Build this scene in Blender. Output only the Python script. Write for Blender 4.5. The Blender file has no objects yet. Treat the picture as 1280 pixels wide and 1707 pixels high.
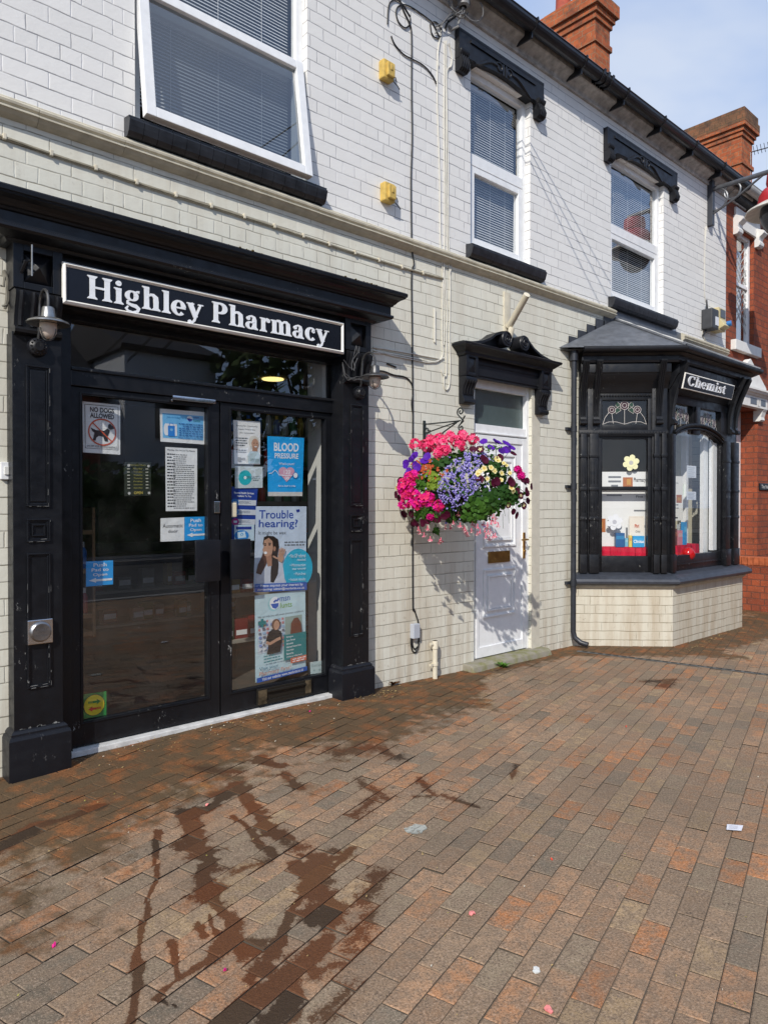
import bpy, bmesh, math, random
from mathutils import Vector, Matrix, noise
from math import radians, sin, cos, pi
random.seed(7)
SC = bpy.context.scene
COL = SC.collection

# ------------------------------------------------------------------ camera, sky, sun, exposure
CAMD, CAMH, FPX, VPX, VPY = 4.08, 1.44, 1183.0, 1950.0, 841.0
_pitch = math.atan((VPY - 853.5) / FPX)
_yaw = math.atan((VPX - 640) / FPX * cos(_pitch))
_F0 = Vector((cos(_yaw), sin(_yaw), 0)); CR = Vector((sin(_yaw), -cos(_yaw), 0)); _U0 = Vector((0, 0, 1))
CF = _F0 * cos(_pitch) + _U0 * sin(_pitch); CU = _U0 * cos(_pitch) - _F0 * sin(_pitch)
CC = Vector((0, -CAMD, CAMH))
cam = bpy.data.cameras.new('camera'); camo = bpy.data.objects.new('camera', cam); COL.objects.link(camo)
cam.sensor_fit = 'VERTICAL'; cam.sensor_height = 36.0; cam.lens = FPX / 1707 * 36
cam.clip_start = 0.05; cam.clip_end = 600
_m = Matrix((CR, CU, -CF)).transposed().to_4x4(); _m.translation = CC
camo.matrix_world = _m
SC.camera = camo

SUNDIR = Vector((1.55, 1.0, -1.35)).normalized()
sun = bpy.data.lights.new('sun', 'SUN'); sun.energy = 3.9; sun.angle = radians(0.5); sun.color = (1.0, 0.945, 0.87)
suno = bpy.data.objects.new('sun', sun); COL.objects.link(suno)
suno.rotation_euler = SUNDIR.to_track_quat('-Z', 'Y').to_euler()
W = bpy.data.worlds.new('World'); SC.world = W; W.use_nodes = True
_n, _l = W.node_tree.nodes, W.node_tree.links
_bg = _n['Background']; _bg.inputs['Strength'].default_value = 0.15
_sky = _n.new('ShaderNodeTexSky'); _sky.sky_type = 'NISHITA'; _sky.sun_disc = False
_sky.sun_elevation = math.asin(-SUNDIR.z); _sky.sun_rotation = math.atan2(-SUNDIR.x, -SUNDIR.y) % (2 * pi)
_sky.air_density = 1.2; _sky.dust_density = 0.8; _sky.ozone_density = 1.5
_tc = _n.new('ShaderNodeTexCoord'); _ns = _n.new('ShaderNodeTexNoise'); _ns.inputs['Scale'].default_value = 1.7
_ns.inputs['Detail'].default_value = 5; _ns.inputs['Roughness'].default_value = 0.55; _ns.inputs['Distortion'].default_value = 0.3
_mp = _n.new('ShaderNodeMapping'); _mp.inputs['Scale'].default_value = (1, 1, 2.2); _mp.inputs['Location'].default_value = (3.1, 0.4, 0.2)
_rp = _n.new('ShaderNodeMapRange'); _rp.inputs['From Min'].default_value = 0.40; _rp.inputs['From Max'].default_value = 0.68
_hz = _n.new('ShaderNodeMix'); _hz.data_type = 'RGBA'; _hz.inputs['A'].default_value = (2.1, 3.15, 5.5, 1); _hz.inputs['B'].default_value = (4.5, 5.0, 6.0, 1)
_mx = _n.new('ShaderNodeMix'); _mx.data_type = 'RGBA'; _mx.inputs['Factor'].default_value = 0.8
_l.new(_tc.outputs['Generated'], _mp.inputs['Vector']); _l.new(_mp.outputs[0], _ns.inputs['Vector'])
_l.new(_ns.outputs['Fac'], _rp.inputs['Value']); _l.new(_rp.outputs[0], _hz.inputs['Factor'])
_l.new(_sky.outputs[0], _mx.inputs['A']); _l.new(_hz.outputs['Result'], _mx.inputs['B']); _l.new(_mx.outputs['Result'], _bg.inputs['Color'])
SC.view_settings.view_transform = 'Standard'; SC.view_settings.look = 'None'
SC.view_settings.exposure = 0.10; SC.view_settings.gamma = 1.0
SC.cycles.max_bounces = 10; SC.cycles.transparent_max_bounces = 16; SC.cycles.sample_clamp_indirect = 6

# ------------------------------------------------------------------ measuring helpers (photo pixel -> point on a real plane)
def ray(u, v): return CF + CR * ((u - 640) / FPX) + CU * ((853.5 - v) / FPX)
def P(u, v, y=0.0):
    d = ray(u, v); return CC + d * ((y - CC.y) / d.y)
def G(u, v, z=0.0):
    d = ray(u, v); return CC + d * ((z - CC.z) / d.z)
def PX(u, v, x):
    d = ray(u, v); return CC + d * ((x - CC.x) / d.x)
def gz(x, y):
    return 0.045 * math.exp(-((x - 2.5) / 1.5) ** 2) * math.exp(-(max(0, -y - 0.1) / 1.0) ** 2)

# ------------------------------------------------------------------ materials
def lin(h):
    h = h.lstrip('#'); o = []
    for i in (0, 2, 4):
        c = int(h[i:i + 2], 16) / 255; o.append(c / 12.92 if c <= 0.04045 else ((c + 0.055) / 1.055) ** 2.4)
    return tuple(o) + (1.0,)
def col(c):
    if isinstance(c, str): return lin(c)
    return tuple(c) + (1.0,) if len(c) == 3 else tuple(c)
class NT:
    def __init__(s, name):
        s.m = bpy.data.materials.new(name); s.m.use_nodes = True; s.t = s.m.node_tree
        s.b = s.t.nodes['Principled BSDF']; s.out = s.t.nodes['Material Output']
    def add(s, kind, **kw):
        n = s.t.nodes.new('ShaderNode' + kind)
        for k, v in kw.items():
            if k in n.inputs: s.set(n.inputs[k], v)
            else: setattr(n, k, v)
        return n
    def set(s, inp, v):
        if hasattr(v, 'links') or isinstance(v, bpy.types.NodeSocket): s.t.links.new(v, inp)
        else: inp.default_value = v
    def math(s, op, a, b=0.0, clamp=False):
        n = s.t.nodes.new('ShaderNodeMath'); n.operation = op; n.use_clamp = clamp
        s.set(n.inputs[0], a); s.set(n.inputs[1], b); return n.outputs[0]
    def ramp(s, fac, stops):
        n = s.t.nodes.new('ShaderNodeValToRGB'); s.set(n.inputs[0], fac); e = n.color_ramp.elements
        while len(e) < len(stops): e.new(0.5)
        for i, (p, c) in enumerate(stops):
            e[i].position = p; e[i].color = (c, c, c, 1) if isinstance(c, (int, float)) else col(c)
        return n.outputs[0]
    def mix(s, fac, a, b, blend='MIX'):
        n = s.t.nodes.new('ShaderNodeMix'); n.data_type = 'RGBA'; n.blend_type = blend
        s.set(n.inputs['Factor'], fac)
        s.set(n.inputs['A'], col(a) if isinstance(a, (str, tuple, list)) else a)
        s.set(n.inputs['B'], col(b) if isinstance(b, (str, tuple, list)) else b)
        return n.outputs['Result']
    def noise(s, scale, detail=4, vec=None, rough=0.55, dist=0.0):
        n = s.add('TexNoise'); n.inputs['Scale'].default_value = scale; n.inputs['Detail'].default_value = detail
        n.inputs['Roughness'].default_value = rough; n.inputs['Distortion'].default_value = dist
        if vec is not None: s.t.links.new(vec, n.inputs['Vector'])
        return n.outputs['Fac']
    def obj(s): return s.add('TexCoord').outputs['Object']
    def uv(s): return s.add('TexCoord').outputs['UV']
    def mapping(s, vec, scale=(1, 1, 1), loc=(0, 0, 0)):
        n = s.add('Mapping'); n.inputs['Scale'].default_value = scale; n.inputs['Location'].default_value = loc
        s.t.links.new(vec, n.inputs['Vector']); return n.outputs[0]
    def bump(s, h, strength=0.3, dist=0.01):
        n = s.add('Bump'); n.inputs['Strength'].default_value = strength; n.inputs['Distance'].default_value = dist
        s.t.links.new(h, n.inputs['Height']); s.t.links.new(n.outputs[0], s.b.inputs['Normal'])
    def P(s, **kw):
        for k, v in kw.items():
            k = k.replace('_', ' ')
            if k == 'Base Color' and isinstance(v, (str, tuple, list)): v = col(v)
            s.set(s.b.inputs[k], v)
        return s.m

_cache = {}
def flat(c, rough=0.6, spec=0.4, name=None, metal=0.0, nz=0.0):
    key = (c, rough, spec, metal, nz)
    if key in _cache: return _cache[key]
    t = NT(name or 'flat_colour')
    base = col(c)
    if nz:
        f = t.noise(14, 5, t.obj()); hi = tuple(min(1, x * (1 + nz)) for x in base[:3]); lo = tuple(x * (1 - nz) for x in base[:3])
        t.P(Base_Color=t.mix(t.ramp(f, [(0.3, 0.0), (0.7, 1.0)]), lo, hi))
    else: t.P(Base_Color=base)
    t.P(Roughness=rough, Metallic=metal, Specular_IOR_Level=spec)
    _cache[key] = t.m; return t.m

def brick_paint(name, base, dirt, joint, streak=0.0, shade=0.06, vshift=0.0):
    t = NT(name); uv = t.mapping(t.uv(), loc=(0.022, vshift, 0))
    wob = t.add('TexNoise'); wob.inputs['Scale'].default_value = 9; wob.inputs['Detail'].default_value = 3; t.t.links.new(uv, wob.inputs['Vector'])
    off = t.add('VectorMath', operation='MULTIPLY_ADD'); t.t.links.new(wob.outputs['Color'], off.inputs[0])
    off.inputs[1].default_value = (0.013, 0.012, 0); t.t.links.new(uv, off.inputs[2])
    br = t.add('TexBrick'); br.offset = 0.5; br.offset_frequency = 2; br.squash = 0.5; br.squash_frequency = 4
    t.t.links.new(off.outputs[0], br.inputs['Vector'])
    for k, v in (('Scale', 1.0), ('Mortar Size', 0.0034), ('Mortar Smooth', 0.55), ('Bias', 0.0), ('Brick Width', 0.232), ('Row Height', 0.0884)):
        br.inputs[k].default_value = v
    br.inputs['Color1'].default_value = (0, 0, 0, 1); br.inputs['Color2'].default_value = (1, 1, 1, 1); br.inputs['Mortar'].default_value = (0.5, 0.5, 0.5, 1)
    b2 = t.add('TexBrick'); b2.offset = 0.5; b2.squash = 0.5; b2.squash_frequency = 4
    t.t.links.new(off.outputs[0], b2.inputs['Vector'])
    for k, v in (('Scale', 1.0), ('Mortar Size', 0.006), ('Mortar Smooth', 1.0), ('Brick Width', 0.232), ('Row Height', 0.0884)):
        b2.inputs[k].default_value = v
    lo = tuple(x * (1 - shade) for x in col(base)[:3])
    c = t.mix(br.outputs['Color'], lo, base)
    big = t.noise(1.3, 5, uv); c = t.mix(t.ramp(big, [(0.35, 0.0), (0.75, 0.22)]), c, dirt)
    if streak:
        st = t.noise(1.0, 6, t.mapping(uv, (9, 0.7, 1)), 0.65)
        sp = t.add('SeparateXYZ'); t.t.links.new(uv, sp.inputs[0])
        lowz = t.ramp(sp.outputs['Y'], [(0.0, 1.0), (0.9, 0.45), (1.0, 0.25)])
        k = t.math('MULTIPLY', t.ramp(st, [(0.42, 0.0), (0.72, streak)]), lowz)
        c = t.mix(k, c, (0.30, 0.20, 0.10))
        sp2 = t.noise(22, 4, uv); c = t.mix(t.math('MULTIPLY', t.ramp(sp2, [(0.62, 0.0), (0.72, 0.55)]), lowz), c, (0.22, 0.17, 0.11))
    brk = t.noise(1.0, 5, t.mapping(uv, (3.5, 11.5, 1)), 0.65)
    sy = t.add('SeparateXYZ'); t.t.links.new(off.outputs[0], sy.inputs[0])
    fr = t.math('FRACT', t.math('DIVIDE', sy.outputs['Y'], 0.0884)); dj = t.math('ABSOLUTE', t.math('SUBTRACT', fr, 0.5))
    hj_shade = t.ramp(dj, [(0.445, 0.0), (0.478, 1.0)]); vj = t.math('MULTIPLY', br.outputs['Fac'], t.math('SUBTRACT', 1.0, t.ramp(dj, [(0.43, 0.0), (0.46, 1.0)])))
    c = t.mix(t.math('MULTIPLY', hj_shade, t.ramp(brk, [(0.36, 0.28), (0.58, 1.0)])), c, joint)  # horizontal joint lines: shade under the brick edges put into the colour
    vn = t.noise(3.1, 3, uv); c = t.mix(t.math('MULTIPLY', vj, t.ramp(vn, [(0.40, 0.12), (0.58, 0.8)])), c, joint)
    c = t.mix(t.math('MULTIPLY', vj, t.ramp(vn, [(0.42, 0.5), (0.55, 0.0)])), c, tuple(min(0.84, x * 1.25) for x in col(base)[:3]))
    pit = t.noise(60, 4, uv); mid = t.noise(14, 4, uv)
    h = t.math('ADD', t.math('MULTIPLY', b2.outputs['Fac'], -0.42), t.math('ADD', t.math('MULTIPLY', pit, 0.14), t.math('MULTIPLY', mid, 0.45)))
    h = t.math('ADD', h, t.math('MULTIPLY', t.add('SeparateColor', Color=br.outputs['Color']).outputs[0], 0.15))
    t.bump(h, 0.55, 0.007)
    return t.P(Base_Color=c, Roughness=0.62, Specular_IOR_Level=0.35)

def red_brick(name, c1, c2, mortar, w=0.225, hgt=0.085, soot=0.35):
    t = NT(name); uv = t.uv()
    br = t.add('TexBrick'); br.offset = 0.5; br.squash = 0.5; br.squash_frequency = 2
    t.t.links.new(uv, br.inputs['Vector'])
    for k, v in (('Scale', 1.0), ('Mortar Size', 0.006), ('Mortar Smooth', 0.2), ('Brick Width', w), ('Row Height', hgt), ('Bias', -0.1)):
        br.inputs[k].default_value = v
    br.inputs['Color1'].default_value = col(c1); br.inputs['Color2'].default_value = col(c2); br.inputs['Mortar'].default_value = col(mortar)
    n1 = t.noise(9, 5, uv); c = t.mix(t.ramp(n1, [(0.35, 0.0), (0.75, 0.55)]), br.outputs['Color'], tuple(x * 0.55 for x in col(c1)[:3]))
    n2 = t.noise(70, 3, uv); c = t.mix(t.ramp(n2, [(0.58, 0.0), (0.72, 0.35)]), c, (0.5, 0.38, 0.28)); n4 = t.noise(3.2, 6, uv, 0.7); c = t.mix(t.ramp(n4, [(0.45, 0.0), (0.62, soot)]), c, (0.075, 0.045, 0.032))
    h = t.math('ADD', t.math('MULTIPLY', br.outputs['Fac'], -1.0), t.math('MULTIPLY', n2, 0.35))
    t.bump(h, 0.9, 0.006)
    return t.P(Base_Color=c, Roughness=0.85, Specular_IOR_Level=0.25)

def black_paint(name, c=(0.0045, 0.0050, 0.0066), chips=0.9, rough=0.34):
    t = NT(name); v = t.obj()
    g = t.noise(3, 4, v); base = t.mix(g, c, tuple(x * 1.6 for x in c))
    m1 = t.noise(3.5, 3, v); m2 = t.noise(42, 6, t.mapping(v, (1, 1, 0.4)), 0.8)
    f = t.math('MULTIPLY', t.ramp(m1, [(0.55, 0.0), (0.68, 1.0)]), t.ramp(m2, [(0.61, 0.0), (0.645, chips)]))
    dst = t.noise(1.6, 5, v); base = t.mix(t.ramp(dst, [(0.5, 0.0), (0.8, 0.22)]), base, (0.035, 0.032, 0.028))
    base = t.mix(f, base, (0.45, 0.45, 0.42))
    r = t.ramp(t.noise(16, 4, v), [(0.3, rough - 0.06), (0.8, rough + 0.2)])
    grain = t.noise(24, 5, t.mapping(v, (0.35, 1, 1)))
    t.bump(grain, 0.22, 0.004)
    return t.P(Base_Color=base, Roughness=r, Specular_IOR_Level=0.38)

def glass(name, tint=(0.9, 0.93, 0.92), gain=1.5, rough=0.0, bumpy=0.0, dirt=0.0, wav=0.0):
    t = NT(name); t.t.nodes.remove(t.b)
    tr = t.add('BsdfTransparent'); tr.inputs[0].default_value = col(tint)
    gl = t.add('BsdfGlossy'); gl.inputs['Roughness'].default_value = rough; gl.inputs['Color'].default_value = (1, 1, 1, 1)
    ge = t.add('NewGeometry'); dt = t.add('VectorMath', operation='DOT_PRODUCT'); t.t.links.new(ge.outputs['Incoming'], dt.inputs[0]); t.t.links.new(ge.outputs['Normal'], dt.inputs[1])
    one = t.math('SUBTRACT', 1.0, t.math('ABSOLUTE', dt.outputs['Value'])); fres = t.math('ADD', 0.042, t.math('MULTIPLY', t.math('POWER', one, 5.0), 0.958))
    if bumpy or wav:
        b = t.add('Bump'); b.inputs['Strength'].default_value = bumpy or wav; b.inputs['Distance'].default_value = 0.003 if bumpy else 0.02
        t.t.links.new(t.noise(45 if bumpy else 1.6, 2, t.obj(), dist=2.0 if bumpy else 0.0), b.inputs['Height'])
        t.t.links.new(b.outputs[0], gl.inputs['Normal'])
    mx = t.add('MixShader'); t.t.links.new(t.math('MULTIPLY', fres, gain, True), mx.inputs[0])
    t.t.links.new(tr.outputs[0], mx.inputs[1]); t.t.links.new(gl.outputs[0], mx.inputs[2])
    last = mx.outputs[0]
    if dirt:
        df = t.add('BsdfDiffuse'); df.inputs[0].default_value = (0.5, 0.5, 0.47, 1)
        v = t.obj(); sp = t.noise(90, 3, v); pt = t.noise(2.5, 4, v)
        k = t.math('MULTIPLY', t.ramp(sp, [(0.68, 0.0), (0.74, 1.0)]), t.ramp(pt, [(0.45, 0.0), (0.7, dirt)]))
        k = t.math('ADD', k, t.math('MULTIPLY', t.ramp(t.noise(5, 6, v), [(0.4, 0.0), (0.8, 1.0)]), dirt * 0.10))
        m2 = t.add('MixShader'); t.t.links.new(k, m2.inputs[0]); t.t.links.new(last, m2.inputs[1]); t.t.links.new(df.outputs[0], m2.inputs[2])
        last = m2.outputs[0]
    t.t.links.new(last, t.out.inputs['Surface']); return t.m

WHITE_BRICK = brick_paint('white_painted_brick', (0.775, 0.765, 0.735), (0.70, 0.69, 0.66), (0.25, 0.25, 0.26), vshift=0.02)
BEIGE_BRICK = brick_paint('beige_painted_brick', (0.715, 0.70, 0.60), (0.60, 0.58, 0.485), (0.26, 0.24, 0.185), streak=0.8, vshift=0.02)
BAY_BRICK = brick_paint('cream_painted_brick', (0.58, 0.55, 0.455), (0.50, 0.45, 0.36), (0.19, 0.16, 0.10), streak=0.8, vshift=0.02)
RED_BRICK = red_brick('red_brick', (0.36, 0.085, 0.035), (0.25, 0.055, 0.028), (0.13, 0.06, 0.045))
STACK_BRICK = red_brick('orange_stack_brick', (0.50, 0.135, 0.045), (0.36, 0.085, 0.032), (0.33, 0.22, 0.13), hgt=0.088, soot=0.7)
CAP_BRICK = red_brick('weathered_cap_brick', (0.24, 0.105, 0.05), (0.15, 0.085, 0.045), (0.10, 0.085, 0.05), hgt=0.088, soot=0.8)
BLACK = black_paint('black_gloss_paint')
BLACK_CLEAN = black_paint('black_paint_clean', (0.0058, 0.0064, 0.0088), 0.3, 0.40)
BLACK_WORN = black_paint('worn_black_paint', chips=0.9)
PVC = flat((0.78, 0.79, 0.79), 0.28, 0.5, 'white_upvc', nz=0.06)
PVC_DULL = flat((0.66, 0.66, 0.62), 0.4, 0.4, 'aged_white_upvc', nz=0.06)
CREAM_STONE = flat((0.50, 0.46, 0.36), 0.6, 0.3, 'cream_painted_stone', nz=0.16)
CREAM_PLASTIC = flat((0.60, 0.55, 0.43), 0.5, 0.4, 'cream_paint_plastic', nz=0.12)
LEAD = flat((0.10, 0.108, 0.122), 0.42, 0.5, 'grey_lead', nz=0.25)
SILLTILE = flat((0.022, 0.024, 0.029), 0.38, 0.5, 'black_tile_paint', nz=0.4)
BAYSILL = flat((0.035, 0.040, 0.052), 0.42, 0.5, 'dark_slate_paint', nz=0.25)
GUTTER_M = flat((0.012, 0.013, 0.016), 0.35, 0.5, 'black_gutter_plastic', nz=0.3)
SOFFIT = flat((0.42, 0.41, 0.39), 0.7, 0.3, 'weathered_grey_paint', nz=0.35)
METAL = flat((0.32, 0.32, 0.31), 0.32, 0.5, 'galvanised_metal', 0.9, nz=0.3)
DARKMETAL = flat((0.10, 0.10, 0.10), 0.42, 0.5, 'dark_metal', 0.7, nz=0.3)
CHROME = flat((0.62, 0.62, 0.63), 0.22, 0.5, 'brushed_steel', 1.0, nz=0.1)
BRASS = flat((0.58, 0.36, 0.12), 0.3, 0.5, 'brass', 1.0, nz=0.15)
IRON = flat((0.018, 0.024, 0.023), 0.45, 0.5, 'painted_iron', nz=0.4)
CABLE = flat((0.012, 0.012, 0.013), 0.5, 0.4, 'black_cable')
CABLE_W = flat((0.62, 0.60, 0.53), 0.5, 0.4, 'painted_cable', nz=0.1)
STONE = None
GLASS_SHOP = glass('shop_glass', (0.96, 0.97, 0.965), 2.7, dirt=0.25)
GLASS_BAY = glass('bay_glass', (0.97, 0.98, 0.975), 1.3, dirt=0.15)
GLASS_WIN = glass('window_glass', (0.90, 0.92, 0.93), 3.2, dirt=0.12, wav=0.02)
GLASS_SASH = glass('sash_glass', (0.46, 0.50, 0.53), 4.2, dirt=0.12, wav=0.02)
GLASS_OBS = glass('obscured_glass', (0.30, 0.36, 0.36), 1.8, 0.08, 0.8)
GLASS_JAR = flat((0.55, 0.47, 0.40), 0.35, 0.5, 'frosted_glass', nz=0.1)
BLIND = flat((0.70, 0.70, 0.69), 0.5, 0.4, 'blind_slat')
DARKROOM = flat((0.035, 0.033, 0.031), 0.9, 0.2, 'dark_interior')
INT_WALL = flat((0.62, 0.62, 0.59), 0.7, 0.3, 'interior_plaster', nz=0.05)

# ------------------------------------------------------------------ mesh building
class MB:
    def __init__(s, m=None): s.v, s.f, s.mi, s.sm, s.m, s.i = [], [], [], [], m, 0
    def add(s, vs, fs, smooth=False):
        o = len(s.v)
        for p in vs:
            p = Vector(p); s.v.append(s.m @ p if s.m else p)
        for f in fs: s.f.append([o + k for k in f]); s.mi.append(s.i); s.sm.append(smooth)
    def box(s, x0, x1, y0, y1, z0, z1):
        s.add([(x0, y0, z0), (x1, y0, z0), (x1, y1, z0), (x0, y1, z0), (x0, y0, z1), (x1, y0, z1), (x1, y1, z1), (x0, y1, z1)],
              [(0, 3, 2, 1), (4, 5, 6, 7), (0, 1, 5, 4), (1, 2, 6, 5), (2, 3, 7, 6), (3, 0, 4, 7)])
        return s
    def quad(s, a, b, c, d): s.add([a, b, c, d], [(0, 1, 2, 3)]); return s
    def poly(s, pts): s.add(pts, [tuple(range(len(pts)))]); return s
    def prism(s, prof, a0, a1, axis='x'):      # prof (p,q): x-> (y,z) ; y-> (x,z) ; z-> (x,y)
        n = len(prof)
        f = {'x': lambda p, q, a: (a, p, q), 'y': lambda p, q, a: (p, a, q), 'z': lambda p, q, a: (p, q, a)}[axis]
        vs = [f(p, q, a0) for p, q in prof] + [f(p, q, a1) for p, q in prof]
        s.add(vs, [tuple(range(n)), tuple(range(2 * n - 1, n - 1, -1))] + [(i, i + n, (i + 1) % n + n, (i + 1) % n) for i in range(n)])
        return s
    def tube(s, pts, r, n=8, cap=True):
        pts = [Vector(p) for p in pts]; rings = []; up = None
        for i, p in enumerate(pts):
            t = (pts[min(i + 1, len(pts) - 1)] - pts[max(i - 1, 0)])
            if t.length < 1e-9: t = Vector((0, 0, 1))
            t.normalize()
            if up is None: up = Vector((0, 0, 1)) if abs(t.z) < 0.9 else Vector((1, 0, 0))
            a = up - t * up.dot(t)
            if a.length < 1e-6: a = t.orthogonal()
            a.normalize(); up = a; b = t.cross(a); rr = r[i] if isinstance(r, (list, tuple)) else r
            rings.append([p + a * (rr * cos(2 * pi * k / n)) + b * (rr * sin(2 * pi * k / n)) for k in range(n)])
        vs = [q for g in rings for q in g]; fs = []
        for i in range(len(pts) - 1):
            for k in range(n): fs.append((i * n + k, i * n + (k + 1) % n, (i + 1) * n + (k + 1) % n, (i + 1) * n + k))
        s.add(vs, fs, True)
        if cap: s.add(rings[0], [tuple(range(n - 1, -1, -1))]); s.add(rings[-1], [tuple(range(n))])
        return s
    def lathe(s, prof, c, n=24, axis='z', a0=0, a1=2 * pi):
        c = Vector(c); vs = []; full = abs(a1 - a0 - 2 * pi) < 1e-6; m = n if full else n + 1
        for r, h in prof:
            for k in range(m):
                a = a0 + (a1 - a0) * k / n; u, w = r * cos(a), r * sin(a)
                vs.append(c + (Vector((u, w, h)) if axis == 'z' else Vector((u, h, w)) if axis == 'y' else Vector((h, u, w))))
        fs = []
        for i in range(len(prof) - 1):
            for k in range(n): fs.append((i * m + k, i * m + (k + 1) % m, (i + 1) * m + (k + 1) % m, (i + 1) * m + k))
        s.add(vs, fs, True); return s
    def mould(s, path, prof, closed=False):     # path of (x,y), prof of (outward, z), mitred corners
        n = len(path); P2 = [Vector(p) for p in path]; offs = []
        for i in range(n):
            ns = []
            for a, b in ((i - 1, i), (i, i + 1)):
                if 0 <= a and b < n:
                    d = (P2[b] - P2[a]).normalized(); ns.append(Vector((d.y, -d.x)))
            offs.append(ns[0] if len(ns) == 1 else (ns[0] + ns[1]) / (1 + ns[0].dot(ns[1])))
        k = len(prof); vs = [(P2[i].x + offs[i].x * o, P2[i].y + offs[i].y * o, z) for i in range(n) for o, z in prof]
        fs = [(i * k + j, (i + 1) * k + j, (i + 1) * k + j + 1, i * k + j + 1) for i in range(n - 1) for j in range(k - 1)]
        s.add(vs, fs)
        s.add(vs[:k], [tuple(range(k))]); s.add(vs[-k:], [tuple(range(k - 1, -1, -1))]); return s
    def ring(s, x0, x1, z0, z1, gx0, gx1, gz0, gz1, y0, y1):     # rectangular frame with a hole
        s.box(x0, gx0, y0, y1, z0, z1).box(gx1, x1, y0, y1, z0, z1)
        s.box(gx0, gx1, y0 + 5e-4, y1, z0, gz0).box(gx0, gx1, y0 + 5e-4, y1, gz1, z1); return s
    def build(s, name, mats, parent=None, bevel=0.0, label=None, sharp=0.6):
        if not isinstance(mats, (list, tuple)): mats = [mats]
        root = parent
        while root is not None and root.parent is not None: root = root.parent
        org = Vector(root.location) if root is not None else Vector((0, 0, 0))
        if root is None:
            xs = [p.x for p in s.v]; ys = [p.y for p in s.v]; zs = [p.z for p in s.v]
            org = Vector(((min(xs) + max(xs)) / 2, (min(ys) + max(ys)) / 2, min(zs)))
        me = bpy.data.meshes.new(name); me.from_pydata([p - org for p in s.v], [], s.f)
        for m in mats: me.materials.append(m)
        me.polygons.foreach_set('material_index', s.mi); me.polygons.foreach_set('use_smooth', s.sm)
        if bevel:
            bm = bmesh.new(); bm.from_mesh(me); bmesh.ops.remove_doubles(bm, verts=bm.verts, dist=1e-5)
            es = [e for e in bm.edges if len(e.link_faces) == 2 and e.calc_face_angle(0) > 0.5]
            bmesh.ops.bevel(bm, geom=es, offset=bevel, segments=2, affect='EDGES', clamp_overlap=True, profile=0.6)
            bm.to_mesh(me); bm.free()
        me.validate()
        uv = me.uv_layers.new(name='UVMap'); buf = [0.0] * (2 * len(me.loops)); vv = me.vertices
        for p in me.polygons:
            nx, ny, nz = p.normal
            if abs(nz) > 0.75: tx, ty = 1.0, 0.0
            else:
                l = math.hypot(nx, ny); tx, ty = -ny / l, nx / l
                if abs(ny) * 1.0001 >= abs(nx):
                    if tx < 0: tx, ty = -tx, -ty
                elif ty < 0: tx, ty = -tx, -ty
            for li in p.loop_indices:
                q = vv[me.loops[li].vertex_index].co + org
                buf[2 * li] = q.x * tx + q.y * ty; buf[2 * li + 1] = q.y if abs(nz) > 0.75 else q.z
        uv.data.foreach_set('uv', buf)
        if any(s.sm): me.set_sharp_from_angle(angle=sharp)
        o = bpy.data.objects.new(name, me); COL.objects.link(o)
        if parent is not None: o.parent = parent
        else: o.location = org
        if label: o['label'] = label
        return o

def tag(o, label, cat, group=None, kind=None):
    o['label'] = label; o['category'] = cat
    if group: o['group'] = group
    if kind: o['kind'] = kind
    return o
def thing(name, label, cat, loc, group=None):
    o = bpy.data.objects.new(name, None); COL.objects.link(o); o.location = Vector(loc); o.empty_display_size = 0.1
    return tag(o, label, cat, group)
def struct(o, kind='structure'): o['kind'] = kind; return o
def wallgrid(mb, x0, x1, z0, z1, holes, y, depth):
    xs = sorted({x0, x1, *[h[0] for h in holes], *[h[1] for h in holes]}); zs = sorted({z0, z1, *[h[2] for h in holes], *[h[3] for h in holes]})
    xs = [x for x in xs if x0 <= x <= x1]; zs = [z for z in zs if z0 <= z <= z1]
    for a, b in zip(xs, xs[1:]):
        for c, d in zip(zs, zs[1:]):
            cx, cz = (a + b) / 2, (c + d) / 2
            if any(h[0] < cx < h[1] and h[2] < cz < h[3] for h in holes): continue
            mb.quad((a, y, c), (b, y, c), (b, y, d), (a, y, d))
    for h in holes:
        a, b, c, d = h; c = max(c, z0); d = min(d, z1)
        mb.quad((a, y, c), (a, y + depth, c), (a, y + depth, d), (a, y, d)); mb.quad((b, y, c), (b, y, d), (b, y + depth, d), (b, y + depth, c))
        if d < z1: mb.quad((a, y, d), (b, y, d), (b, y + depth, d), (a, y + depth, d))
        if c > z0: mb.quad((a, y, c), (a, y + depth, c), (b, y + depth, c), (b, y, c))
def face_matrix(o, t, n):                      # local x along the face, -y outwards, z up
    t = Vector((t[0], t[1], 0)).normalized(); n = Vector((n[0], n[1], 0)).normalized()
    m = Matrix((t, -n, Vector((0, 0, 1)))).transposed().to_4x4(); m.translation = Vector(o); return m
def arcpts(cx, cy, rx, ry, a0, a1, n): return [(cx + rx * cos(radians(a0 + (a1 - a0) * i / n)), cy + ry * sin(radians(a0 + (a1 - a0) * i / n))) for i in range(n + 1)]

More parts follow.
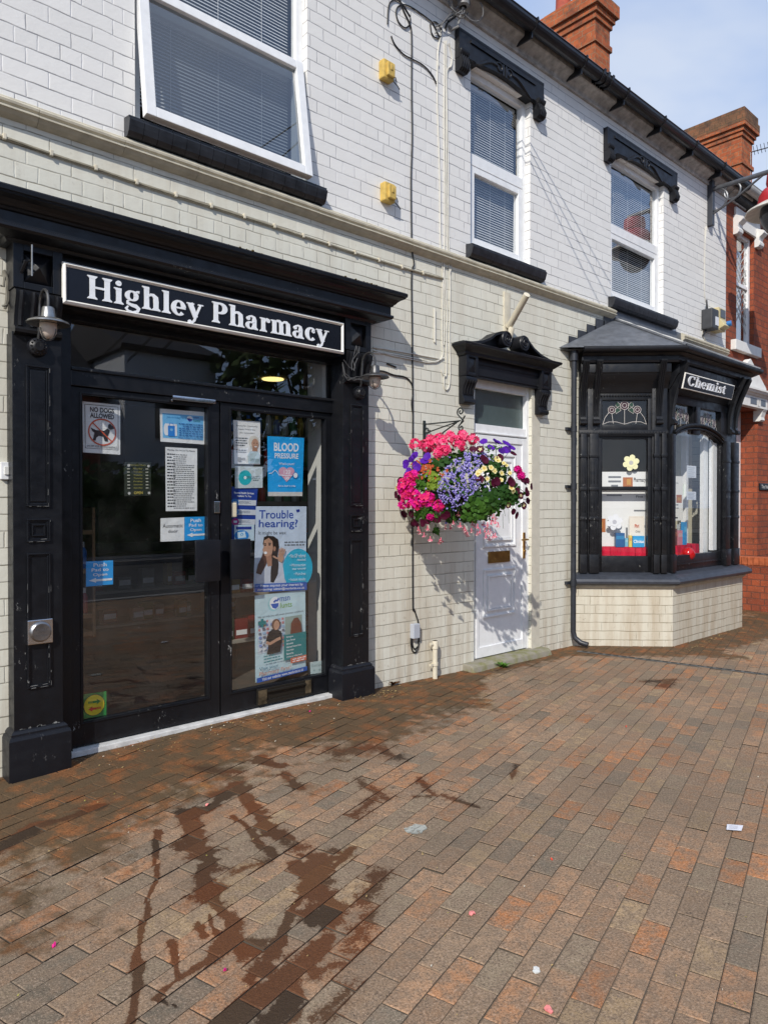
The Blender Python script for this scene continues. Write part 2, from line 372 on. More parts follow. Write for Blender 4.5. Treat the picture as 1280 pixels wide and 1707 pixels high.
# ------------------------------------------------------------------ lettering
def text2d(s, bold=0.0):
    cu = bpy.data.curves.new('t', 'FONT'); cu.body = s; cu.offset = bold; cu.resolution_u = 3
    o = bpy.data.objects.new('t', cu); COL.objects.link(o); dg = bpy.context.evaluated_depsgraph_get()
    me = o.evaluated_get(dg).to_mesh(); vs = [(v.co.x, v.co.y) for v in me.vertices]; fs = [tuple(p.vertices) for p in me.polygons]
    o.evaluated_get(dg).to_mesh_clear(); bpy.data.objects.remove(o); bpy.data.curves.remove(cu)
    return vs, fs
def ribbon(pts, ws):
    n = len(pts); L, Rr = [], []
    for i, p in enumerate(pts):
        a, b = pts[max(0, i - 1)], pts[min(n - 1, i + 1)]; dx, dy = b[0] - a[0], b[1] - a[1]; l = math.hypot(dx, dy) or 1
        w = (ws[i] if isinstance(ws, (list, tuple)) else ws) / 2; L.append((p[0] - dy / l * w, p[1] + dx / l * w)); Rr.append((p[0] + dy / l * w, p[1] - dx / l * w))
    return L + Rr[::-1], [(i, i + 1, 2 * n - 2 - i, 2 * n - 1 - i) for i in range(n - 1)]
def arcrib(cx, cy, rx, ry, a0, a1, thin, thick, n=18):
    pts = arcpts(cx, cy, rx, ry, a0, a1, n)
    ws = [thin + (thick - thin) * abs(cos(radians(a0 + (a1 - a0) * i / n))) ** 1.5 for i in range(n + 1)]
    return ribbon(pts, ws)
def rect(x0, y0, x1, y1): return [(x0, y0), (x1, y0), (x1, y1), (x0, y1)], [(0, 1, 2, 3)]
def plg(*p): return list(p), [tuple(range(len(p)))]
T, TH, SF = 0.31, 0.10, 0.09
def stem(x, y0, y1, top='both', bot='both', w=T, sl=0.12):
    out = [plg((x - w / 2, y0), (x + w / 2, y0), (x + w / 2 - 0.01, (y0 + y1) / 2), (x + w / 2, y1), (x - w / 2, y1), (x - w / 2 + 0.01, (y0 + y1) / 2))]
    for yy, s, k in ((y0, bot, 1), (y1, top, -1)):
        l = x - w / 2 - (sl if s in ('both', 'left') else 0); r = x + w / 2 + (sl if s in ('both', 'right') else 0)
        if s != 'none': out.append(plg((l, yy), (r, yy), (r, yy + k * SF * 0.6), (x + w / 2, yy + k * SF * 1.9), (x - w / 2, yy + k * SF * 1.9), (l, yy + k * SF * 0.6)))
    return out
def arch(x0, x1, h, w=T):                       # shoulder from stem x0 to stem x1
    r = (x1 - x0) / 2
    return [ribbon([(x0, h - 0.34), (x0 + 0.06, h - 0.15), (x0 + r * 0.75, h - 0.03), (x0 + r * 1.3, h - 0.04), (x1 - 0.02, h - 0.18), (x1, h - 0.45)], [0.08, 0.10, 0.16, 0.22, w, w])] + stem(x1, 0, h - 0.40, 'none', 'both', w)
GL = {
 'H': (1.50, stem(0.33, 0, 1.42) + stem(1.17, 0, 1.42) + [rect(0.4, 0.66, 1.1, 0.79)]),
 'i': (0.62, stem(0.32, 0, 1.0, 'left') + [ribbon(arcpts(0.31, 1.29, 0.085, 0.085, 0, 360, 16), 0.17)]),
 'l': (0.62, stem(0.32, 0, 1.46, 'left')),
 'h': (1.22, stem(0.32, 0, 1.46, 'left') + arch(0.36, 0.90, 1.02)),
 'm': (1.78, stem(0.32, 0, 1.0, 'left') + arch(0.36, 0.88, 1.02) + arch(0.92, 1.45, 1.02)),
 'r': (0.86, stem(0.32, 0, 1.0, 'left') + [ribbon([(0.40, 0.62), (0.46, 0.83), (0.60, 0.95), (0.70, 0.88)], [0.08, 0.12, 0.16, 0.2]), ribbon(arcpts(0.70, 0.84, 0.075, 0.075, 0, 360, 14), 0.15)]),
 'g': (1.02, [arcrib(0.45, 0.67, 0.27, 0.28, 0, 360, TH, 0.27, 28), ribbon([(0.62, 0.88), (0.75, 0.98), (0.90, 0.97)], [0.08, 0.11, 0.17]),
              ribbon([(0.36, 0.40), (0.20, 0.30), (0.20, 0.17), (0.42, 0.09), (0.70, 0.05), (0.86, -0.08), (0.80, -0.26), (0.50, -0.36), (0.22, -0.31), (0.11, -0.17), (0.24, 0.0)],
                     [0.08, 0.13, 0.17, 0.2, 0.25, 0.24, 0.17, 0.12, 0.13, 0.16, 0.08])]),
 'e': (1.0, [arcrib(0.48, 0.50, 0.33, 0.45, 8, 318, TH + 0.02, 0.31, 30), rect(0.22, 0.45, 0.93, 0.555)]),
 'c': (0.96, [arcrib(0.50, 0.50, 0.33, 0.45, 40, 318, TH + 0.02, 0.31, 28), ribbon(arcpts(0.72, 0.74, 0.07, 0.07, 0, 360, 14), 0.15)]),
 'y': (1.12, [ribbon([(0.22, 0.98), (0.60, 0.06)], [0.34, 0.30]), ribbon([(0.94, 0.98), (0.62, 0.18), (0.50, -0.16), (0.34, -0.34), (0.20, -0.32)], [0.13, 0.13, 0.14, 0.14, 0.10]),
              ribbon(arcpts(0.20, -0.27, 0.065, 0.065, 0, 360, 14), 0.13), rect(0.0, 0.92, 0.50, 1.0), rect(0.76, 0.92, 1.12, 1.0)]),
 'P': (1.22, stem(0.33, 0, 1.42) + [arcrib(0.55, 1.03, 0.43, 0.33, -92, 92, TH + 0.03, 0.33, 22), rect(0.4, 1.30, 0.56, 1.42), rect(0.4, 0.645, 0.56, 0.76)]),
 'a': (1.06, stem(0.70, 0.0, 0.72, 'none', 'right') + [ribbon([(0.70, 0.66), (0.66, 0.86), (0.48, 0.95), (0.30, 0.90), (0.21, 0.76)], [T, 0.24, 0.13, 0.12, 0.14]), ribbon(arcpts(0.23, 0.76, 0.075, 0.075, 0, 360, 14), 0.14),
              arcrib(0.40, 0.27, 0.24, 0.23, 60, 330, TH, 0.26, 22), ribbon([(0.50, 0.49), (0.62, 0.55), (0.72, 0.57)], 0.09)]),
 'C': (1.42, [arcrib(0.74, 0.71, 0.52, 0.66, 42, 322, TH + 0.04, 0.36, 32), plg((1.02, 1.02), (1.22, 0.93), (1.26, 1.42), (1.14, 1.40)), plg((1.08, 0.22), (1.22, 0.42), (1.30, 0.34), (1.12, 0.14))]),
 's': (0.84, [ribbon([(0.70, 0.72), (0.62, 0.90), (0.42, 0.95), (0.24, 0.86), (0.25, 0.66), (0.44, 0.52), (0.62, 0.38), (0.62, 0.16), (0.42, 0.05), (0.22, 0.10), (0.13, 0.30)],
                     [0.07, 0.11, 0.13, 0.22, 0.27, 0.3, 0.28, 0.22, 0.13, 0.11, 0.07]), plg((0.64, 0.66), (0.74, 0.66), (0.73, 0.97), (0.64, 0.93)), plg((0.10, 0.04), (0.18, 0.06), (0.20, 0.34), (0.10, 0.34))]),
 't': (0.74, [plg((0.22, 0.12), (0.52, 0.10), (0.52, 1.28), (0.42, 1.26), (0.22, 1.0)), rect(0.06, 0.90, 0.70, 1.0), ribbon([(0.37, 0.20), (0.42, 0.06), (0.56, 0.05), (0.70, 0.17)], [0.28, 0.18, 0.12, 0.06])]),
 ' ': (0.52, []),
}
def sign_letters(mb, s, o, ux, uz, un, scale, depth, sz=None):
    sz = sz or scale
    o, ux, uz, un = Vector(o), Vector(ux), Vector(uz), Vector(un); x = 0.0; k = 0
    for ch in s:
        w, shapes = GL[ch]
        for vs, fs in shapes:
            k += 1; d = depth + (k % 7) * 0.00035
            pts = [o + ux * ((x + p[0]) * scale) + uz * (p[1] * sz) for p in vs]; n = len(pts)
            mb.add([p + un * d for p in pts], fs); mb.add(pts + [p + un * d for p in pts], [(i, (i + 1) % n, (i + 1) % n + n, i + n) for i in range(n)])
        x += w + 0.02
    return x * scale
def sign_width(s): return sum(GL[c][0] + 0.02 for c in s)

def sheet(c):
    k = ('sheet', c)
    if k not in _cache:
        t = NT('printed_paper'); v = t.obj(); b_ = col(c)
        t.P(Base_Color=t.mix(t.ramp(t.noise(9, 4, v), [(0.35, 0.0), (0.7, 1.0)]), b_, tuple(x * 0.88 for x in b_[:3])), Roughness=0.42, Specular_IOR_Level=0.4)
        t.bump(t.noise(11, 3, v, dist=0.6), 0.35, 0.02); _cache[k] = t.m
    return _cache[k]
def poster(name, label, cat, px, y, items, base=(0.80, 0.81, 0.80), group=None, thick=0.0012):
    tl, tr, br, bl = [P(u, v, y) for u, v in px]
    def at(u, v, d): 
        p = (tl * (1 - u) + tr * u) * (1 - v) + (bl * (1 - u) + br * u) * v
        return p + Vector((0, -d + 0.0004 * sin(u * 4 + v * 3), 0))
    mb = MB(); mats = [sheet(base)]; idx = {base: 0}
    n = 12; vs = [at(i / n, j / n, 0) for j in range(n + 1) for i in range(n + 1)]
    mb.add(vs, [(j * (n + 1) + i, (j + 1) * (n + 1) + i, (j + 1) * (n + 1) + i + 1, j * (n + 1) + i + 1) for j in range(n) for i in range(n)])
    mb.add([v + Vector((0, thick, 0)) for v in vs], [(j * (n + 1) + i, j * (n + 1) + i + 1, (j + 1) * (n + 1) + i + 1, (j + 1) * (n + 1) + i) for j in range(n) for i in range(n)])
    asp = (tr - tl).length / max(1e-6, (bl - tl).length); rnd = random.Random(len(label) * 7)
    for k, it in enumerate(items):
        c = it[-1] if it[0] != 'text' else it[6]
        if c not in idx: idx[c] = len(mats); mats.append(sheet(c))
        mb.i = idx[c]; d = min(0.0004, 0.018 / (len(items) + 2)) * (k + 2)
        def put(pts, fs): mb.add([at(a, b, d) for a, b in pts], fs)
        def strip(pts, ws):
            vs_, fs_ = ribbon([(a * asp, b) for a, b in pts], ws); put([(a / asp, b) for a, b in vs_], fs_)
        if it[0] == 'rect':
            a, b, e, f = it[1:5]; m = 4; put([(a + (e - a) * i / m, b + (f - b) * j / m) for j in range(m + 1) for i in range(m + 1)], [(j * 5 + i, (j + 1) * 5 + i, (j + 1) * 5 + i + 1, j * 5 + i + 1) for j in range(m) for i in range(m)])
        elif it[0] == 'ell': pts = arcpts(it[1], it[2], it[3], it[4], 0, 345, 23); put(pts, [tuple(range(24))[::-1]])
        elif it[0] == 'poly': put(it[1], [tuple(range(len(it[1])))])
        elif it[0] == 'line': strip(it[1], it[2])
        elif it[0] == 'ring': strip(arcpts(it[1], it[2], it[3], it[4], 0, 360, 40), it[5])
        elif it[0] == 'lines':
            a, b, e, f, nl, al = it[1:7]; h = (f - b) / nl
            for q in range(nl):
                x = a; end = e if rnd.random() < 0.6 else a + (e - a) * rnd.uniform(0.55, 0.95); sh = (e - end) * (0.5 if al == 'c' else 1.0 if al == 'r' else 0.0)
                while x < end - 0.01:
                    w = min(rnd.uniform(0.03, 0.09), end - x); z0 = b + h * (q + 0.28); z1 = b + h * (q + 0.28) + h * 0.42
                    put([(x + sh, z0), (x + w + sh, z0), (x + w + sh, z1), (x + sh, z1)], [(0, 3, 2, 1)]); x += w + 0.018
        elif it[0] == 'text':
            _, s, a, b, e, f, c, bold = it; vs_, fs_ = text2d(s, bold * 0.55); xs = [p[0] for p in vs_]; ys = [p[1] for p in vs_]
            x0, x1, y0, y1 = min(xs), max(xs), min(ys), max(ys)
            put([(a + (p[0] - x0) / (x1 - x0) * (e - a), f - (p[1] - y0) / (y1 - y0) * (f - b)) for p in vs_], fs_)
    o = mb.build(name, mats); return tag(o, label, cat, group)

# ------------------------------------------------------------------ the setting: ground, road, paving
gm = NT('paving_sand'); gm.P(Base_Color=gm.mix(gm.noise(40, 4, gm.obj()), (0.075, 0.060, 0.045), (0.16, 0.13, 0.10)), Roughness=0.95)
gmat = gm.m
mb = MB(); mb.quad((-250, -300, -0.16), (300, -300, -0.16), (300, 60, -0.16), (-250, 60, -0.16)); struct(mb.build('ground', flat((0.13, 0.12, 0.10), 0.95, 0.2, 'earth', nz=0.2)))
rm = NT('asphalt'); rm.P(Base_Color=rm.mix(rm.noise(60, 5, rm.obj()), (0.035, 0.035, 0.036), (0.085, 0.083, 0.08)), Roughness=0.85)
mb = MB(); mb.quad((-80, -13.5, -0.10), (120, -13.5, -0.10), (120, -6.6, -0.10), (-80, -6.6, -0.10)); struct(mb.build('road', rm.m))
mb = MB(); mb.box(-80, 120, -6.6, -6.45, -0.12, 0.012); struct(mb.build('kerb', flat((0.33, 0.32, 0.30), 0.85, 0.2, 'kerb_stone', nz=0.2), bevel=0.01))
mb = MB(); mb.box(-80, 120, -15.5, -13.5, -0.14, 0.0); struct(mb.build('pavement', flat((0.20, 0.19, 0.18), 0.9, 0.2, 'pavement_slabs', nz=0.2)))
xs = [-14 + i * 0.5 for i in range(81)]; ys = [-6.45 + i * 0.3 for i in range(23)]
mb = MB(); mb.add([(x, y, gz(x, y) - 0.0075) for y in ys for x in xs], [(j * 81 + i, j * 81 + i + 1, (j + 1) * 81 + i + 1, (j + 1) * 81 + i) for j in range(22) for i in range(80)], True)
struct(mb.build('paving_bed', gmat))

def build_paving():
    a = radians(15.5); d = Vector((cos(a), sin(a), 0)); n = Vector((-sin(a), cos(a), 0)); L, Wd = 0.2090, 0.0905
    def strm(pts, ox=250, oy=1250, sc=2.38, amp=1.0):
        out = []
        for u, v, w in pts:
            q = G(ox + u / sc, oy + v / sc); out.append((q.x, q.y, w / sc * (q - CC).dot(CF) / FPX * 0.62))
        return [Vector((x, y)) for x, y, w in out], [w for x, y, w in out], amp
    streams = [strm(x) for x in (
        [(380, 165, 50), (300, 190, 60), (230, 240, 45), (150, 262, 80), (170, 330, 75), (190, 390, 80), (235, 440, 110), (195, 500, 60), (235, 570, 100), (312, 650, 40), (350, 710, 75), (300, 770, 60), (220, 850, 45), (120, 910, 34), (20, 985, 36)],
        [(110, 380, 40), (175, 400, 60)], [(195, 680, 40), (210, 745, 34)], [(240, 650, 26), (258, 730, 26)], [(330, 760, 60), (400, 790, 90), (440, 770, 50)],
        [(340, 150, 50), (420, 260, 60), (480, 330, 80), (540, 352, 40)], [(330, 270, 26), (400, 330, 26), (440, 380, 30), (490, 430, 30)],
        [(570, 455, 70), (600, 490, 50)], [(670, 450, 100), (650, 540, 110), (690, 590, 120), (740, 620, 90), (680, 660, 130), (640, 690, 60)],
        [(640, 550, 30), (565, 640, 28), (540, 700, 34), (520, 750, 40), (490, 785, 60), (460, 825, 50)], [(600, 420, 20), (700, 440, 40), (760, 430, 26)],
        [(690, 740, 60), (655, 780, 80), (600, 860, 105), (520, 930, 95), (450, 970, 90), (370, 1020, 115), (300, 1085, 120), (220, 1160, 110)],
        [(440, 860, 90), (400, 905, 60)], [(560, 975, 110), (500, 1045, 130), (440, 1110, 120)], [(800, 400, 44), (770, 440, 24), (715, 490, 18)],
        [(530, 110, 50), (585, 160, 44)], [(430, 60, 60), (520, 80, 40)], [(90, 770, 20), (110, 900, 20)], [(20, 985, 30), (60, 1010, 16), (100, 1020, 10)],
        [(28, 330, 30), (28, 430, 17), (18, 520, 14), (-20, 600, 12), (-22, 680, 22), (-35, 760, 16), (-45, 840, 26), (-60, 960, 34), (-70, 1050, 30), (-90, 1110, 34)])]
    streams += [strm(x, amp=0.52) for x in ([(830, 130, 60), (930, 195, 80)], [(760, 850, 90), (650, 900, 90)], [(880, 660, 110), (780, 790, 120)], [(520, 380, 60), (600, 390, 100)], [(330, 490, 60), (470, 450, 70)], [(780, 960, 90), (690, 1060, 90)], [(180, 90, 60), (330, 110, 80)])]
    streams += [strm(x, 560, 1080, 1.322, 0.58) for x in ([(0, 240, 60), (90, 225, 50), (140, 250, 40)], [(180, 290, 26), (215, 325, 30), (170, 330, 20)], [(240, 330, 30), (310, 352, 14)], [(90, 330, 30), (40, 370, 40)], [(0, 450, 40), (30, 460, 26)], [(680, 75, 26), (740, 70, 30), (720, 85, 40)], [(395, 260, 16), (385, 290, 14)], [(100, 500, 50), (60, 560, 60)])]
    streams += [strm([(0, 640, 60), (120, 560, 50), (210, 540, 40), (330, 500, 40)], 0, 1100, 2.0)]
    def sd(p, pl, wl):
        best = 9.0
        for q, r, w0, w1 in zip(pl, pl[1:], wl, wl[1:]):
            e = r - q; t = max(0, min(1, (p - q).dot(e) / max(1e-9, e.length_squared))); best = min(best, (p - q - e * t).length / (w0 + (w1 - w0) * t))
        return best
    bbs = [(min(p.x for p in s) - 0.2, max(p.x for p in s) + 0.2, min(p.y for p in s) - 0.2, max(p.y for p in s) + 0.2) for s, _, _ in streams]
    rnd = random.Random(3); nz = noise.noise
    pal = [((0.315, 0.193, 0.111), 6), ((0.347, 0.202, 0.111), 6), ((0.283, 0.188, 0.114), 5), ((0.237, 0.179, 0.115), 4), ((0.388, 0.188, 0.086), 2.2), ((0.420, 0.169, 0.061), 0.8), ((0.173, 0.141, 0.099), 1.6), ((0.336, 0.230, 0.125), 2.5)]
    cs, ws = [p[0] for p in pal], [p[1] for p in pal]
    V, F, CL, WT, DP = [], [], [], [], []
    for i in range(-85, 112):
        for j in range(-40, 90):
            c = d * (j * L + (L / 2 if i % 2 else 0)) + n * (i * Wd) + Vector((3.0, -3.0, 0))
            if not (-2.2 < c.x < 13.5 and -6.4 < c.y < 0.12): continue
            if c.x < 0.2 and c.y < -4: continue
            q = c - CC; f = q.dot(CF)
            fine = False
            vis = f > 0.8 and abs(640 + FPX * q.dot(CR) / f - 640) < 900 and (853 - FPX * q.dot(CU) / f) < 1900
            if vis:
                for (x0, x1, y0, y1) in bbs:
                    if x0 < c.x < x1 and y0 < c.y < y1: fine = True; break
            region = nz(Vector((c.x * 0.7, c.y * 0.7, 4.2)))
            w2 = list(ws)
            if c.x > 2.6 and c.y < -1.0: w2[4] *= 1.5; w2[5] *= 3.0; w2[6] *= 1.2
            base = Vector(rnd.choices(cs, w2)[0]) * rnd.uniform(0.80, 1.18) * (1 + 0.22 * region)
            rz = rnd.gauss(0, 0.0010); tx, ty = rnd.gauss(0, 0.005), rnd.gauss(0, 0.009); absorb = rnd.uniform(0.55, 1.25); shift = Vector((rnd.gauss(0, 0.012), rnd.gauss(0, 0.012)))
            hl, hw = (L - 0.0026) / 2, (Wd - 0.0026) / 2
            nx_, ny_ = (24, 10) if fine else (2, 1)
            g = [(-hl, -1)] + [(-hl + 0.004 + (2 * hl - 0.008) * k / nx_, 0) for k in range(nx_ + 1)] + [(hl, -1)]
            h = [(-hw, -1)] + [(-hw + 0.004 + (2 * hw - 0.008) * k / ny_, 0) for k in range(ny_ + 1)] + [(hw, -1)]
            o = len(V); m = len(g)
            for (b, eb) in h:
                for (a_, ea) in g:
                    p = c + d * a_ + n * b; top = gz(p.x, p.y) + rz + a_ * tx + b * ty
                    V.append((p.x, p.y, top - (0.0022 if ea or eb else 0.0))); CL.append((base.x, base.y, base.z, 1))
                    wv = 0.0
                    if fine:
                        p2 = Vector((p.x, p.y)); nn = nz(Vector((p.x * 9, p.y * 9, 0))) * 0.55 + nz(Vector((p.x * 28, p.y * 28, 3))) * 0.45
                        for (s, wl, amp), bb in zip(streams, bbs):
                            if bb[0] < p.x < bb[1] and bb[2] < p.y < bb[3]:
                                e = sd(p2 + shift * 0.5, s, wl); wv = max(wv, amp * (1.0 - 0.62 * e / max(0.3, (1.0 + 1.3 * nn) * (0.35 + 0.65 * absorb))) + (0.4 if (ea or eb) and e < 2.2 else 0))
                    else:
                        wv = 0.0
                    WT.append(max(0.0, wv))
                    e = -p.y - 0.02; nn = nz(Vector((p.x * 1.6, p.y * 1.6, 9))) * 0.5 + nz(Vector((p.x * 6, p.y * 6, 2))) * 0.25
                    wdt = 0.82 if p.x < 3.9 else 0.82 - 0.60 * min(1, (p.x - 3.9) / 0.6)
                    if p.x < 1.6: wdt += 0.25 * (1.6 - p.x)
                    dv = 1.0 - e / wdt * 0.62 + 0.7 * nn
                    if p.x > 5.9:
                        qd = max(0.0, min(abs(p.x + p.y - 6.1) * 0.7 if p.x < 7 else abs(p.y + 0.8), 2)); dv = max(dv, 1.0 - qd / 0.6 + 0.6 * nn)
                        if p.x > 8.5: dv = max(dv, 0.65 + nn)
                    DP.append(max(0.0, min(1.0, dv)))
            for y_ in range(len(h) - 1):
                for x_ in range(m - 1): k = o + y_ * m + x_; F.append((k, k + 1, k + 1 + m, k + m))
    me = bpy.data.meshes.new('paving'); me.from_pydata(V, [], F)
    ca = me.color_attributes.new('bcol', 'FLOAT_COLOR', 'POINT'); ca.data.foreach_set('color', [x for c in CL for x in c])
    for nm, arr in (('wet', WT), ('damp', DP)):
        at = me.attributes.new(nm, 'FLOAT', 'POINT'); at.data.foreach_set('value', arr)
    t = NT('brick_paving'); v = t.obj()
    bc = t.add('Attribute', attribute_name='bcol').outputs['Color']; wet = t.add('Attribute', attribute_name='wet').outputs['Fac']; dmp = t.add('Attribute', attribute_name='damp').outputs['Fac']
    n1 = t.noise(15, 6, v, 0.7); c = t.mix(t.ramp(n1, [(0.42, 0.0), (0.56, 0.72)]), bc, (0.222, 0.158, 0.104))
    n2 = t.noise(120, 3, v, 0.7); c = t.mix(t.ramp(n2, [(0.52, 0.0), (0.64, 0.62)]), c, (0.085, 0.060, 0.045)); c = t.mix(t.ramp(n2, [(0.34, 0.55), (0.46, 0.0)]), c, (0.46, 0.34, 0.25)); n3 = t.noise(420, 2, v, 0.6); c = t.mix(t.ramp(n3, [(0.56, 0.0), (0.68, 0.5)]), c, (0.10, 0.075, 0.06)); c = t.mix(t.ramp(n3, [(0.30, 0.5), (0.42, 0.0)]), c, (0.50, 0.39, 0.29))
    n5 = t.noise(1.7, 5, v); c = t.mix(t.ramp(n5, [(0.45, 0.0), (0.68, 0.40)]), c, (0.158, 0.115, 0.078))
    spots = t.noise(34, 5, v, 0.7); pn = t.noise(1.1, 3, t.mapping(v, loc=(5, 2, 0)))
    c = t.mix(t.math('MULTIPLY', t.ramp(spots, [(0.60, 0.0), (0.68, 0.75)]), t.ramp(pn, [(0.45, 0.0), (0.6, 1.0)])), c, (0.035, 0.026, 0.02))
    # damp, algae-brown strip along the wall
    sat = t.mix(1.0, c, (0.70, 0.42, 0.215), 'MULTIPLY'); sat = t.mix(t.ramp(t.noise(6, 6, v, 0.65), [(0.40, 0.0), (0.52, 0.85)]), sat, (0.075, 0.052, 0.026))
    dk = t.math('MULTIPLY', t.ramp(t.math('ADD', dmp, t.math('MULTIPLY', t.math('SUBTRACT', t.noise(13, 5, v), 0.5), 0.9)), [(0.22, 0.0), (0.45, 1.0)]), 0.92)
    c = t.mix(dk, c, sat)
    fn = t.noise(95, 6, v, 0.75); fn2 = t.noise(22, 4, v); wsum = t.math('ADD', wet, t.math('ADD', t.math('MULTIPLY', t.math('SUBTRACT', fn, 0.5), 1.1), t.math('MULTIPLY', t.math('SUBTRACT', fn2, 0.5), 0.7))); wk = t.ramp(wsum, [(0.34, 0.0), (0.44, 1.0)]); hk = t.ramp(wsum, [(0.08, 0.0), (0.36, 0.45)]); c = t.mix(hk, c, t.mix(1.0, c, (0.62, 0.52, 0.44), 'MULTIPLY'))
    sr = t.add('SeparateColor', Color=bc); red_ = t.math('MULTIPLY', t.math('SUBTRACT', t.math('SUBTRACT', sr.outputs[0], sr.outputs[2]), 0.10), 8.0, True); wc = t.mix(1.0, t.mix(t.math('MULTIPLY', red_, 0.30), bc, (0.36, 0.14, 0.05)), (0.31, 0.23, 0.18), 'MULTIPLY'); wc = t.mix(t.math('MULTIPLY', red_, t.ramp(n2, [(0.46, 0.0), (0.58, 0.35)])), wc, (0.17, 0.07, 0.028)); wc = t.mix(t.ramp(n3, [(0.56, 0.0), (0.66, 0.5)]), wc, (0.02, 0.015, 0.012))
    c = t.mix(wk, c, wc)
    r = t.math('SUBTRACT', 0.86, t.math('MULTIPLY', wk, 0.22))
    h = t.math('ADD', t.math('MULTIPLY', n2, 1.0), t.math('MULTIPLY', t.noise(28, 5, v), 1.2)); t.bump(h, 0.8, 0.004)
    me.materials.append(t.P(Base_Color=c, Roughness=r, Specular_IOR_Level=0.28))
    o = bpy.data.objects.new('paving', me); COL.objects.link(o); return struct(o)
build_paving()

# ------------------------------------------------------------------ the pharmacy building
W1 = (1.722, 2.960, 3.69, 5.30); W2 = (4.692, 5.545, 3.68, 5.25); W3 = (6.99, 8.175, 3.68, 5.25)
BLD = thing('pharmacy_building', 'two storey shop building with white painted bricks above beige bricks and black shopfront', 'building', (4, 0, 0))
mb = MB(); wallgrid(mb, -2.5, 9.95, 3.53, 5.78, [W1, W2, W3], 0.0, 0.10); mb.build('upper_wall', WHITE_BRICK, BLD)
DOORH = (4.745, 5.585, 0.0, 2.60); SHOPH = (1.15, 3.32, 0.0, 2.78); BAYH = (6.45, 9.25, 0.72, 3.0)
mb = MB(); wallgrid(mb, -2.5, 9.95, -0.1, 3.47, [DOORH, SHOPH, BAYH], 0.0, 0.13); mb.build('lower_wall', BEIGE_BRICK, BLD)
mb = MB(); mb.box(-2.5, 9.95, 6.9, 7.1, -0.1, 5.8); mb.box(-2.6, -2.5, 0, 7.1, -0.1, 5.8); mb.box(9.85, 9.94, 0.14, 6.9, -0.1, 5.8)
mb.box(-2.5, 9.85, 0.14, 6.9, 3.06, 3.30); mb.box(-2.5, 9.85, 0.02, 6.9, 5.60, 5.70); mb.box(6.06, 6.14, 0.14, 6.9, 0, 3.06); mb.build('inner_structure', DARKROOM, BLD)
# string course with joints, soffit moulding
sc = [(0, 3.452), (0.012, 3.455), (0.035, 3.468), (0.052, 3.484), (0.06, 3.486), (0.06, 3.494), (0.05, 3.497), (0.046, 3.505), (0.058, 3.514), (0.060, 3.526), (0.052, 3.536), (0.036, 3.541), (0.036, 3.548), (0.028, 3.556), (0.004, 3.562), (0, 3.562)]
mb = MB(); x = -2.5
rj = random.Random(5)
while x < 7.02:
    x1 = min(x + 0.46, 7.02); dz = rj.uniform(-0.001, 0.001); mb.mould([(x + 0.001, 0), (x1 - 0.001, 0)], [(o + (rj.uniform(0, 0.0012) if o > 0 else 0), z + dz) for o, z in sc]); x = x1
mb.build('string_course', CREAM_STONE, BLD); mb = MB(); mb.mould([(8.62, 0), (9.95, 0)], sc); mb.build('string_course', CREAM_STONE, BLD)
# eaves
ZG = 5.62
mb = MB(); mb.mould([(-2.5, 0), (9.93, 0)], [(0, 5.60), (0.022, 5.60), (0.03, 5.612), (0.022, 5.625), (0.03, 5.645), (0.06, 5.672), (0.11, 5.69), (0.12, 5.70), (0.12, 5.79), (0, 5.79)]); mb.build('eaves_soffit', SOFFIT, BLD)
gp = [( 0.125, 5.782)] + [(0.19 - 0.065 * cos(a), 5.765 - 0.068 * sin(a)) for a in [pi * k / 10 for k in range(11)]] + [(0.262, 5.776), (0.256, 5.786), (0.248, 5.776), (0.19, 5.76)]
mb = MB(); mb.mould([(-2.5, 0), (10.15, 0)], gp)
for k in range(16):
    x = -1.9 + k * 0.80
    if x < 9.9: mb.mould([(x - 0.007, 0), (x + 0.007, 0)], [(0.12, 5.70), (0.19, 5.690), (0.235, 5.705), (0.272, 5.76), (0.268, 5.795), (0.12, 5.78)])
    if x < 9.9: mb.box(x - 0.008, x + 0.008, -0.2, -0.02, 5.64, 5.70)
for x in (6.42, 6.50, 6.58): mb.mould([(x - 0.018, 0), (x + 0.018, 0)], [(0.118, 5.70)] + [(0.19 - 0.076 * cos(a), 5.765 - 0.079 * sin(a)) for a in [pi * k / 10 for k in range(11)]] + [(0.272, 5.79)])
mb.build('gutter', GUTTER_M, BLD)
mb = MB(); mb.box(3.6, 3.68, -0.26, -0.02, 5.66, 5.69); 
rp = [(-0.16, 5.80), (4.0, 8.35), (7.2, 5.9), (7.2, 5.8), (4.0, 8.2), (-0.1, 5.74)]
mb = MB(); mb.prism(rp, -2.6, 9.95); ROOF = mb.build('roof', flat((0.05, 0.052, 0.058), 0.7, 0.3, 'slate', nz=0.3), BLD)

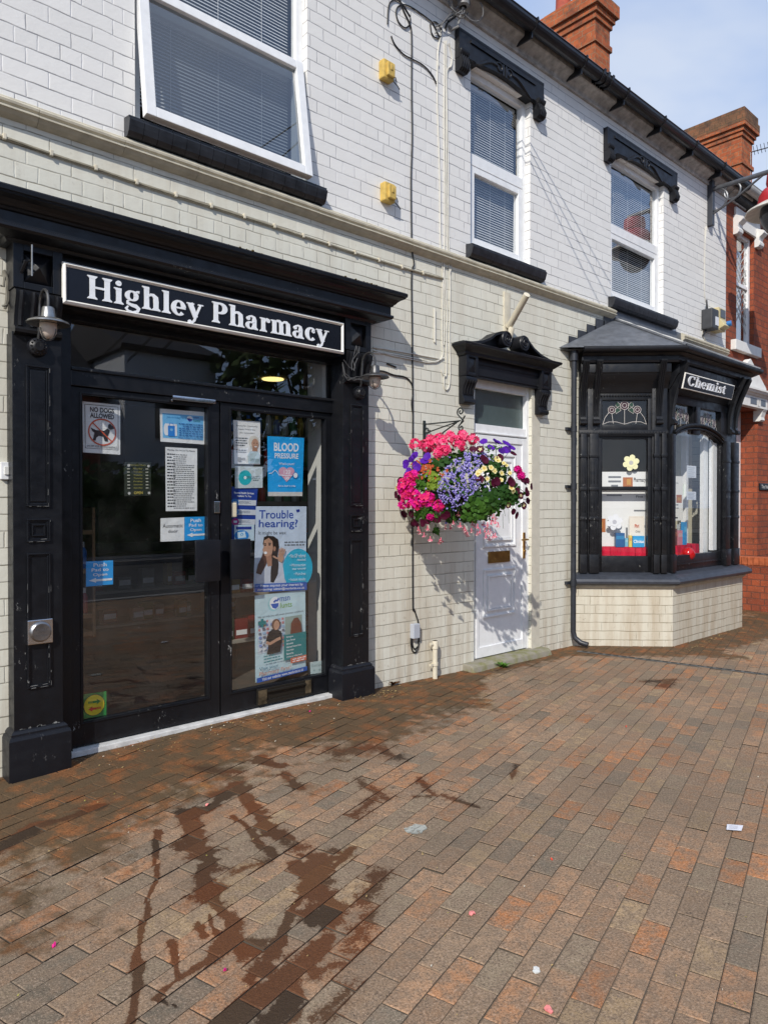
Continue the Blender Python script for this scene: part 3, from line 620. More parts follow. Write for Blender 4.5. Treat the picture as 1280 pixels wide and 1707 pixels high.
def chimney(name, parent, x0, x1, y0, y1, zb, zband, zc, pot, dirty=False):
    mb = MB(); g = 0.028
    mb.box(x0, x1, y0, y1, zb, zband); mb.box(x0 - g, x1 + g, y0 - g, y1 + g, zband, zband + 0.088); mb.box(x0, x1, y0, y1, zband + 0.088, zc)
    z = zc
    for k, o in enumerate((0.030, 0.062, 0.11, 0.11)):
        mb.box(x0 - o, x1 + o, y0 - o, y1 + o, z, z + 0.088 + (0.01 if k > 1 else 0)); z += 0.088 + (0.01 if k > 1 else 0)
    for k, o in enumerate((0.07, 0.02, -0.04)):
        mb.box(x0 - o, x1 + o, y0 - o, y1 + o, z, z + 0.055); z += 0.055
    m3 = MB()
    if not pot: m3.box(x0 - 0.115, x1 + 0.115, y0 - 0.115, y1 + 0.115, z - 0.29, z - 0.14); m3.box(x0 - 0.09, x1 + 0.09, y0 - 0.09, y1 + 0.09, z - 0.1401, z + 0.02)
    ch = mb.build(name, STACK_BRICK, parent, bevel=0.006)
    if m3.v: m3.build('chimney_cap', CAP_BRICK, ch, bevel=0.012)
    if pot:
        for (px_, py_) in pot:
            m2 = MB(); m2.lathe([(0.15, z - 0.05), (0.14, z + 0.05), (0.125, z + 0.1), (0.115, z + 0.42), (0.135, z + 0.44), (0.135, z + 0.50), (0.09, z + 0.50), (0.09, z + 0.2)], (px_, py_, 0), 20)
            m2.build('chimney_pot', flat((0.34, 0.07, 0.04), 0.7, 0.3, 'terracotta', nz=0.2), ch)
    return ch
chimney('chimney', BLD, 9.96, 10.40, 2.02, 3.05, 6.4, 8.70, 9.06, [(10.18, 2.75), (10.18, 2.3)])

# upper windows: frame, panes, blind, sill, lintel
def blind(x0, x1, z0, z1, y, parent, close=0.92):
    mb = MB(); z = z1; rb = random.Random(int(x0 * 100))
    while z > z0:
        w = 0.011; sl = close + rb.uniform(-0.03, 0.03); sag = rb.uniform(-0.0015, 0.0015)
        mb.add([(x0, y - w * cos(sl), z - w * sin(sl)), (x1, y - w * cos(sl), z - w * sin(sl) + sag), (x1, y, z + 0.0025 + sag), (x0, y, z + 0.0025), (x0, y + w * cos(sl), z + w * sin(sl)), (x1, y + w * cos(sl), z + w * sin(sl) + sag)], [(0, 1, 2, 3), (3, 2, 5, 4)]); z -= 0.0225
    for f in (0.2, 0.5, 0.8): mb.tube([(x0 + (x1 - x0) * f, y - 0.014, z1), (x0 + (x1 - x0) * f, y - 0.014, z0)], 0.0016, 4)
    mb.box(x0, x1, y - 0.015, y + 0.015, z1, z1 + 0.03); mb.build('blind', BLIND, parent)
def sill(x0, x1, z0, z1, out, n, parent):
    mb = MB(); w = (x1 - x0) / n; rs = random.Random(int(x0 * 10))
    for k in range(n):
        o = out + rs.uniform(-0.0015, 0.0015); h = z1 - z0
        mb.mould([(x0 + k * w + 0.0012, 0), (x0 + (k + 1) * w - 0.0012, 0)], [(0, z0), (o * 0.55, z0 + 0.002), (o * 0.80, z0 + h * 0.22), (o * 0.92, z0 + h * 0.5), (o, z0 + h * 0.74), (o, z0 + h * 0.80), (o * 0.86, z0 + h * 0.82), (o * 0.88, z1 - 0.004), (0, z1 + 0.006)])
    mb.box(x0 + 0.002, x1 - 0.002, -out * 0.5, 0, z0 + 0.003, z1 - 0.004); mb.build('sill', SILLTILE, parent)
def window(h, zt, open_sash):
    x0, x1, z0, z1 = h; fw = 0.055; mb = MB()
    mb.box(x0, x0 + fw, 0.055, 0.115, z0, z1).box(x1 - fw, x1, 0.055, 0.115, z0, z1).box(x0 + fw, x1 - fw, 0.0555, 0.115, z1 - fw, z1).box(x0 + fw, x1 - fw, 0.0555, 0.115, z0, z0 + fw).box(x0 + fw, x1 - fw, 0.048, 0.115, zt - 0.05, zt + 0.05)
    mb.box(x0 + 0.005, x1 - 0.005, -0.012, 0.055, z0 - 0.012, z0 + 0.012)
    w = mb.build('window', PVC, BLD, bevel=0.004)
    g = MB(); g.quad((x0 + fw, 0.085, zt + 0.05), (x1 - fw, 0.085, zt + 0.05), (x1 - fw, 0.085, z1 - fw), (x0 + fw, 0.085, z1 - fw)); g.build('pane', GLASS_WIN, w)
    blind(x0 + fw + 0.01, x1 - fw - 0.01, zt + 0.04, z1 - fw - 0.03, 0.15, w)
    s = MB()
    fw2 = 0.062; a, b, c, d = x0 + 0.02, x1 - (0.035 if open_sash else 0.02), z0 - 0.006, zt + 0.02
    if open_sash:
        ang = 0.140; pv = Vector((0, 0.02, d)); s.m = Matrix.Translation(pv) @ Matrix.Rotation(-ang, 4, 'X') @ Matrix.Translation(-pv)
    y0, y1 = (0.0, 0.055) if open_sash else (0.052, 0.11)
    if not open_sash: a, b, c, d = x0 + 0.05, x1 - 0.05, z0 + 0.05, zt - 0.046
    s.ring(a, b, c, d, a + fw2, b - fw2, c + fw2, d - fw2, y0, y1); so = s.build('sash', PVC, w, bevel=0.004)
    g = MB(s.m); g.quad((a + fw2, (y0 + y1) / 2, c + fw2), (b - fw2, (y0 + y1) / 2, c + fw2), (b - fw2, (y0 + y1) / 2, d - fw2), (a + fw2, (y0 + y1) / 2, d - fw2)); g.build('pane', GLASS_SASH if open_sash else GLASS_WIN, w)
    blind(x0 + fw + 0.01, x1 - fw - 0.01, z0 + (0.17 if open_sash else 0.06), zt - 0.06, 0.15, w)
    return w
window(W1, 4.50, True); window(W2, 4.47, False); window(W3, 4.47, False)
for x0, x1, n in ((1.655, 3.075, 16), (4.63, 5.70, 11), (6.935, 8.40, 14)): sill(x0, x1, 3.563, 3.675, 0.085, n, BLD)

def lintel(x0, x1):
    mb = MB(); z0, z1 = 5.215, 5.43
    xs = [x0 + (x1 - x0) * k / 30 for k in range(31)]
    def zb(x):
        u = (x - x0) / (x1 - x0); return z0 + 0.02 + 0.045 * math.exp(-((u - 0.5) / 0.26) ** 2) - 0.03 * (abs(u - 0.5) > 0.40)
    for a, b in zip(xs, xs[1:]):
        mb.add([(a, -0.05, zb(a)), (b, -0.05, zb(b)), (b, -0.05, z1), (a, -0.05, z1), (a, 0.1, zb(a)), (b, 0.1, zb(b)), (b, 0, z1), (a, 0, z1)], [(0, 1, 2, 3), (0, 4, 5, 1), (3, 2, 6, 7)])
    mb.box(x0 - 0.001, x1 + 0.001, -0.052, 0, z1 - 0.002, z1 + 0.02); mb.box(x0 + 0.14, x1 - 0.14, -0.062, -0.045, z1 - 0.055, z1 - 0.03)
    mb.poly([(x0, -0.05, zb(x0)), (x0, 0, zb(x0)), (x0, 0, z1), (x0, -0.05, z1)]); mb.poly([(x1, -0.05, zb(x1)), (x1, 0, zb(x1)), (x1, 0, z1), (x1, -0.05, z1)])
    xm = (x0 + x1) / 2
    for s in (-1, 1):
        pts = [(xm + s * (0.10 + 0.03 * k), -0.052, 5.315 + 0.028 * sin(0.5 + k * 0.42) - 0.006 * k) for k in range(11)]
        mb.tube(pts, [0.012 + 0.006 * sin(pi * k / 10) for k in range(11)], 6)
        mb.tube([(xm + s * (0.07 + 0.05 * cos(a) * (1 - a / 12)), -0.053, 5.325 + 0.045 * sin(a) * (1 - a / 12)) for a in [k * 0.45 for k in range(16)]], 0.009, 6)
        mb.box(xm + s * 0.02 - 0.01, xm + s * 0.02 + 0.01, -0.06, -0.045, 5.27, 5.37)
    L = mb.build('lintel', BLACK_CLEAN, BLD)
    for xc in (x0 + 0.055, x1 - 0.055):
        m2 = MB(); prof = [(0.0, 5.10), (-0.045, 5.095), (-0.075, 5.115), (-0.085, 5.15), (-0.07, 5.19), (-0.06, 5.225), (-0.075, 5.25), (-0.078, 5.27), (0.0, 5.27)]
        m2.prism(prof, xc - 0.052, xc + 0.052)
        for k in range(4):
            xx = xc - 0.036 + k * 0.024; m2.tube([(xx, p - 0.002, z) for p, z in prof[1:7]], 0.008, 6)
        m2.build('bracket', BLACK_CLEAN, L)
lintel(4.49, 5.69); lintel(6.83, 8.42)

# ------------------------------------------------------------------ shopfront
def panel(mb, x0, x1, z0, z1, y, m=0.016, d=0.012):
    for k, (o, dd, w) in enumerate(((0, d, m * 0.55), (m * 0.55, d * 0.5, m * 0.5))):
        a, b, c, e = x0 + o, x1 - o, z0 + o, z1 - o
        mb.box(a, b, y - dd, y + 0.002, e - w, e).box(a, b, y - dd, y + 0.002, c, c + w).box(a, a + w, y - dd - 5e-4, y + 0.002, c + w, e - w).box(b - w, b, y - dd - 5e-4, y + 0.002, c + w, e - w)
def pyramid(mb, x0, x1, z0, z1, y, h):
    c = ((x0 + x1) / 2, y - h, (z0 + z1) / 2); q = [(x0, y, z0), (x1, y, z0), (x1, y, z1), (x0, y, z1)]
    for k in range(4): mb.add([q[k], q[(k + 1) % 4], c], [(0, 1, 2)])
YP = -0.10
def pilaster(x0, x1):
    xm = (x0 + x1) / 2; mb = MB()
    mb.box(x0, x1, YP, 0.04, 0.25, 2.33)
    px0, px1 = xm - 0.058, xm + 0.058
    panel(mb, px0, px1, 1.43, 2.165, YP); panel(mb, px0, px1, 1.245, 1.365, YP); panel(mb, xm - 0.033, xm + 0.033, 1.275, 1.335, YP, 0.01); panel(mb, px0, px1, 0.48, 1.185, YP)
    mb.box(px0 + 0.02, px1 - 0.02, YP - 0.006, YP + 0.01, 1.455, 2.14)
    pl = mb.build('pilaster', BLACK, BLD, bevel=0.0025)
    wr, rw = MB(), random.Random(int(x0 * 7))
    for (a, b, c, e) in ((px0, px1, 1.43, 2.165), (px0, px1, 1.245, 1.365), (px0, px1, 0.48, 1.185)):
        for k in range(int(16 * (e - c)) + 5):
            side = rw.choice((0, 1, 1, 2, 2)); L_ = rw.uniform(0.006, 0.05); w_ = rw.uniform(0.0012, 0.0035); y = YP - 0.0138 - rw.uniform(0, 0.0004)
            if side == 2: z0 = c + rw.choice((0.0, 0.0, 0.012)); xx = rw.uniform(a, b - L_); q4 = [(xx, z0), (xx + L_, z0 + rw.uniform(0, 0.001)), (xx + L_ * 0.8, z0 + w_), (xx + L_ * 0.2, z0 + w_ * 0.7)]
            else: xx = (a if side == 0 else b - w_) + rw.uniform(-0.0005, 0.0005) - (0.010 if side and rw.random() < 0.4 else 0); z0 = rw.uniform(c, e - L_); q4 = [(xx, z0), (xx + w_ * 0.8, z0 + L_ * 0.1), (xx + w_, z0 + L_ * 0.8), (xx + w_ * 0.3, z0 + L_)]
            wr.add([(q[0], y, q[1]) for q in q4], [(0, 1, 2, 3)])
    for k in range(12):
        xx = rw.uniform(x0 + 0.01, x1 - 0.03); w_ = rw.uniform(0.004, 0.03); h_ = rw.uniform(0.002, 0.012) ; wr.add([(xx, YP - 0.0012, 0.271), (xx + w_, YP - 0.0012, 0.271), (xx + w_ * 0.7, YP - 0.0012, 0.271 + h_), (xx + w_ * 0.2, YP - 0.0012, 0.271 + h_ * 0.6)], [(0, 1, 2, 3)])
    wr.build('paint_wear', flat((0.20, 0.20, 0.19), 0.7, 0.2, 'bare_worn_edge', nz=0.6), pl)['kind'] = 'stuff'
    b = MB(); b.mould([(x0, 0.03), (x0, YP), (x1, YP), (x1, 0.03)], [(0.0, -0.05), (0.032, -0.05), (0.032, 0.225), (0.026, 0.24), (0.018, 0.245), (0.018, 0.255), (0.008, 0.268), (0.0, 0.272)]); b.build('base', BLACK_CLEAN, pl)
    c = MB(); prof = [(0.03, 2.315), (YP - 0.012, 2.315), (YP - 0.032, 2.325), (YP - 0.036, 2.34), (YP - 0.028, 2.352), (YP - 0.012, 2.36), (YP - 0.016, 2.40), (YP - 0.03, 2.45), (YP - 0.05, 2.50), (YP - 0.052, 2.53), (YP - 0.03, 2.545), (0.03, 2.545)]
    c.prism(prof, x0 + 0.006, x1 - 0.006)
    for k in range(4):
        xx = x0 + 0.035 + k * (x1 - x0 - 0.07) / 3; c.tube([(xx, p - 0.003, z) for p, z in prof[5:10]], 0.013, 8)
    c.build('console', BLACK, pl)
    t = MB(); t.ring(x0, x1, 2.55, 2.80, x0 + 0.05, x1 - 0.05, 2.585, 2.745, YP - 0.028, 0.03); t.box(x0 + 0.04, x1 - 0.04, YP + 0.005, 0.03, 2.57, 2.76); pyramid(t, x0 + 0.05, x1 - 0.05, 2.585, 2.745, YP + 0.004, 0.05); t.build('capital_block', BLACK_WORN, pl, bevel=0.003)
pilaster(1.03, 1.272); pilaster(3.20, 3.442)
mb = MB(); mb.mould([(1.03, 0.0), (1.03, YP), (3.442, YP), (3.442, 0.0)],
    [(-0.02, 2.775), (0.03, 2.775), (0.045, 2.79), (0.06, 2.79), (0.10, 2.80), (0.122, 2.806), (0.132, 2.818), (0.13, 2.832), (0.116, 2.838), (0.116, 2.893), (0.128, 2.898), (0.132, 2.908), (0.142, 2.914), (0.150, 2.926), (0.166, 2.940), (0.186, 2.949), (0.194, 2.953), (0.196, 2.962), (0.204, 2.966), (0.206, 2.986), (0.20, 2.994), (0.0, 3.03)])
CORN = mb.build('cornice', BLACK, BLD, bevel=0.0)
rm_ = random.Random(9); mb = MB()
for k in range(46):     # moss and grit along the top edge of the cornice
    x = rm_.choice([rm_.uniform(1.2, 3.5), rm_.gauss(2.27, 0.05), rm_.gauss(3.25, 0.06)]); s = rm_.uniform(0.004, 0.011)
    mb.lathe([(0.0005, s * 0.9), (s * 0.8, s * 0.5), (s, 0), (s * 0.8, -s * 0.3)], (x, YP - 0.195 + rm_.uniform(-0.006, 0.02), 2.993), 6)
mb.build('moss', flat((0.09, 0.07, 0.03), 0.95, 0.1, 'moss', nz=0.4), CORN)['kind'] = 'stuff'
mb = MB(); mb.box(1.272, 3.20, -0.081, 0.03, 2.50, 2.80); mb.build('fascia_board', BLACK_CLEAN, BLD, bevel=0.003)

YD = 0.04
def dx(px_): return P(px_, 900, YD).x
FR = MB()
FR.box(1.15, 1.362, YD - 0.02, 0.14, 0.04, 2.52).box(3.228, 3.33, YD - 0.025, 0.14, 0.04, 2.52)
FR.box(1.362, 3.228, YD - 0.018, 0.14, 2.105, 2.212).box(1.362, 3.228, YD - 0.012, 0.12, 2.47, 2.52).box(1.362, 3.228, YD - 0.03, YD - 0.018, 2.19, 2.205)
SHOPFR = FR.build('door_frame', BLACK, BLD, bevel=0.003)
g = MB(); g.quad((1.362, 0.062, 2.212), (3.228, 0.062, 2.212), (3.228, 0.062, 2.47), (1.362, 0.062, 2.47)); g.build('transom_pane', GLASS_SHOP, SHOPFR)
mb = MB(); mb.box(1.29, 3.232, -0.012, 0.14, 0.03, 0.062); mb.build('threshold', flat((0.60, 0.60, 0.58), 0.5, 0.4, 'pale_threshold', nz=0.2), BLD, bevel=0.004)
mb = MB(); mb.box(1.27, 3.22, 0.004, 0.14, -0.05, 0.0295); mb.build('threshold_riser', BLACK_CLEAN, BLD)
for x0, x1, gx0, gx1 in ((1.366, 2.288, 1.424, 2.207), (2.298, 3.224, 2.374, 3.145)):
    mb = MB(); mb.ring(x0, x1, 0.072, 2.102, gx0, gx1, 0.205, 2.062, YD, YD + 0.05); 
    panel(mb, gx0 - 0.012, gx1 + 0.012, 0.193, 2.074, YD, 0.014, 0.006); d = mb.build('shop_door', BLACK, BLD, bevel=0.002)
    g = MB(); g.quad((gx0, 0.062, 0.205), (gx1, 0.062, 0.205), (gx1, 0.062, 2.062), (gx0, 0.062, 2.062)); g.build('pane', GLASS_SHOP, d)
    h = MB(); hx0, hx1 = (2.085, 2.255) if x0 < 2 else (2.335, 2.475)
    h.box(hx0, hx1, YD - 0.075, YD - 0.055, 0.955, 1.215)
    for z in (1.0, 1.17): h.tube([((hx0 + hx1) / 2, YD - 0.06, z), ((hx0 + hx1) / 2, YD + 0.01, z)], 0.012, 8)
    h.build('handle', BLACK_CLEAN, d, bevel=0.004)
    if x0 < 2:
        h = MB(); h.box(1.955, 2.245, YD - 0.035, YD - 0.002, 2.082, 2.108); h.tube([(1.95, YD - 0.02, 2.083), (1.958, YD - 0.02, 2.07)], 0.006, 6); h.build('door_closer', CHROME, d, bevel=0.004)
    else:
        h = MB(); h.box(2.245 + 0.0, 2.288, YD - 0.012, YD - 0.001, 1.385, 1.46); h.build('lock_plate', CHROME, d, bevel=0.003)
        h = MB(); h.ring(2.56, 3.01, 0.085, 0.195, 2.635, 2.95, 0.112, 0.17, YD - 0.02, YD - 0.0005); h.box(2.63, 2.955, YD - 0.013, YD - 0.001, 0.108, 0.175); h.box(2.635, 2.95, YD - 0.032, YD - 0.02, 0.163, 0.178); h.build('letter_plate', [NT('worn_letter_plate').P(Base_Color=(0.03, 0.027, 0.022), Roughness=0.4, Metallic=0.5)], d, bevel=0.003)
        for q_ in ((2.565, 2.632, 0.09, 0.185), (2.952, 3.0, 0.10, 0.19)): h = MB(); h.box(q_[0], q_[1], YD - 0.023, YD - 0.0205, q_[2], q_[3]); h.build('brass_wear', flat((0.13, 0.10, 0.06), 0.55, 0.4, 'worn_brass', 0.5, nz=0.9), d)
# interior room of the shop
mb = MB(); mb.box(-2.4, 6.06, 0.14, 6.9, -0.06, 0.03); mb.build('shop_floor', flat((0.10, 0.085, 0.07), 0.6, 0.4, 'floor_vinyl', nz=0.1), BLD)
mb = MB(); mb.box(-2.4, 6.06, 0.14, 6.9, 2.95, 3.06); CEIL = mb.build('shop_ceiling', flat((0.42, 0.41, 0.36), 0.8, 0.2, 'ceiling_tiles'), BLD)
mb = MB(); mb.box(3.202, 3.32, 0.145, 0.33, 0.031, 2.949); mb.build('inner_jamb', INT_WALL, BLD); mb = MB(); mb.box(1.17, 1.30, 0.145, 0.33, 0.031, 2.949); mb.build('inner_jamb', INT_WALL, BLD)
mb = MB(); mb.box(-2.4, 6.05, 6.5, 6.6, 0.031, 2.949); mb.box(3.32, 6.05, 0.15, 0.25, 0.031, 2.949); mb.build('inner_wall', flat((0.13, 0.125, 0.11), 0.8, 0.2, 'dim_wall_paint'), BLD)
c = PX(455, 632, 3.25); lz = 2.945; dd = ray(455, 632); p = CC + dd * ((lz - CC.z) / dd.z)
em = NT('lit_downlight'); em.P(Base_Color=(0.8, 0.7, 0.3), Emission_Color=(1.0, 0.80, 0.30, 1), Emission_Strength=1.4)
t = MB(); t.lathe([(0.001, 0), (0.10, 0.0), (0.10, 0.004)], (p.x, p.y, 2.944), 24); t.lathe([(0.10, 0), (0.13, -0.006), (0.13, 0.004)], (p.x, p.y, 2.944), 24)
DL = t.build('downlight', em.m, None); tag(DL, 'lit round yellow downlight in the shop ceiling', 'ceiling light')

# ------------------------------------------------------------------ residents' door
YR = 0.05
mb = MB(); mb.box(4.745, 4.80, YR - 0.01, 0.12, 0.06, 2.60).box(5.545, 5.585, YR - 0.012, 0.12, 0.06, 2.60).box(4.80, 5.545, YR - 0.006, 0.12, 2.475, 2.60).box(4.80, 5.545, YR - 0.006, 0.12, 2.07, 2.158)
mb.box(4.80, 5.545, YR - 0.02, YR - 0.006, 2.075, 2.088)
RD = mb.build('front_door', PVC, BLD, bevel=0.004)
g = MB(); g.quad((4.80, 0.08, 2.158), (5.545, 0.08, 2.158), (5.545, 0.08, 2.475), (4.80, 0.08, 2.475)); g.build('fanlight', GLASS_OBS, RD)
mb = MB(); mb.box(4.806, 5.54, 0.04, 0.10, 0.072, 2.062); mb.box(4.806, 5.54, 0.10, 0.11, 2.0, 2.6)
mb.ring(4.806, 5.54, 0.073, 2.061, 4.845, 5.475, 0.165, 2.005, 0.028, 0.041)
for z0, z1 in ((0.42, 0.855), (1.055, 1.90)):
    for o, y, y2 in ((0, 0.026, 0.0395), (0.055, 0.022, 0.0396), (0.075, 0.030, 0.0397)): mb.ring(4.915 + o, 5.375 - o, z0 + o, z1 - o, 4.915 + o + 0.018, 5.375 - o - 0.018, z0 + o + 0.018, z1 - o - 0.018, y, y2)
    mb.box(5.0, 5.29, 0.032, 0.0398, z0 + 0.085, z1 - 0.085)
mb.build('door_leaf', PVC, RD, bevel=0.003)
mb = MB(); mb.ring(4.98, 5.285, 0.91, 1.013, 5.0, 5.265, 0.93, 0.993, 0.026, 0.0395); mb.box(4.998, 5.267, 0.031, 0.0396, 0.928, 0.995); mb.build('letter_plate', flat((0.30, 0.19, 0.06), 0.38, 0.5, 'aged_brass', 0.85, nz=0.2), RD, bevel=0.002)
hz = P(872, 914, 0.03); mb = MB(); mb.box(hz.x - 0.014, hz.x + 0.014, 0.016, 0.028, 0.93, 1.175); mb.tube([(hz.x, 0.02, 1.11), (hz.x, -0.025, 1.11), (hz.x - 0.02, -0.03, 1.11), (hz.x - 0.10, -0.03, 1.11)], 0.009, 8); mb.lathe([(0.012, 0.0), (0.012, -0.012), (0.001, -0.013)], (hz.x, 0.018, 1.0), 12, 'y'); mb.build('handle', BRASS, RD, bevel=0.002)
mb = MB(); mb.box(5.575, 5.70, -0.006, 0.0, 0.02, 2.46); mb.build('door_reveal', flat((0.56, 0.53, 0.44), 0.6, 0.3, 'beige_render', nz=0.08), RD)
st = NT('mossy_stone'); v = st.obj(); st.P(Base_Color=st.mix(st.ramp(st.noise(9, 6, v), [(0.42, 0.0), (0.62, 0.8)]), (0.26, 0.24, 0.19), (0.17, 0.17, 0.05)), Roughness=0.9); st.bump(st.noise(30, 5, v), 0.5, 0.01)
mb = MB(); mb.prism([(0.12, -0.05), (-0.115, -0.05), (-0.125, 0.0), (-0.115, 0.045), (-0.085, 0.063), (0.12, 0.066)], 4.60, 5.74); mb.build('doorstep', st.m, BLD, bevel=0.012)
# door hood with scrolled pediment
HD = MB(); HD.box(4.68, 5.63, -0.045, 0.0, 2.54, 2.80); panel(HD, 4.70, 5.605, 2.56, 2.665, -0.045, 0.012, 0.008)
HD.mould([(4.53, 0.0), (4.53, -0.085), (5.765, -0.085), (5.765, 0.0)], [(0, 2.705), (0.012, 2.715), (0.014, 2.735), (0.03, 2.745), (0.052, 2.765), (0.066, 2.776), (0.075, 2.780), (0.078, 2.797), (0.07, 2.803), (0, 2.815)])
hood = HD.build('door_hood', BLACK_CLEAN, BLD)
for x0 in (4.538, 5.612):
    x1 = x0 + 0.153; m2 = MB(); m2.ring(x0, x1, 2.535, 2.72, x0 + 0.032, x1 - 0.032, 2.565, 2.69, -0.092, -0.002); m2.box(x0 + 0.02, x1 - 0.02, -0.078, 0, 2.55, 2.70); pyramid(m2, x0 + 0.034, x1 - 0.034, 2.567, 2.688, -0.078, 0.022)
    prof = [(0, 2.300), (-0.055, 2.300), (-0.068, 2.315), (-0.066, 2.335), (-0.05, 2.35), (-0.046, 2.38), (-0.052, 2.43), (-0.072, 2.475), (-0.088, 2.50), (-0.085, 2.53), (0, 2.535)]
    m2.prism(prof, x0 + 0.004, x1 - 0.004)
    for k in range(4):
        xx = x0 + 0.026 + k * 0.0337; m2.tube([(xx, p, z) for p, z in prof[5:9]], 0.0105, 8)
    m2.build('console', BLACK_CLEAN, hood, bevel=0.002)
pm = MB()
def scroll_side(xt, xc, s):
    top = [(xt, 2.812), (xt + s * 0.12, 2.822), (xt + s * 0.25, 2.848), (xt + s * 0.36, 2.892), (xt + s * 0.44, 2.945), (xc - s * 0.06, 2.972), (xc, 2.982)]
    bot = [(xt, 2.80)] + [(x, 2.80) for x, z in top[1:]]
    for (a, b), (c, d), (e, f), (g_, h) in zip(top, top[1:], bot, bot[1:]):
        pm.add([(a, -0.115, b), (c, -0.115, d), (c, 0, d), (a, 0, b)], [(0, 1, 2, 3)])
        pm.add([(a, -0.115, b - 0.022), (c, -0.115, d - 0.022), (c, -0.115, d), (a, -0.115, b)], [(0, 1, 2, 3)]); pm.add([(a, -0.115, b - 0.022), (c, -0.115, d - 0.022), (c, -0.05, d - 0.022), (a, -0.05, b - 0.022)], [(0, 1, 2, 3)])
        pm.add([(e, -0.05, f), (g_, -0.05, h), (c, -0.05, d - 0.01), (a, -0.05, b - 0.01)], [(0, 1, 2, 3)])
    pm.lathe([(0.001, -0.13), (0.066, -0.13), (0.072, -0.122), (0.072, 0.0)], (xc, 0, 2.91), 28, 'y')
    pm.tube([(xc + s * (0.058 - 0.0031 * k) * cos(pi / 2 - k * 0.7), -0.131, 2.91 + (0.058 - 0.0031 * k) * sin(pi / 2 - k * 0.7)) for k in range(17)], 0.007, 6)
scroll_side(4.47, 5.045, 1); scroll_side(5.825, 5.30, -1); pm.box(5.10, 5.25, -0.05, 0, 2.80, 2.835)
pm.build('pediment', BLACK_CLEAN, hood)

# ------------------------------------------------------------------ bay window
CO, FO, RO = (6.37, 0, 0), (7.0, -0.63, 0), (8.68, -0.63, 0)
MC = face_matrix(CO, (1, -1), (-1, -1)); MF = face_matrix(FO, (1, 0), (0, -1)); MR = face_matrix(RO, (1, 1), (1, -1))
BASEP = [(6.27, 0.0), (6.98, -0.71), (8.72, -0.71), (9.43, 0.0)]; FRP = [(6.37, 0.0), (7.0, -0.63), (8.68, -0.63), (9.31, 0.0)]
mb = MB(); mb.mould(BASEP, [(-0.2, -0.1), (0, -0.1), (0, 0.60), (-0.2, 0.60)]); BAY = mb.build('bay_window', BAY_BRICK, BLD)
mb = MB(); mb.mould(BASEP, [(-0.05, 0.585), (0.012, 0.588), (0.02, 0.60), (0.034, 0.606), (0.034, 0.622), (-0.05, 0.626)]); mb.build('bay_moulding', CREAM_STONE, BAY)
mb = MB(); mb.mould(BASEP, [(-0.35, 0.624), (0.04, 0.624), (0.075, 0.632), (0.092, 0.645), (0.096, 0.665), (0.086, 0.688), (0.06, 0.705), (0.02, 0.725), (-0.09, 0.752), (-0.35, 0.76)]); mb.build('bay_sill', BAYSILL, BAY)
def bayframe(M, L, posts, glassr, leadr, midrail, name):
    mb = MB(M)
    for a, b in posts:
        mb.box(a, b, -0.03, 0.06, 0.74, 2.62)
        n_ = 2 if b - a > 0.12 else 1; w = (b - a) / n_
        for k in range(n_):
            c0, c1 = a + k * w + 0.008, a + (k + 1) * w - 0.008
            mb.box(c0, c1, -0.072, -0.028, 0.742, 0.93); mb.box(c0 + 0.008, c1 - 0.008, -0.06, -0.028, 0.93, 2.16)
            for z in (1.28, 1.58, 1.92): mb.box(c0, c1, -0.068, -0.028, z, z + 0.035)
            for q in range(3): xx = c0 + 0.018 + q * (c1 - c0 - 0.036) / 2; mb.tube([(xx, -0.06, 0.98), (xx, -0.06, 1.26)], 0.004, 6); mb.tube([(xx, -0.06, 1.36), (xx, -0.06, 1.57)], 0.004, 6); mb.tube([(xx, -0.06, 1.65), (xx, -0.06, 1.9)], 0.004, 6)
    mb.box(0, L, -0.038, 0.06, 2.135 if name == 'c' else 2.5, 2.20 if name == 'c' else 2.62)
    gx0, gx1, gz0, gz1 = glassr
    mb.box(gx0 - 0.06, gx1 + 0.06, -0.012, 0.05, 0.742, gz0)
    return mb
# canted side
mb = bayframe(MC, 0.891, ((0.0, 0.085), (0.09, 0.205), (0.735, 0.885)), (0.24, 0.70, 0.912, 2.11), None, 1.6, 'c')
mb.box(0.20, 0.24, -0.012, 0.05, 0.74, 2.52).box(0.70, 0.74, -0.012, 0.05, 0.74, 2.52).box(0.24, 0.70, -0.010, 0.05, 2.11, 2.136).box(0.24, 0.70, -0.010, 0.045, 1.585, 1.625).box(0.24, 0.70, -0.010, 0.05, 2.20, 2.255).box(0.2, 0.74, -0.011, 0.05, 2.505, 2.575)
mb.box(0, 0.891, -0.05, -0.03, 2.15, 2.185)
for k in range(30): mb.box(0.01 + k * 0.0295, 0.028 + k * 0.0295, -0.055, -0.045, 2.158, 2.178)
for k in range(18): mb.tube([(0.22 + k * 0.0285, -0.02, 2.553), (0.236 + k * 0.0285, -0.02, 2.553)], 0.012, 6)
mb.prism([(0.05, 2.58), (-0.02, 2.58), (-0.03, 2.62), (-0.065, 2.68), (-0.115, 2.74), (-0.12, 2.76), (-0.13, 2.77), (-0.13, 2.86), (0.05, 2.86)], 0.0, 0.891)
mb.build('bay_frame', BLACK, BAY, bevel=0.0018)
mb = MB(MF); gx0, gx1 = 0.092, 1.272
mb.box(0.0, gx0, -0.03, 0.06, 0.74, 2.62).box(gx1, 1.68, -0.012, 0.06, 0.74, 2.62).box(0.0, 1.68, -0.0125, 0.055, 2.49, 2.60).box(gx0, gx1, -0.012, 0.05, 0.742, 0.905).box(gx0, gx1, -0.02, 0.03, 0.80, 0.82)
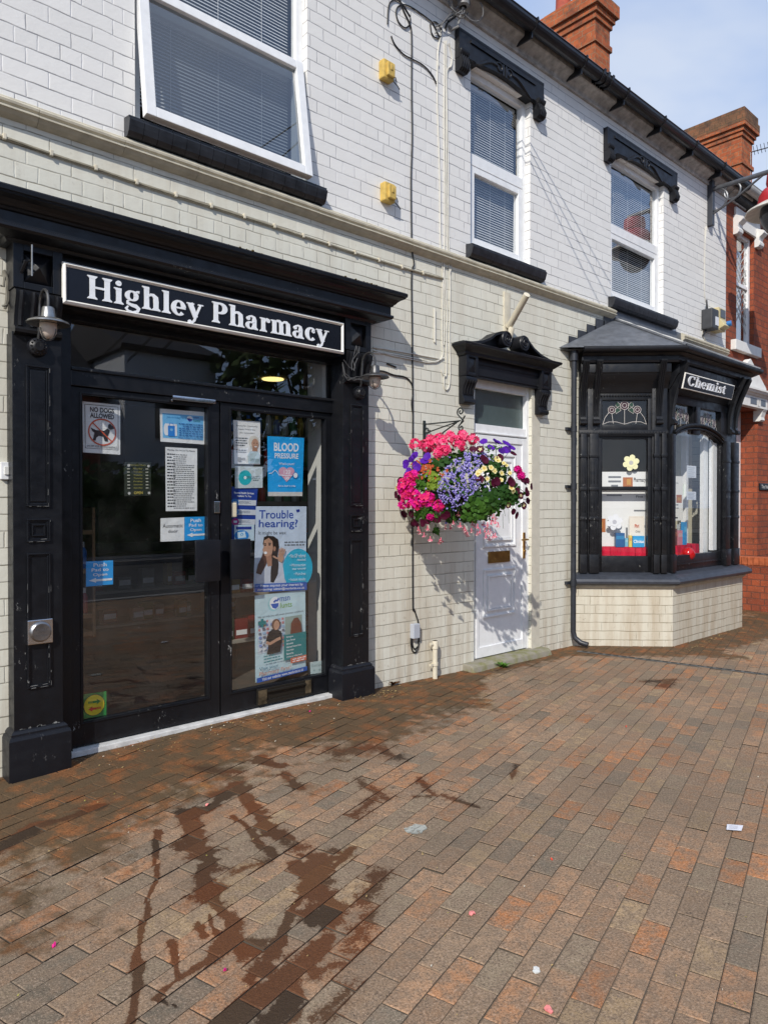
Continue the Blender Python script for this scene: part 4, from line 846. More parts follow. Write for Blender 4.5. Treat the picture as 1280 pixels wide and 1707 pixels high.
for a, b in ((1.30, 1.42), (1.52, 1.66)):
    mb.box(a, b, -0.06, -0.011, 0.93, 2.16).box(a - 0.006, b + 0.006, -0.07, -0.011, 0.742, 0.93)
    for z in (1.28, 1.58, 1.92): mb.box(a - 0.004, b + 0.004, -0.066, -0.011, z, z + 0.03)
mb.box(0.01, 0.08, -0.058, -0.028, 0.93, 2.16).box(0.005, 0.088, -0.066, -0.028, 0.742, 0.93); mb.box(0.571, 0.743, -0.012, 0.05, 2.20, 2.492).box(0.60, 0.70, -0.03, -0.01, 2.24, 2.492)
arc = [(gx0 + (gx1 - gx0) * k / 24, 2.125 + 0.118 * (1 - (2 * k / 24 - 1) ** 2) ** 0.8) for k in range(25)]
for (a, b), (c, d) in zip(arc, arc[1:]):
    mb.add([(a, -0.012, b), (c, -0.012, d), (c, -0.012, d + 0.05), (a, -0.012, b + 0.05), (a, 0.05, b), (c, 0.05, d), (c, 0.05, d + 0.05), (a, 0.05, b + 0.05)], [(0, 1, 2, 3), (0, 4, 5, 1), (3, 2, 6, 7)])
mb.tube([(a, -0.035, b + 0.05) for a, b in arc], 0.022, 8); mb.tube([(a, -0.03, b + 0.014) for a, b in arc], 0.012, 8)
for k in range(1, 48):
    f = k / 48 * 24; i = int(f); u = f - i; a = arc[i][0] * (1 - u) + arc[min(24, i + 1)][0] * u; b = arc[i][1] * (1 - u) + arc[min(24, i + 1)][1] * u
    mb.box(a - 0.006, a + 0.006, -0.062, -0.05, b + 0.042, b + 0.058)
mb.prism([(0.05, 2.58), (-0.02, 2.58), (-0.03, 2.62), (-0.065, 2.68), (-0.115, 2.76), (-0.13, 2.77), (-0.13, 2.86), (0.05, 2.86)], 0.0, 1.68)
mb.build('bay_frame', BLACK, BAY, bevel=0.0018)
mb = MB(MR); mb.box(0, 0.891, -0.02, 0.05, 0.742, 0.93).box(0, 0.12, -0.02, 0.05, 0.93, 2.86).box(0.77, 0.891, -0.02, 0.05, 0.93, 2.86).box(0.12, 0.77, -0.02, 0.05, 2.1, 2.2).box(0.12, 0.77, -0.02, 0.05, 2.5, 2.86); mb.build('bay_frame', BLACK, BAY, bevel=0.002)
for M, q in ((MC, (0.24, 0.70, 0.912, 1.585)), (MC, (0.24, 0.70, 1.625, 2.11)), (MC, (0.24, 0.70, 2.255, 2.505)), (MR, (0.12, 0.77, 0.93, 2.1)), (MR, (0.12, 0.77, 2.2, 2.5)), (MF, (0.09, 0.571, 2.17, 2.49)), (MF, (0.743, gx1, 2.17, 2.49))):
    g = MB(M); g.quad((q[0], 0.02, q[2]), (q[1], 0.02, q[2]), (q[1], 0.02, q[3]), (q[0], 0.02, q[3])); g.build('bay_pane', GLASS_BAY, BAY)
g = MB(MF)
for (a, b), (c, d) in zip(arc, arc[1:]): g.quad((a, 0.021, 0.905), (c, 0.021, 0.905), (c, 0.021, d + 0.01), (a, 0.021, b + 0.01))
g.build('bay_pane', GLASS_BAY, BAY)
def leaded(M, x0, x1, z0, z1, n_rose):
    w, h = x1 - x0, z1 - z0; ld = MB(M); y = 0.014
    def U(u, v): return (x0 + u * w, y, z0 + v * h)
    def tb(pts): ld.tube([U(u, v) for u, v in pts], 0.0034 if M is MC else 0.0022, 5)
    rs = MB(M); lf = MB(M)
    for cx, cy, r in n_rose:
        for k, f in enumerate((1.0, 0.5)): tb([(cx + r * f * cos(a) * h / w, cy + r * f * sin(a)) for a in [2 * pi * q / 14 for q in range(15)]])
        rs.add([U(cx + r * cos(2 * pi * q / 14) * h / w, cy + r * sin(2 * pi * q / 14)) for q in range(14)], [tuple(range(14))])
        tb([(cx, cy - r), (cx + (0.5 - cx) * 0.12, 0.05)])
        for s in (-1, 1):
            lp = [(cx + s * r * 0.9 * h / w, cy + 0.02), (cx + s * 0.17, cy + 0.17), (cx + s * 0.20, cy - 0.02), (cx + s * 0.09, cy - 0.16)]
            if 0.04 < cx + s * 0.2 < 0.96: tb(lp + lp[:1]); lf.add([U(*p) for p in lp], [(0, 1, 2, 3)])
    tb([(0.02, 0.02), (0.07, 0.30), (0.16, 0.52)]); tb([(0.98, 0.02), (0.93, 0.30), (0.84, 0.52)]); tb([(0.02, 0.03), (0.15, 0.13), (0.32, 0.13), (0.5, 0.03), (0.68, 0.13), (0.85, 0.13), (0.98, 0.03)])
    b = ld.build('leading', flat((0.42, 0.40, 0.38), 0.5, 0.4, 'pale_lead_came'), BAY)
    rs.m = M @ Matrix.Translation((0, 0.003, 0)); 
    rs.build('stained_rose', flat((0.045, 0.016, 0.022), 0.3, 0.5, 'pink_stained_glass'), b); lf.build('stained_leaf', flat((0.02, 0.05, 0.03), 0.3, 0.5, 'green_stained_glass'), b)
leaded(MC, 0.24, 0.70, 2.255, 2.505, ((0.5, 0.80, 0.17), (0.22, 0.62, 0.15), (0.78, 0.62, 0.15)))
leaded(MF, 0.10, 0.571, 2.18, 2.49, ((0.5, 0.72, 0.17), (0.22, 0.56, 0.15), (0.78, 0.62, 0.15)))
leaded(MF, 0.743, 1.26, 2.18, 2.49, ((0.5, 0.72, 0.17), (0.22, 0.62, 0.15), (0.78, 0.56, 0.15)))
def baybracket(M, xc, w=0.06, big=0.20):
    mb = MB(M); prof = [(-0.02, 2.26), (-0.045, 2.25), (-0.072, 2.265), (-0.075, 2.29), (-0.05, 2.31), (-0.042, 2.34), (-0.05, 2.45), (-0.075, 2.56), (-0.115, 2.68), (-0.165, 2.79), (-big, 2.87), (-big, 2.885), (-0.02, 2.885)]
    mb.prism(prof, xc - w / 2, xc + w / 2)
    for k in (-1, 0, 1): mb.tube([(xc + k * w * 0.3, p - 0.001, z) for p, z in prof[5:11]], w * 0.13, 6)
    mb.tube([(xc - w / 2 - 0.004, -0.055, 2.275), (xc + w / 2 + 0.004, -0.055, 2.275)], 0.024, 10); mb.build('bay_bracket', BLACK, BAY)
for M, xc in ((MC, 0.04), (MC, 0.17), (MC, 0.80), (MF, 0.05), (MF, 1.46), (MF, 1.62)): baybracket(M, xc)
mb = MB(); mb.mould(FRP, [(0, 2.86), (0.15, 2.865), (0.16, 2.885), (0.16, 2.925), (0.172, 2.93), (0.19, 2.95), (0.20, 2.955), (0.2, 2.965)] + [(0.235 - 0.04 * cos(a), 2.985 - 0.035 * sin(a)) for a in [pi * k / 8 for k in range(2, 9)]] + [(0.275, 3.0), (0.26, 3.008), (0, 3.0)]); mb.build('bay_cornice', BLACK_CLEAN, BAY)
e = 0.245; k2 = e * (math.sqrt(2) - 1)
E0, E1, E2, E3 = (6.37 - e * 1.414, 0, 3.0), (7.0 - k2, -0.63 - e, 3.005), (8.68 + k2, -0.63 - e, 3.005), (9.31 + e * 1.414, 0, 3.0); R0, R1 = (7.05, -0.004, 3.45), (8.66, -0.004, 3.45)
mb = MB(); mb.poly([E0, E1, R0]); mb.quad(E1, E2, R1, R0); mb.poly([E2, E3, R1]); mb.poly([(p[0], p[1], p[2] - 0.02) for p in (E0, E1, E2, E3)])
for a, b in ((E1, R0), (E2, R1), (R0, R1)): mb.tube([Vector(a) + Vector((0, 0, 0.006)), (Vector(a) + Vector(b)) / 2 + Vector((0, 0, 0.008)), Vector(b) + Vector((0, -0.01, 0.006))], 0.016, 8)
mb.quad((6.98, -0.012, 3.43), (8.75, -0.012, 3.43), (8.75, -0.006, 3.56), (6.98, -0.006, 3.56))
mb.build('bay_roof', LEAD, BAY)
mb = MB()
for k in range(5):
    x0 = 6.19 + k * 0.165; z0 = 3.03 + k * 0.088; mb.add([(x0 - 0.02, -0.007, z0 - 0.03), (x0 + 0.17, -0.007, z0 + 0.03), (x0 + 0.17, -0.007, z0 + 0.115), (x0 - 0.01, -0.007, z0 + 0.11)], [(0, 1, 2, 3)])
mb.build('stepped_flashing', flat((0.04, 0.043, 0.05), 0.5, 0.4, 'dark_lead', nz=0.3), BAY)
e1, r0 = Vector(E1), Vector(R0)
mb = MB(); rr = random.Random(4)
pts = [e1.lerp(r0, f) + Vector((0.06 + 0.35 * (f - 0.1) * (1 - f), -0.03, 0.012 - 0.10 * (f - .1) * (1 - f))) for f in [0.06 + 0.9 * k / 14 for k in range(15)]]
nrm = (Vector(E2) - e1).cross(r0 - e1).normalized()
pts = [e1 + (r0 - e1) * f + (Vector(E2) - e1) * (-0.001 + rr.uniform(0, 0.006)) + nrm * 0.022 for f in [0.05 + 0.9 * k / 14 for k in range(15)]]
mb.tube(pts, [rr.uniform(0.004, 0.010) for _ in pts], 6); mb.build('sealant', flat((0.5, 0.5, 0.48), 0.7, 0.3, 'old_sealant', nz=0.2), BAY)
# downpipe
mb = MB(); mb.tube([(6.195, -0.06, 2.99), (6.195, -0.06, 2.88)], 0.042, 14); mb.tube([(6.195, -0.06, 2.90), (6.195, -0.06, 0.16), (6.20, -0.075, 0.10), (6.22, -0.13, 0.055), (6.24, -0.20, 0.04)], 0.027, 14)
for z in (2.2, 1.62, 0.65): mb.lathe([(0.027, -0.03), (0.032, -0.03), (0.032, 0.03), (0.027, 0.03)], (6.195, -0.06, z), 14); mb.box(6.13, 6.26, -0.03, 0.0, z - 0.015, z + 0.015)
mb.build('downpipe', flat((0.020, 0.023, 0.030), 0.4, 0.5, 'slate_black_pipe', nz=0.3), BLD)
# bay display deck and back board
mb = MB(); mb.poly([(6.42, 0.14, 0.77), (6.42, 0, 0.77), (7.02, -0.60, 0.77), (8.66, -0.60, 0.77), (9.25, 0, 0.77), (9.25, 0.14, 0.77)]); mb.poly([(6.42, 0.7, 0.77), (6.42, 0.14, 0.77), (9.25, 0.14, 0.77), (9.25, 0.7, 0.77)]); mb.build('display_deck', INT_WALL, BAY)
mb = MB(); mb.box(6.2, 9.5, 0.72, 0.76, 0.7, 3.05); mb.build('display_back', flat((0.22, 0.21, 0.15), 0.8, 0.2, 'dim_display_back'), BAY)

# ------------------------------------------------------------------ signs
def signboard(name, label, o, ux, uz, un, w, h, text, tx0, tz0, tw, frame=0.024, cap=None):
    M = Matrix((Vector(ux), -Vector(un), Vector(uz))).transposed().to_4x4(); M.translation = Vector(o)
    root = thing(name, label, 'sign', o)
    mb = MB(M); mb.box(frame, w - frame, -0.012, 0.0, frame, h - frame).box(0.004, w - 0.004, 0.0005, 0.05, 0.004, h - 0.004); mb.build('board', flat((0.006, 0.0065, 0.010), 0.25, 0.4, 'sign_black'), root)
    mb = MB(M); f = frame
    for pts in (((0, 0), (w, 0), (w - f, f), (f, f)), ((w, 0), (w, h), (w - f, h - f), (w - f, f)), ((w, h), (0, h), (f, h - f), (w - f, h - f)), ((0, h), (0, 0), (f, f), (f, h - f))):
        lo = [(x, -0.004, z) for x, z in pts]; c = [(p[0] + q[0]) / 2 for p, q in zip(pts, pts[::-1])]
        m1 = (pts[0][0] * .45 + pts[3][0] * .55, pts[0][1] * .45 + pts[3][1] * .55); m2 = (pts[1][0] * .45 + pts[2][0] * .55, pts[1][1] * .45 + pts[2][1] * .55)
        mb.add([(pts[0][0], 0, pts[0][1]), (pts[1][0], 0, pts[1][1]), (pts[1][0], -0.75 * f, pts[1][1]), (pts[0][0], -0.75 * f, pts[0][1]), (m1[0], -1.2 * f, m1[1]), (m2[0], -1.2 * f, m2[1]), (pts[3][0], -0.012, pts[3][1]), (pts[2][0], -0.012, pts[2][1])], [(0, 1, 2, 3), (3, 2, 5, 4), (4, 5, 7, 6)])
    mb.build('frame', flat((0.80, 0.78, 0.72), 0.4, 0.4, 'cream_sign_frame', nz=0.08), root)
    sc_ = tw / sign_width(text); mb = MB()
    sign_letters(mb, text, M @ Vector((tx0, -0.012, tz0)), ux, uz, un, sc_, 0.006, cap / 1.42 if cap else None)
    mb.build('lettering', flat((0.78, 0.81, 0.84), 0.45, 0.4, 'pale_blue_letter', nz=0.06), root)
YS = -0.155; SX0, SX1 = P(105.2, 434.6, YS).x, P(574, 539, YS).x; zt, zb_ = P(340, 487.0, YS).z, P(340, 547.6, YS).z
tl = P(145, 460, YS); trr = P(549, 560, YS)
signboard('shop_sign', 'long black shop sign with white letters reading Highley Pharmacy in a cream frame', (SX0, -0.135, zb_), (1, 0, 0), (0, 0, 1), (0, -1, 0), SX1 - SX0, zt - zb_, 'Highley Pharmacy', tl.x - SX0, 0.235 * (zt - zb_), trr.x - tl.x, 0.022, 0.57 * (zt - zb_))
ct = Vector((0, -0.772, 2.770)) - Vector((0, -0.738, 2.612)); ch_ = ct.length; ct.normalize()
a_ = P(1136, 640, -0.76).x; b_ = P(1201, 655, -0.76).x
signboard('chemist_sign', 'small black sign reading Chemist tilted on the front of the bay window', (7.03, -0.765, 2.612), (1, 0, 0), tuple(ct), tuple(Vector((1, 0, 0)).cross(ct)), 1.20, ch_, 'Chemist', a_ - 7.03 + 0.05, 0.042, b_ - a_ - 0.02, 0.010, 0.098)

# ------------------------------------------------------------------ notices behind the door glass
YG = 0.085
BLU, NAVY, WHT, INK, TEAL, CYAN = (0.02, 0.34, 0.78), (0.012, 0.035, 0.27), (0.82, 0.83, 0.84), (0.03, 0.03, 0.035), (0.01, 0.20, 0.21), (0.02, 0.42, 0.60)
GREYT = (0.16, 0.17, 0.19)
dog = [(0.20, 0.50), (0.24, 0.565), (0.30, 0.60), (0.27, 0.70), (0.25, 0.745), (0.33, 0.755), (0.345, 0.70), (0.41, 0.655), (0.53, 0.665), (0.57, 0.75), (0.66, 0.755), (0.645, 0.66), (0.70, 0.57), (0.71, 0.525), (0.64, 0.495), (0.56, 0.545), (0.34, 0.545), (0.26, 0.52)]
head = [(0.66, 0.485), (0.73, 0.515), (0.83, 0.49), (0.845, 0.455), (0.76, 0.425), (0.72, 0.39), (0.67, 0.42)]
RED_ = (0.62, 0.10, 0.04)
poster('door_notice', 'white No Dogs Allowed notice with a red struck out dog on the left shop door', 'notice', [(138, 669), (201, 675), (201, 758), (139, 754)], YG,
 [('line', [(0.06, 0.05), (0.94, 0.05), (0.94, 0.91), (0.06, 0.91), (0.06, 0.05)], 0.012, INK), ('text', 'NO DOGS', 0.19, 0.09, 0.83, 0.19, INK, 0.06), ('text', 'ALLOWED', 0.19, 0.205, 0.83, 0.305, INK, 0.06),
  ('poly', dog[:10] + dog[10:], INK), ('poly', head, INK), ('ring', 0.51, 0.57, 0.36 * 0.76, 0.255, 0.028, RED_) if False else ('line', [(0.51 + 0.36 * cos(a), 0.575 + 0.255 * sin(a)) for a in [2 * pi * k / 40 for k in range(41)]], 0.026, RED_), ('line', [(0.25, 0.40), (0.77, 0.755)], 0.024, RED_), ('text', 'EXCEPT FOR SERVICE ANIMALS', 0.10, 0.845, 0.90, 0.885, INK, 0.0)])
poster('door_notice', 'landscape light blue card in a white border beside the door closer', 'notice', [(267, 681), (342, 687), (342, 741), (268, 736)], YG,
 [('rect', 0.05, 0.13, 0.96, 0.88, (0.16, 0.48, 0.80)), ('text', 'Join us today!', 0.14, 0.20, 0.45, 0.29, (0.03, 0.2, 0.45), 0.02), ('ell', 0.65, 0.24, 0.065, 0.085, WHT), ('poly', [(0.59, 0.23), (0.71, 0.25), (0.69, 0.31), (0.64, 0.33), (0.60, 0.29)], NAVY), ('text', 'msn', 0.73, 0.17, 0.86, 0.22, NAVY, 0.01), ('text', 'lunts', 0.73, 0.25, 0.88, 0.32, TEAL, 0.01),
  ('rect', 0.10, 0.44, 0.36, 0.80, WHT), ('ell', 0.10, 0.62, 0.03, 0.16, WHT), ('rect', 0.16, 0.50, 0.31, 0.82, (0.02, 0.22, 0.66)), ('line', [(0.19, 0.50), (0.20, 0.42), (0.27, 0.42), (0.28, 0.50)], 0.02, (0.02, 0.22, 0.66)), ('ell', 0.235, 0.62, 0.03, 0.04, (0.2, 0.5, 0.8)), ('lines', 0.40, 0.38, 0.94, 0.80, 6, 'r', (0.03, 0.16, 0.42)), ('text', 'Please contact us for details', 0.38, 0.81, 0.93, 0.86, NAVY, 0.0)])
poster('door_notice', 'tall white sheet of printed paragraphs on the left shop door', 'notice', [(276, 745), (329, 748), (329, 851.5), (277, 852)], YG,
 [('text', 'Warning - Do Not Let The Pigeons', 0.05, 0.03, 0.93, 0.06, INK, 0.02), ('lines', 0.05, 0.085, 0.30, 0.95, 18, 'l', INK), ('lines', 0.24, 0.095, 0.90, 0.97, 27, 'l', (0.22, 0.23, 0.24))])
hp = NT('smoked_acrylic'); hp.P(Base_Color=(0.035, 0.042, 0.030), Roughness=0.12, Alpha=0.75)
o = poster('hours_plaque', 'dark see through opening hours plaque with gold lettering on the left shop door', 'plaque', [(207, 770), (252, 771), (252, 826), (208, 827)], YG,
 [('text', 'Pharmacy Hours', 0.20, 0.06, 0.80, 0.115, (0.42, 0.38, 0.10), 0.0)] + [('text', d_, 0.34, 0.17 + k * 0.095, 0.68, 0.225 + k * 0.095, (0.42, 0.38, 0.10), 0.0) for k, d_ in enumerate(('Monday', 'Tuesday', 'Wednesday', 'Thursday', 'Friday', 'Saturday', 'Sunday'))] +
 [('rect', 0.10, 0.185 + k * 0.095, 0.20, 0.215 + k * 0.095, (0.5, 0.5, 0.42)) for k in range(7)] + [('rect', 0.78, 0.185 + k * 0.095, 0.88, 0.215 + k * 0.095, (0.5, 0.5, 0.42)) for k in range(7)] + [('text', 'OPEN', 0.33, 0.87, 0.66, 0.95, (0.62, 0.50, 0.10), 0.02)] + [('ell', u, v, 0.05, 0.04, (0.55, 0.55, 0.52)) for u, v in ((0.15, 0.10), (0.88, 0.11), (0.15, 0.92), (0.90, 0.92))], base=(0.0301, 0.036, 0.026))
ARW = [(0.10, 0.77), (0.36, 0.68), (0.36, 0.735), (0.96, 0.735), (0.96, 0.82), (0.36, 0.82), (0.36, 0.87)]
PUSH = [('text', 'Push', 0.27, 0.08, 0.76, 0.23, WHT, 0.03), ('text', 'Pad to', 0.20, 0.29, 0.83, 0.42, WHT, 0.03), ('text', 'Open', 0.25, 0.49, 0.78, 0.645, WHT, 0.03), ('poly', ARW, WHT)]
poster('automatic_door_notice', 'white square notice reading Automatic door beside the blue sticker', 'notice', [(268, 864), (307.6, 862.3), (307.6, 901.5), (268, 903)], YG, [('text', 'Automatic', 0.09, 0.26, 0.94, 0.42, INK, 0.0), ('text', 'door', 0.32, 0.50, 0.72, 0.64, INK, 0.0)])
poster('push_pad_sticker', 'blue Push Pad to Open sticker next to the white Automatic door notice', 'sticker', [(308, 862), (344, 861), (344, 899), (308, 901.3)], YG, PUSH, base=BLU)
poster('push_pad_sticker', 'lone blue Push Pad to Open sticker low on the left shop door', 'sticker', [(144, 936), (189, 934), (189, 974), (144, 978)], YG, PUSH, base=BLU)
GRN, YEL = (0.02, 0.24, 0.05), (0.75, 0.60, 0.02)
def arrow(x0, x1, v, s):
    o_ = [('poly', [(x0 + (x1 - x0) * f, v - 0.045), (x0 + (x1 - x0) * (f + 0.06), v - 0.045), (x0 + (x1 - x0) * (f + 0.06), v + 0.045), (x0 + (x1 - x0) * f, v + 0.045)]) for f in (0.0, 0.09, 0.18, 0.27)]
    return [it + (s,) for it in o_] + [('poly', [(x0 + (x1 - x0) * 0.36, v - 0.045), (x0 + (x1 - x0) * 0.68, v - 0.045), (x0 + (x1 - x0) * 0.68, v - 0.11), (x1, v), (x0 + (x1 - x0) * 0.68, v + 0.11), (x0 + (x1 - x0) * 0.68, v + 0.045), (x0 + (x1 - x0) * 0.36, v + 0.045)], s)]
poster('arrow_sticker', 'green square sticker with yellow disc and two arrows at the foot of the door', 'sticker', [(136.5, 1158), (178, 1152), (178, 1192), (136.5, 1199)], YG,
 [('ell', 0.5, 0.5, 0.43, 0.44, INK), ('ell', 0.5, 0.5, 0.41, 0.42, YEL)] + arrow(0.26, 0.76, 0.37, GRN) + arrow(0.76, 0.26, 0.64, (0.62, 0.03, 0.02)), base=GRN)
# right-hand door
SK, SK2, HAIR = (0.52, 0.30, 0.20), (0.42, 0.22, 0.14), (0.030, 0.018, 0.013)
poster('awareness_poster', 'white awareness poster with a white haired smiling person top left of the right shop door', 'poster', [(389, 700), (434, 703), (434, 774), (391, 773)], YG,
 [('text', 'Hooray for Community', 0.10, 0.10, 0.90, 0.15, GREYT, 0.0), ('text', 'Sepsis Awareness', 0.18, 0.18, 0.80, 0.225, GREYT, 0.0), ('text', 'this September!', 0.22, 0.265, 0.78, 0.305, GREYT, 0.0), ('lines', 0.07, 0.38, 0.52, 0.60, 4, 'l', (0.1, 0.13, 0.16)), ('lines', 0.07, 0.66, 0.46, 0.75, 2, 'l', GREYT),
  ('poly', [(0.52, 0.98), (0.50, 0.80), (0.60, 0.70), (0.92, 0.70), (0.98, 0.80), (0.98, 0.98)], (0.50, 0.62, 0.66)), ('ell', 0.75, 0.49, 0.20, 0.155, (0.66, 0.63, 0.56)), ('ell', 0.79, 0.53, 0.135, 0.125, SK), ('poly', [(0.70, 0.60), (0.86, 0.60), (0.88, 0.70), (0.68, 0.70)], SK2), ('ell', 0.75, 0.51, 0.022, 0.010, INK), ('ell', 0.86, 0.51, 0.022, 0.010, INK), ('ell', 0.81, 0.595, 0.05, 0.013, WHT),
  ('rect', 0.12, 0.85, 0.24, 0.94, (0.3, 0.3, 0.3)), ('text', 'SWAP', 0.25, 0.86, 0.40, 0.91, INK, 0.03), ('lines', 0.60, 0.86, 0.94, 0.95, 3, 'l', (0.3, 0.4, 0.4))])
poster('disc_notice', 'pale grey notice with a turquoise disc below the awareness poster', 'notice', [(392, 777), (438, 778), (438, 813), (392, 814)], YG, [('ell', 0.36, 0.52, 0.235, 0.345, (0.02, 0.44, 0.50)), ('ell', 0.36, 0.52, 0.05, 0.075, WHT), ('text', 'SPECIALISTS', 0.42, 0.44, 0.89, 0.58, (0.10, 0.16, 0.18), 0.0), ('lines', 0.64, 0.60, 0.88, 0.68, 1, 'l', (0.10, 0.16, 0.18))], base=(0.56, 0.63, 0.64))
def svc(v0, v1, c): return [('rect', 0.22, v0 + 0.02, 0.97, v1 - 0.02, (0.62, 0.66, 0.70)), ('ell', 0.14, (v0 + v1) / 2, 0.15, (v1 - v0) * 0.46, c), ('rect', 0.07, (v0 + v1) / 2 - 0.02, 0.21, (v0 + v1) / 2 + 0.02, (0.6, 0.75, 0.85)), ('lines', 0.30, v0 + 0.04, 0.76, v1 - 0.05, 3, 'l', (0.25, 0.3, 0.36))]
poster('services_poster', 'dark blue health services poster with white pill shaped panels partly covered by the hearing poster', 'poster', [(385, 811), (430, 813), (424, 901), (387, 901)], YG + 0.006,
 [('text', 'Recent Health Services', 0.12, 0.09, 0.86, 0.13, WHT, 0.03), ('text', 'Available To You', 0.22, 0.15, 0.76, 0.185, WHT, 0.03)] + svc(0.22, 0.36, (0.02, 0.20, 0.55)) + svc(0.40, 0.54, (0.02, 0.20, 0.55)) + svc(0.58, 0.72, (0.35, 0.02, 0.22)), base=(0.014, 0.05, 0.30))
poster('appointment_notice', 'small pale notice with a blue disc overlapping the bottom of the services poster', 'notice', [(391, 875), (424, 874.5), (424, 901), (391, 901)], YG, [('rect', 0.08, 0.12, 0.86, 0.30, NAVY), ('ell', 0.36, 0.68, 0.36, 0.34, (0.02, 0.24, 0.62)), ('poly', [(0.14, 0.48), (0.52, 0.42), (0.58, 0.80), (0.18, 0.86)], (0.60, 0.76, 0.84)), ('line', [(0.34, 0.72), (0.30, 0.6), (0.38, 0.52), (0.44, 0.6), (0.38, 0.68)], 0.05, (0.02, 0.3, 0.62))], base=(0.52, 0.66, 0.74))
poster('blood_pressure_poster', 'bright blue Blood Pressure poster with a pink heart on the right shop door', 'poster', [(446, 727), (507, 730), (504, 827), (447, 827)], YG,
 [('rect', 0.0, 0.93, 1.0, 1.0, (0.62, 0.60, 0.56)), ('text', 'BLOOD', 0.17, 0.10, 0.85, 0.245, WHT, 0.05), ('text', 'PRESSURE', 0.19, 0.275, 0.85, 0.365, WHT, 0.04), ('text', "What's yours?", 0.30, 0.43, 0.74, 0.485, WHT, 0.02), ('ell', 0.42, 0.585, 0.125, 0.075, (0.66, 0.36, 0.46)), ('ell', 0.62, 0.585, 0.125, 0.075, (0.66, 0.36, 0.46)), ('poly', [(0.30, 0.61), (0.40, 0.56), (0.64, 0.56), (0.74, 0.61), (0.52, 0.76)], (0.66, 0.36, 0.46)),
  ('text', '120', 0.44, 0.555, 0.62, 0.625, WHT, 0.02), ('text', '80', 0.47, 0.67, 0.59, 0.725, WHT, 0.02), ('line', [(0.02, 0.62), (0.10, 0.615), (0.18, 0.565), (0.24, 0.585), (0.30, 0.645), (0.38, 0.65), (0.68, 0.65)], 0.012, WHT), ('ell', 0.77, 0.645, 0.075, 0.055, (0.02, 0.16, 0.45)), ('ell', 0.77, 0.645, 0.06, 0.044, WHT), ('text', 'Ask to check in today', 0.27, 0.81, 0.78, 0.85, WHT, 0.02)], base=(0.012, 0.36, 0.78))
hair1 = [(0.16, 0.36), (0.22, 0.345), (0.34, 0.352), (0.43, 0.39), (0.45, 0.48), (0.42, 0.58), (0.45, 0.68), (0.44, 0.80), (0.36, 0.90), (0.30, 0.89), (0.30, 0.76), (0.32, 0.62), (0.24, 0.50), (0.17, 0.48), (0.14, 0.44)]
hair2 = [(0.17, 0.50), (0.25, 0.60), (0.20, 0.70), (0.12, 0.80), (0.03, 0.78), (0.06, 0.68), (0.12, 0.60)]
poster('hearing_poster', 'pale blue Trouble hearing? poster with a long haired person cupping an ear', 'poster', [(427, 844), (511, 844), (510, 983), (423, 987)], YG,
 [('text', 'Trouble', 0.06, 0.045, 0.73, 0.145, (0.02, 0.07, 0.36), 0.02), ('text', 'hearing?', 0.06, 0.155, 0.82, 0.275, (0.02, 0.07, 0.36), 0.02), ('text', 'It might be wax.', 0.06, 0.29, 0.60, 0.345, GREYT, 0.0), ('poly', [(0.78, 0.04), (0.85, 0.035), (0.86, 0.06), (0.80, 0.075)], NAVY), ('lines', 0.50, 0.41, 0.98, 0.475, 2, 'r', GREYT),
  ('ell', 0.83, 0.74, 0.30, 0.235, CYAN), ('rect', 0.60, 0.75, 1.0, 0.94, CYAN),
  ('poly', [(0.02, 0.96), (0.03, 0.80), (0.14, 0.72), (0.24, 0.69), (0.34, 0.70), (0.44, 0.64), (0.52, 0.66), (0.58, 0.90), (0.56, 0.96)], (0.58, 0.61, 0.68)), ('poly', hair1, HAIR), ('poly', hair2, (0.10, 0.045, 0.03)), ('poly', [(0.19, 0.55), (0.31, 0.56), (0.32, 0.70), (0.24, 0.705)], SK2), ('poly', [(0.16, 0.40), (0.25, 0.37), (0.32, 0.41), (0.335, 0.50), (0.31, 0.565), (0.24, 0.59), (0.18, 0.58), (0.15, 0.53), (0.135, 0.505), (0.155, 0.48)], SK),
  ('ell', 0.185, 0.455, 0.018, 0.008, INK), ('ell', 0.265, 0.452, 0.022, 0.008, INK), ('line', [(0.16, 0.437), (0.20, 0.435)], 0.008, INK), ('line', [(0.24, 0.432), (0.29, 0.434)], 0.008, INK), ('ell', 0.19, 0.545, 0.03, 0.016, WHT), ('ell', 0.36, 0.50, 0.022, 0.03, SK2), ('line', [(0.33, 0.585), (0.40, 0.61), (0.46, 0.62)], 0.02, SK), ('poly', [(0.43, 0.56), (0.52, 0.55), (0.54, 0.62), (0.50, 0.665), (0.43, 0.64)], SK)] +
 [('line', [(0.45 + k * 0.028, 0.57), (0.455 + k * 0.034, 0.485 + abs(k - 1.2) * 0.012)], 0.018, SK) for k in range(4)] +
 [('text', '\u2022 No GP referral', 0.64, 0.565, 0.97, 0.61, WHT, 0.0), ('text', 'needed', 0.80, 0.62, 0.97, 0.65, WHT, 0.0), ('text', '\u2022 Microsuction', 0.66, 0.68, 0.97, 0.715, WHT, 0.0), ('text', 'wax removal', 0.70, 0.725, 0.97, 0.755, WHT, 0.0), ('text', '\u2022 Pain-free', 0.74, 0.785, 0.97, 0.82, WHT, 0.0), ('text', '\u2022 Instant results', 0.64, 0.85, 0.97, 0.885, WHT, 0.0),
  ('rect', 0.0, 0.905, 1.0, 1.0, (0.015, 0.10, 0.42)), ('text', 'Please express your interest by', 0.10, 0.913, 0.92, 0.953, WHT, 0.02), ('text', 'contacting: admin@msnlunts.co.uk', 0.05, 0.957, 0.95, 0.992, WHT, 0.02)], base=(0.56, 0.65, 0.76))
shelfbits = []
rp_ = random.Random(12)
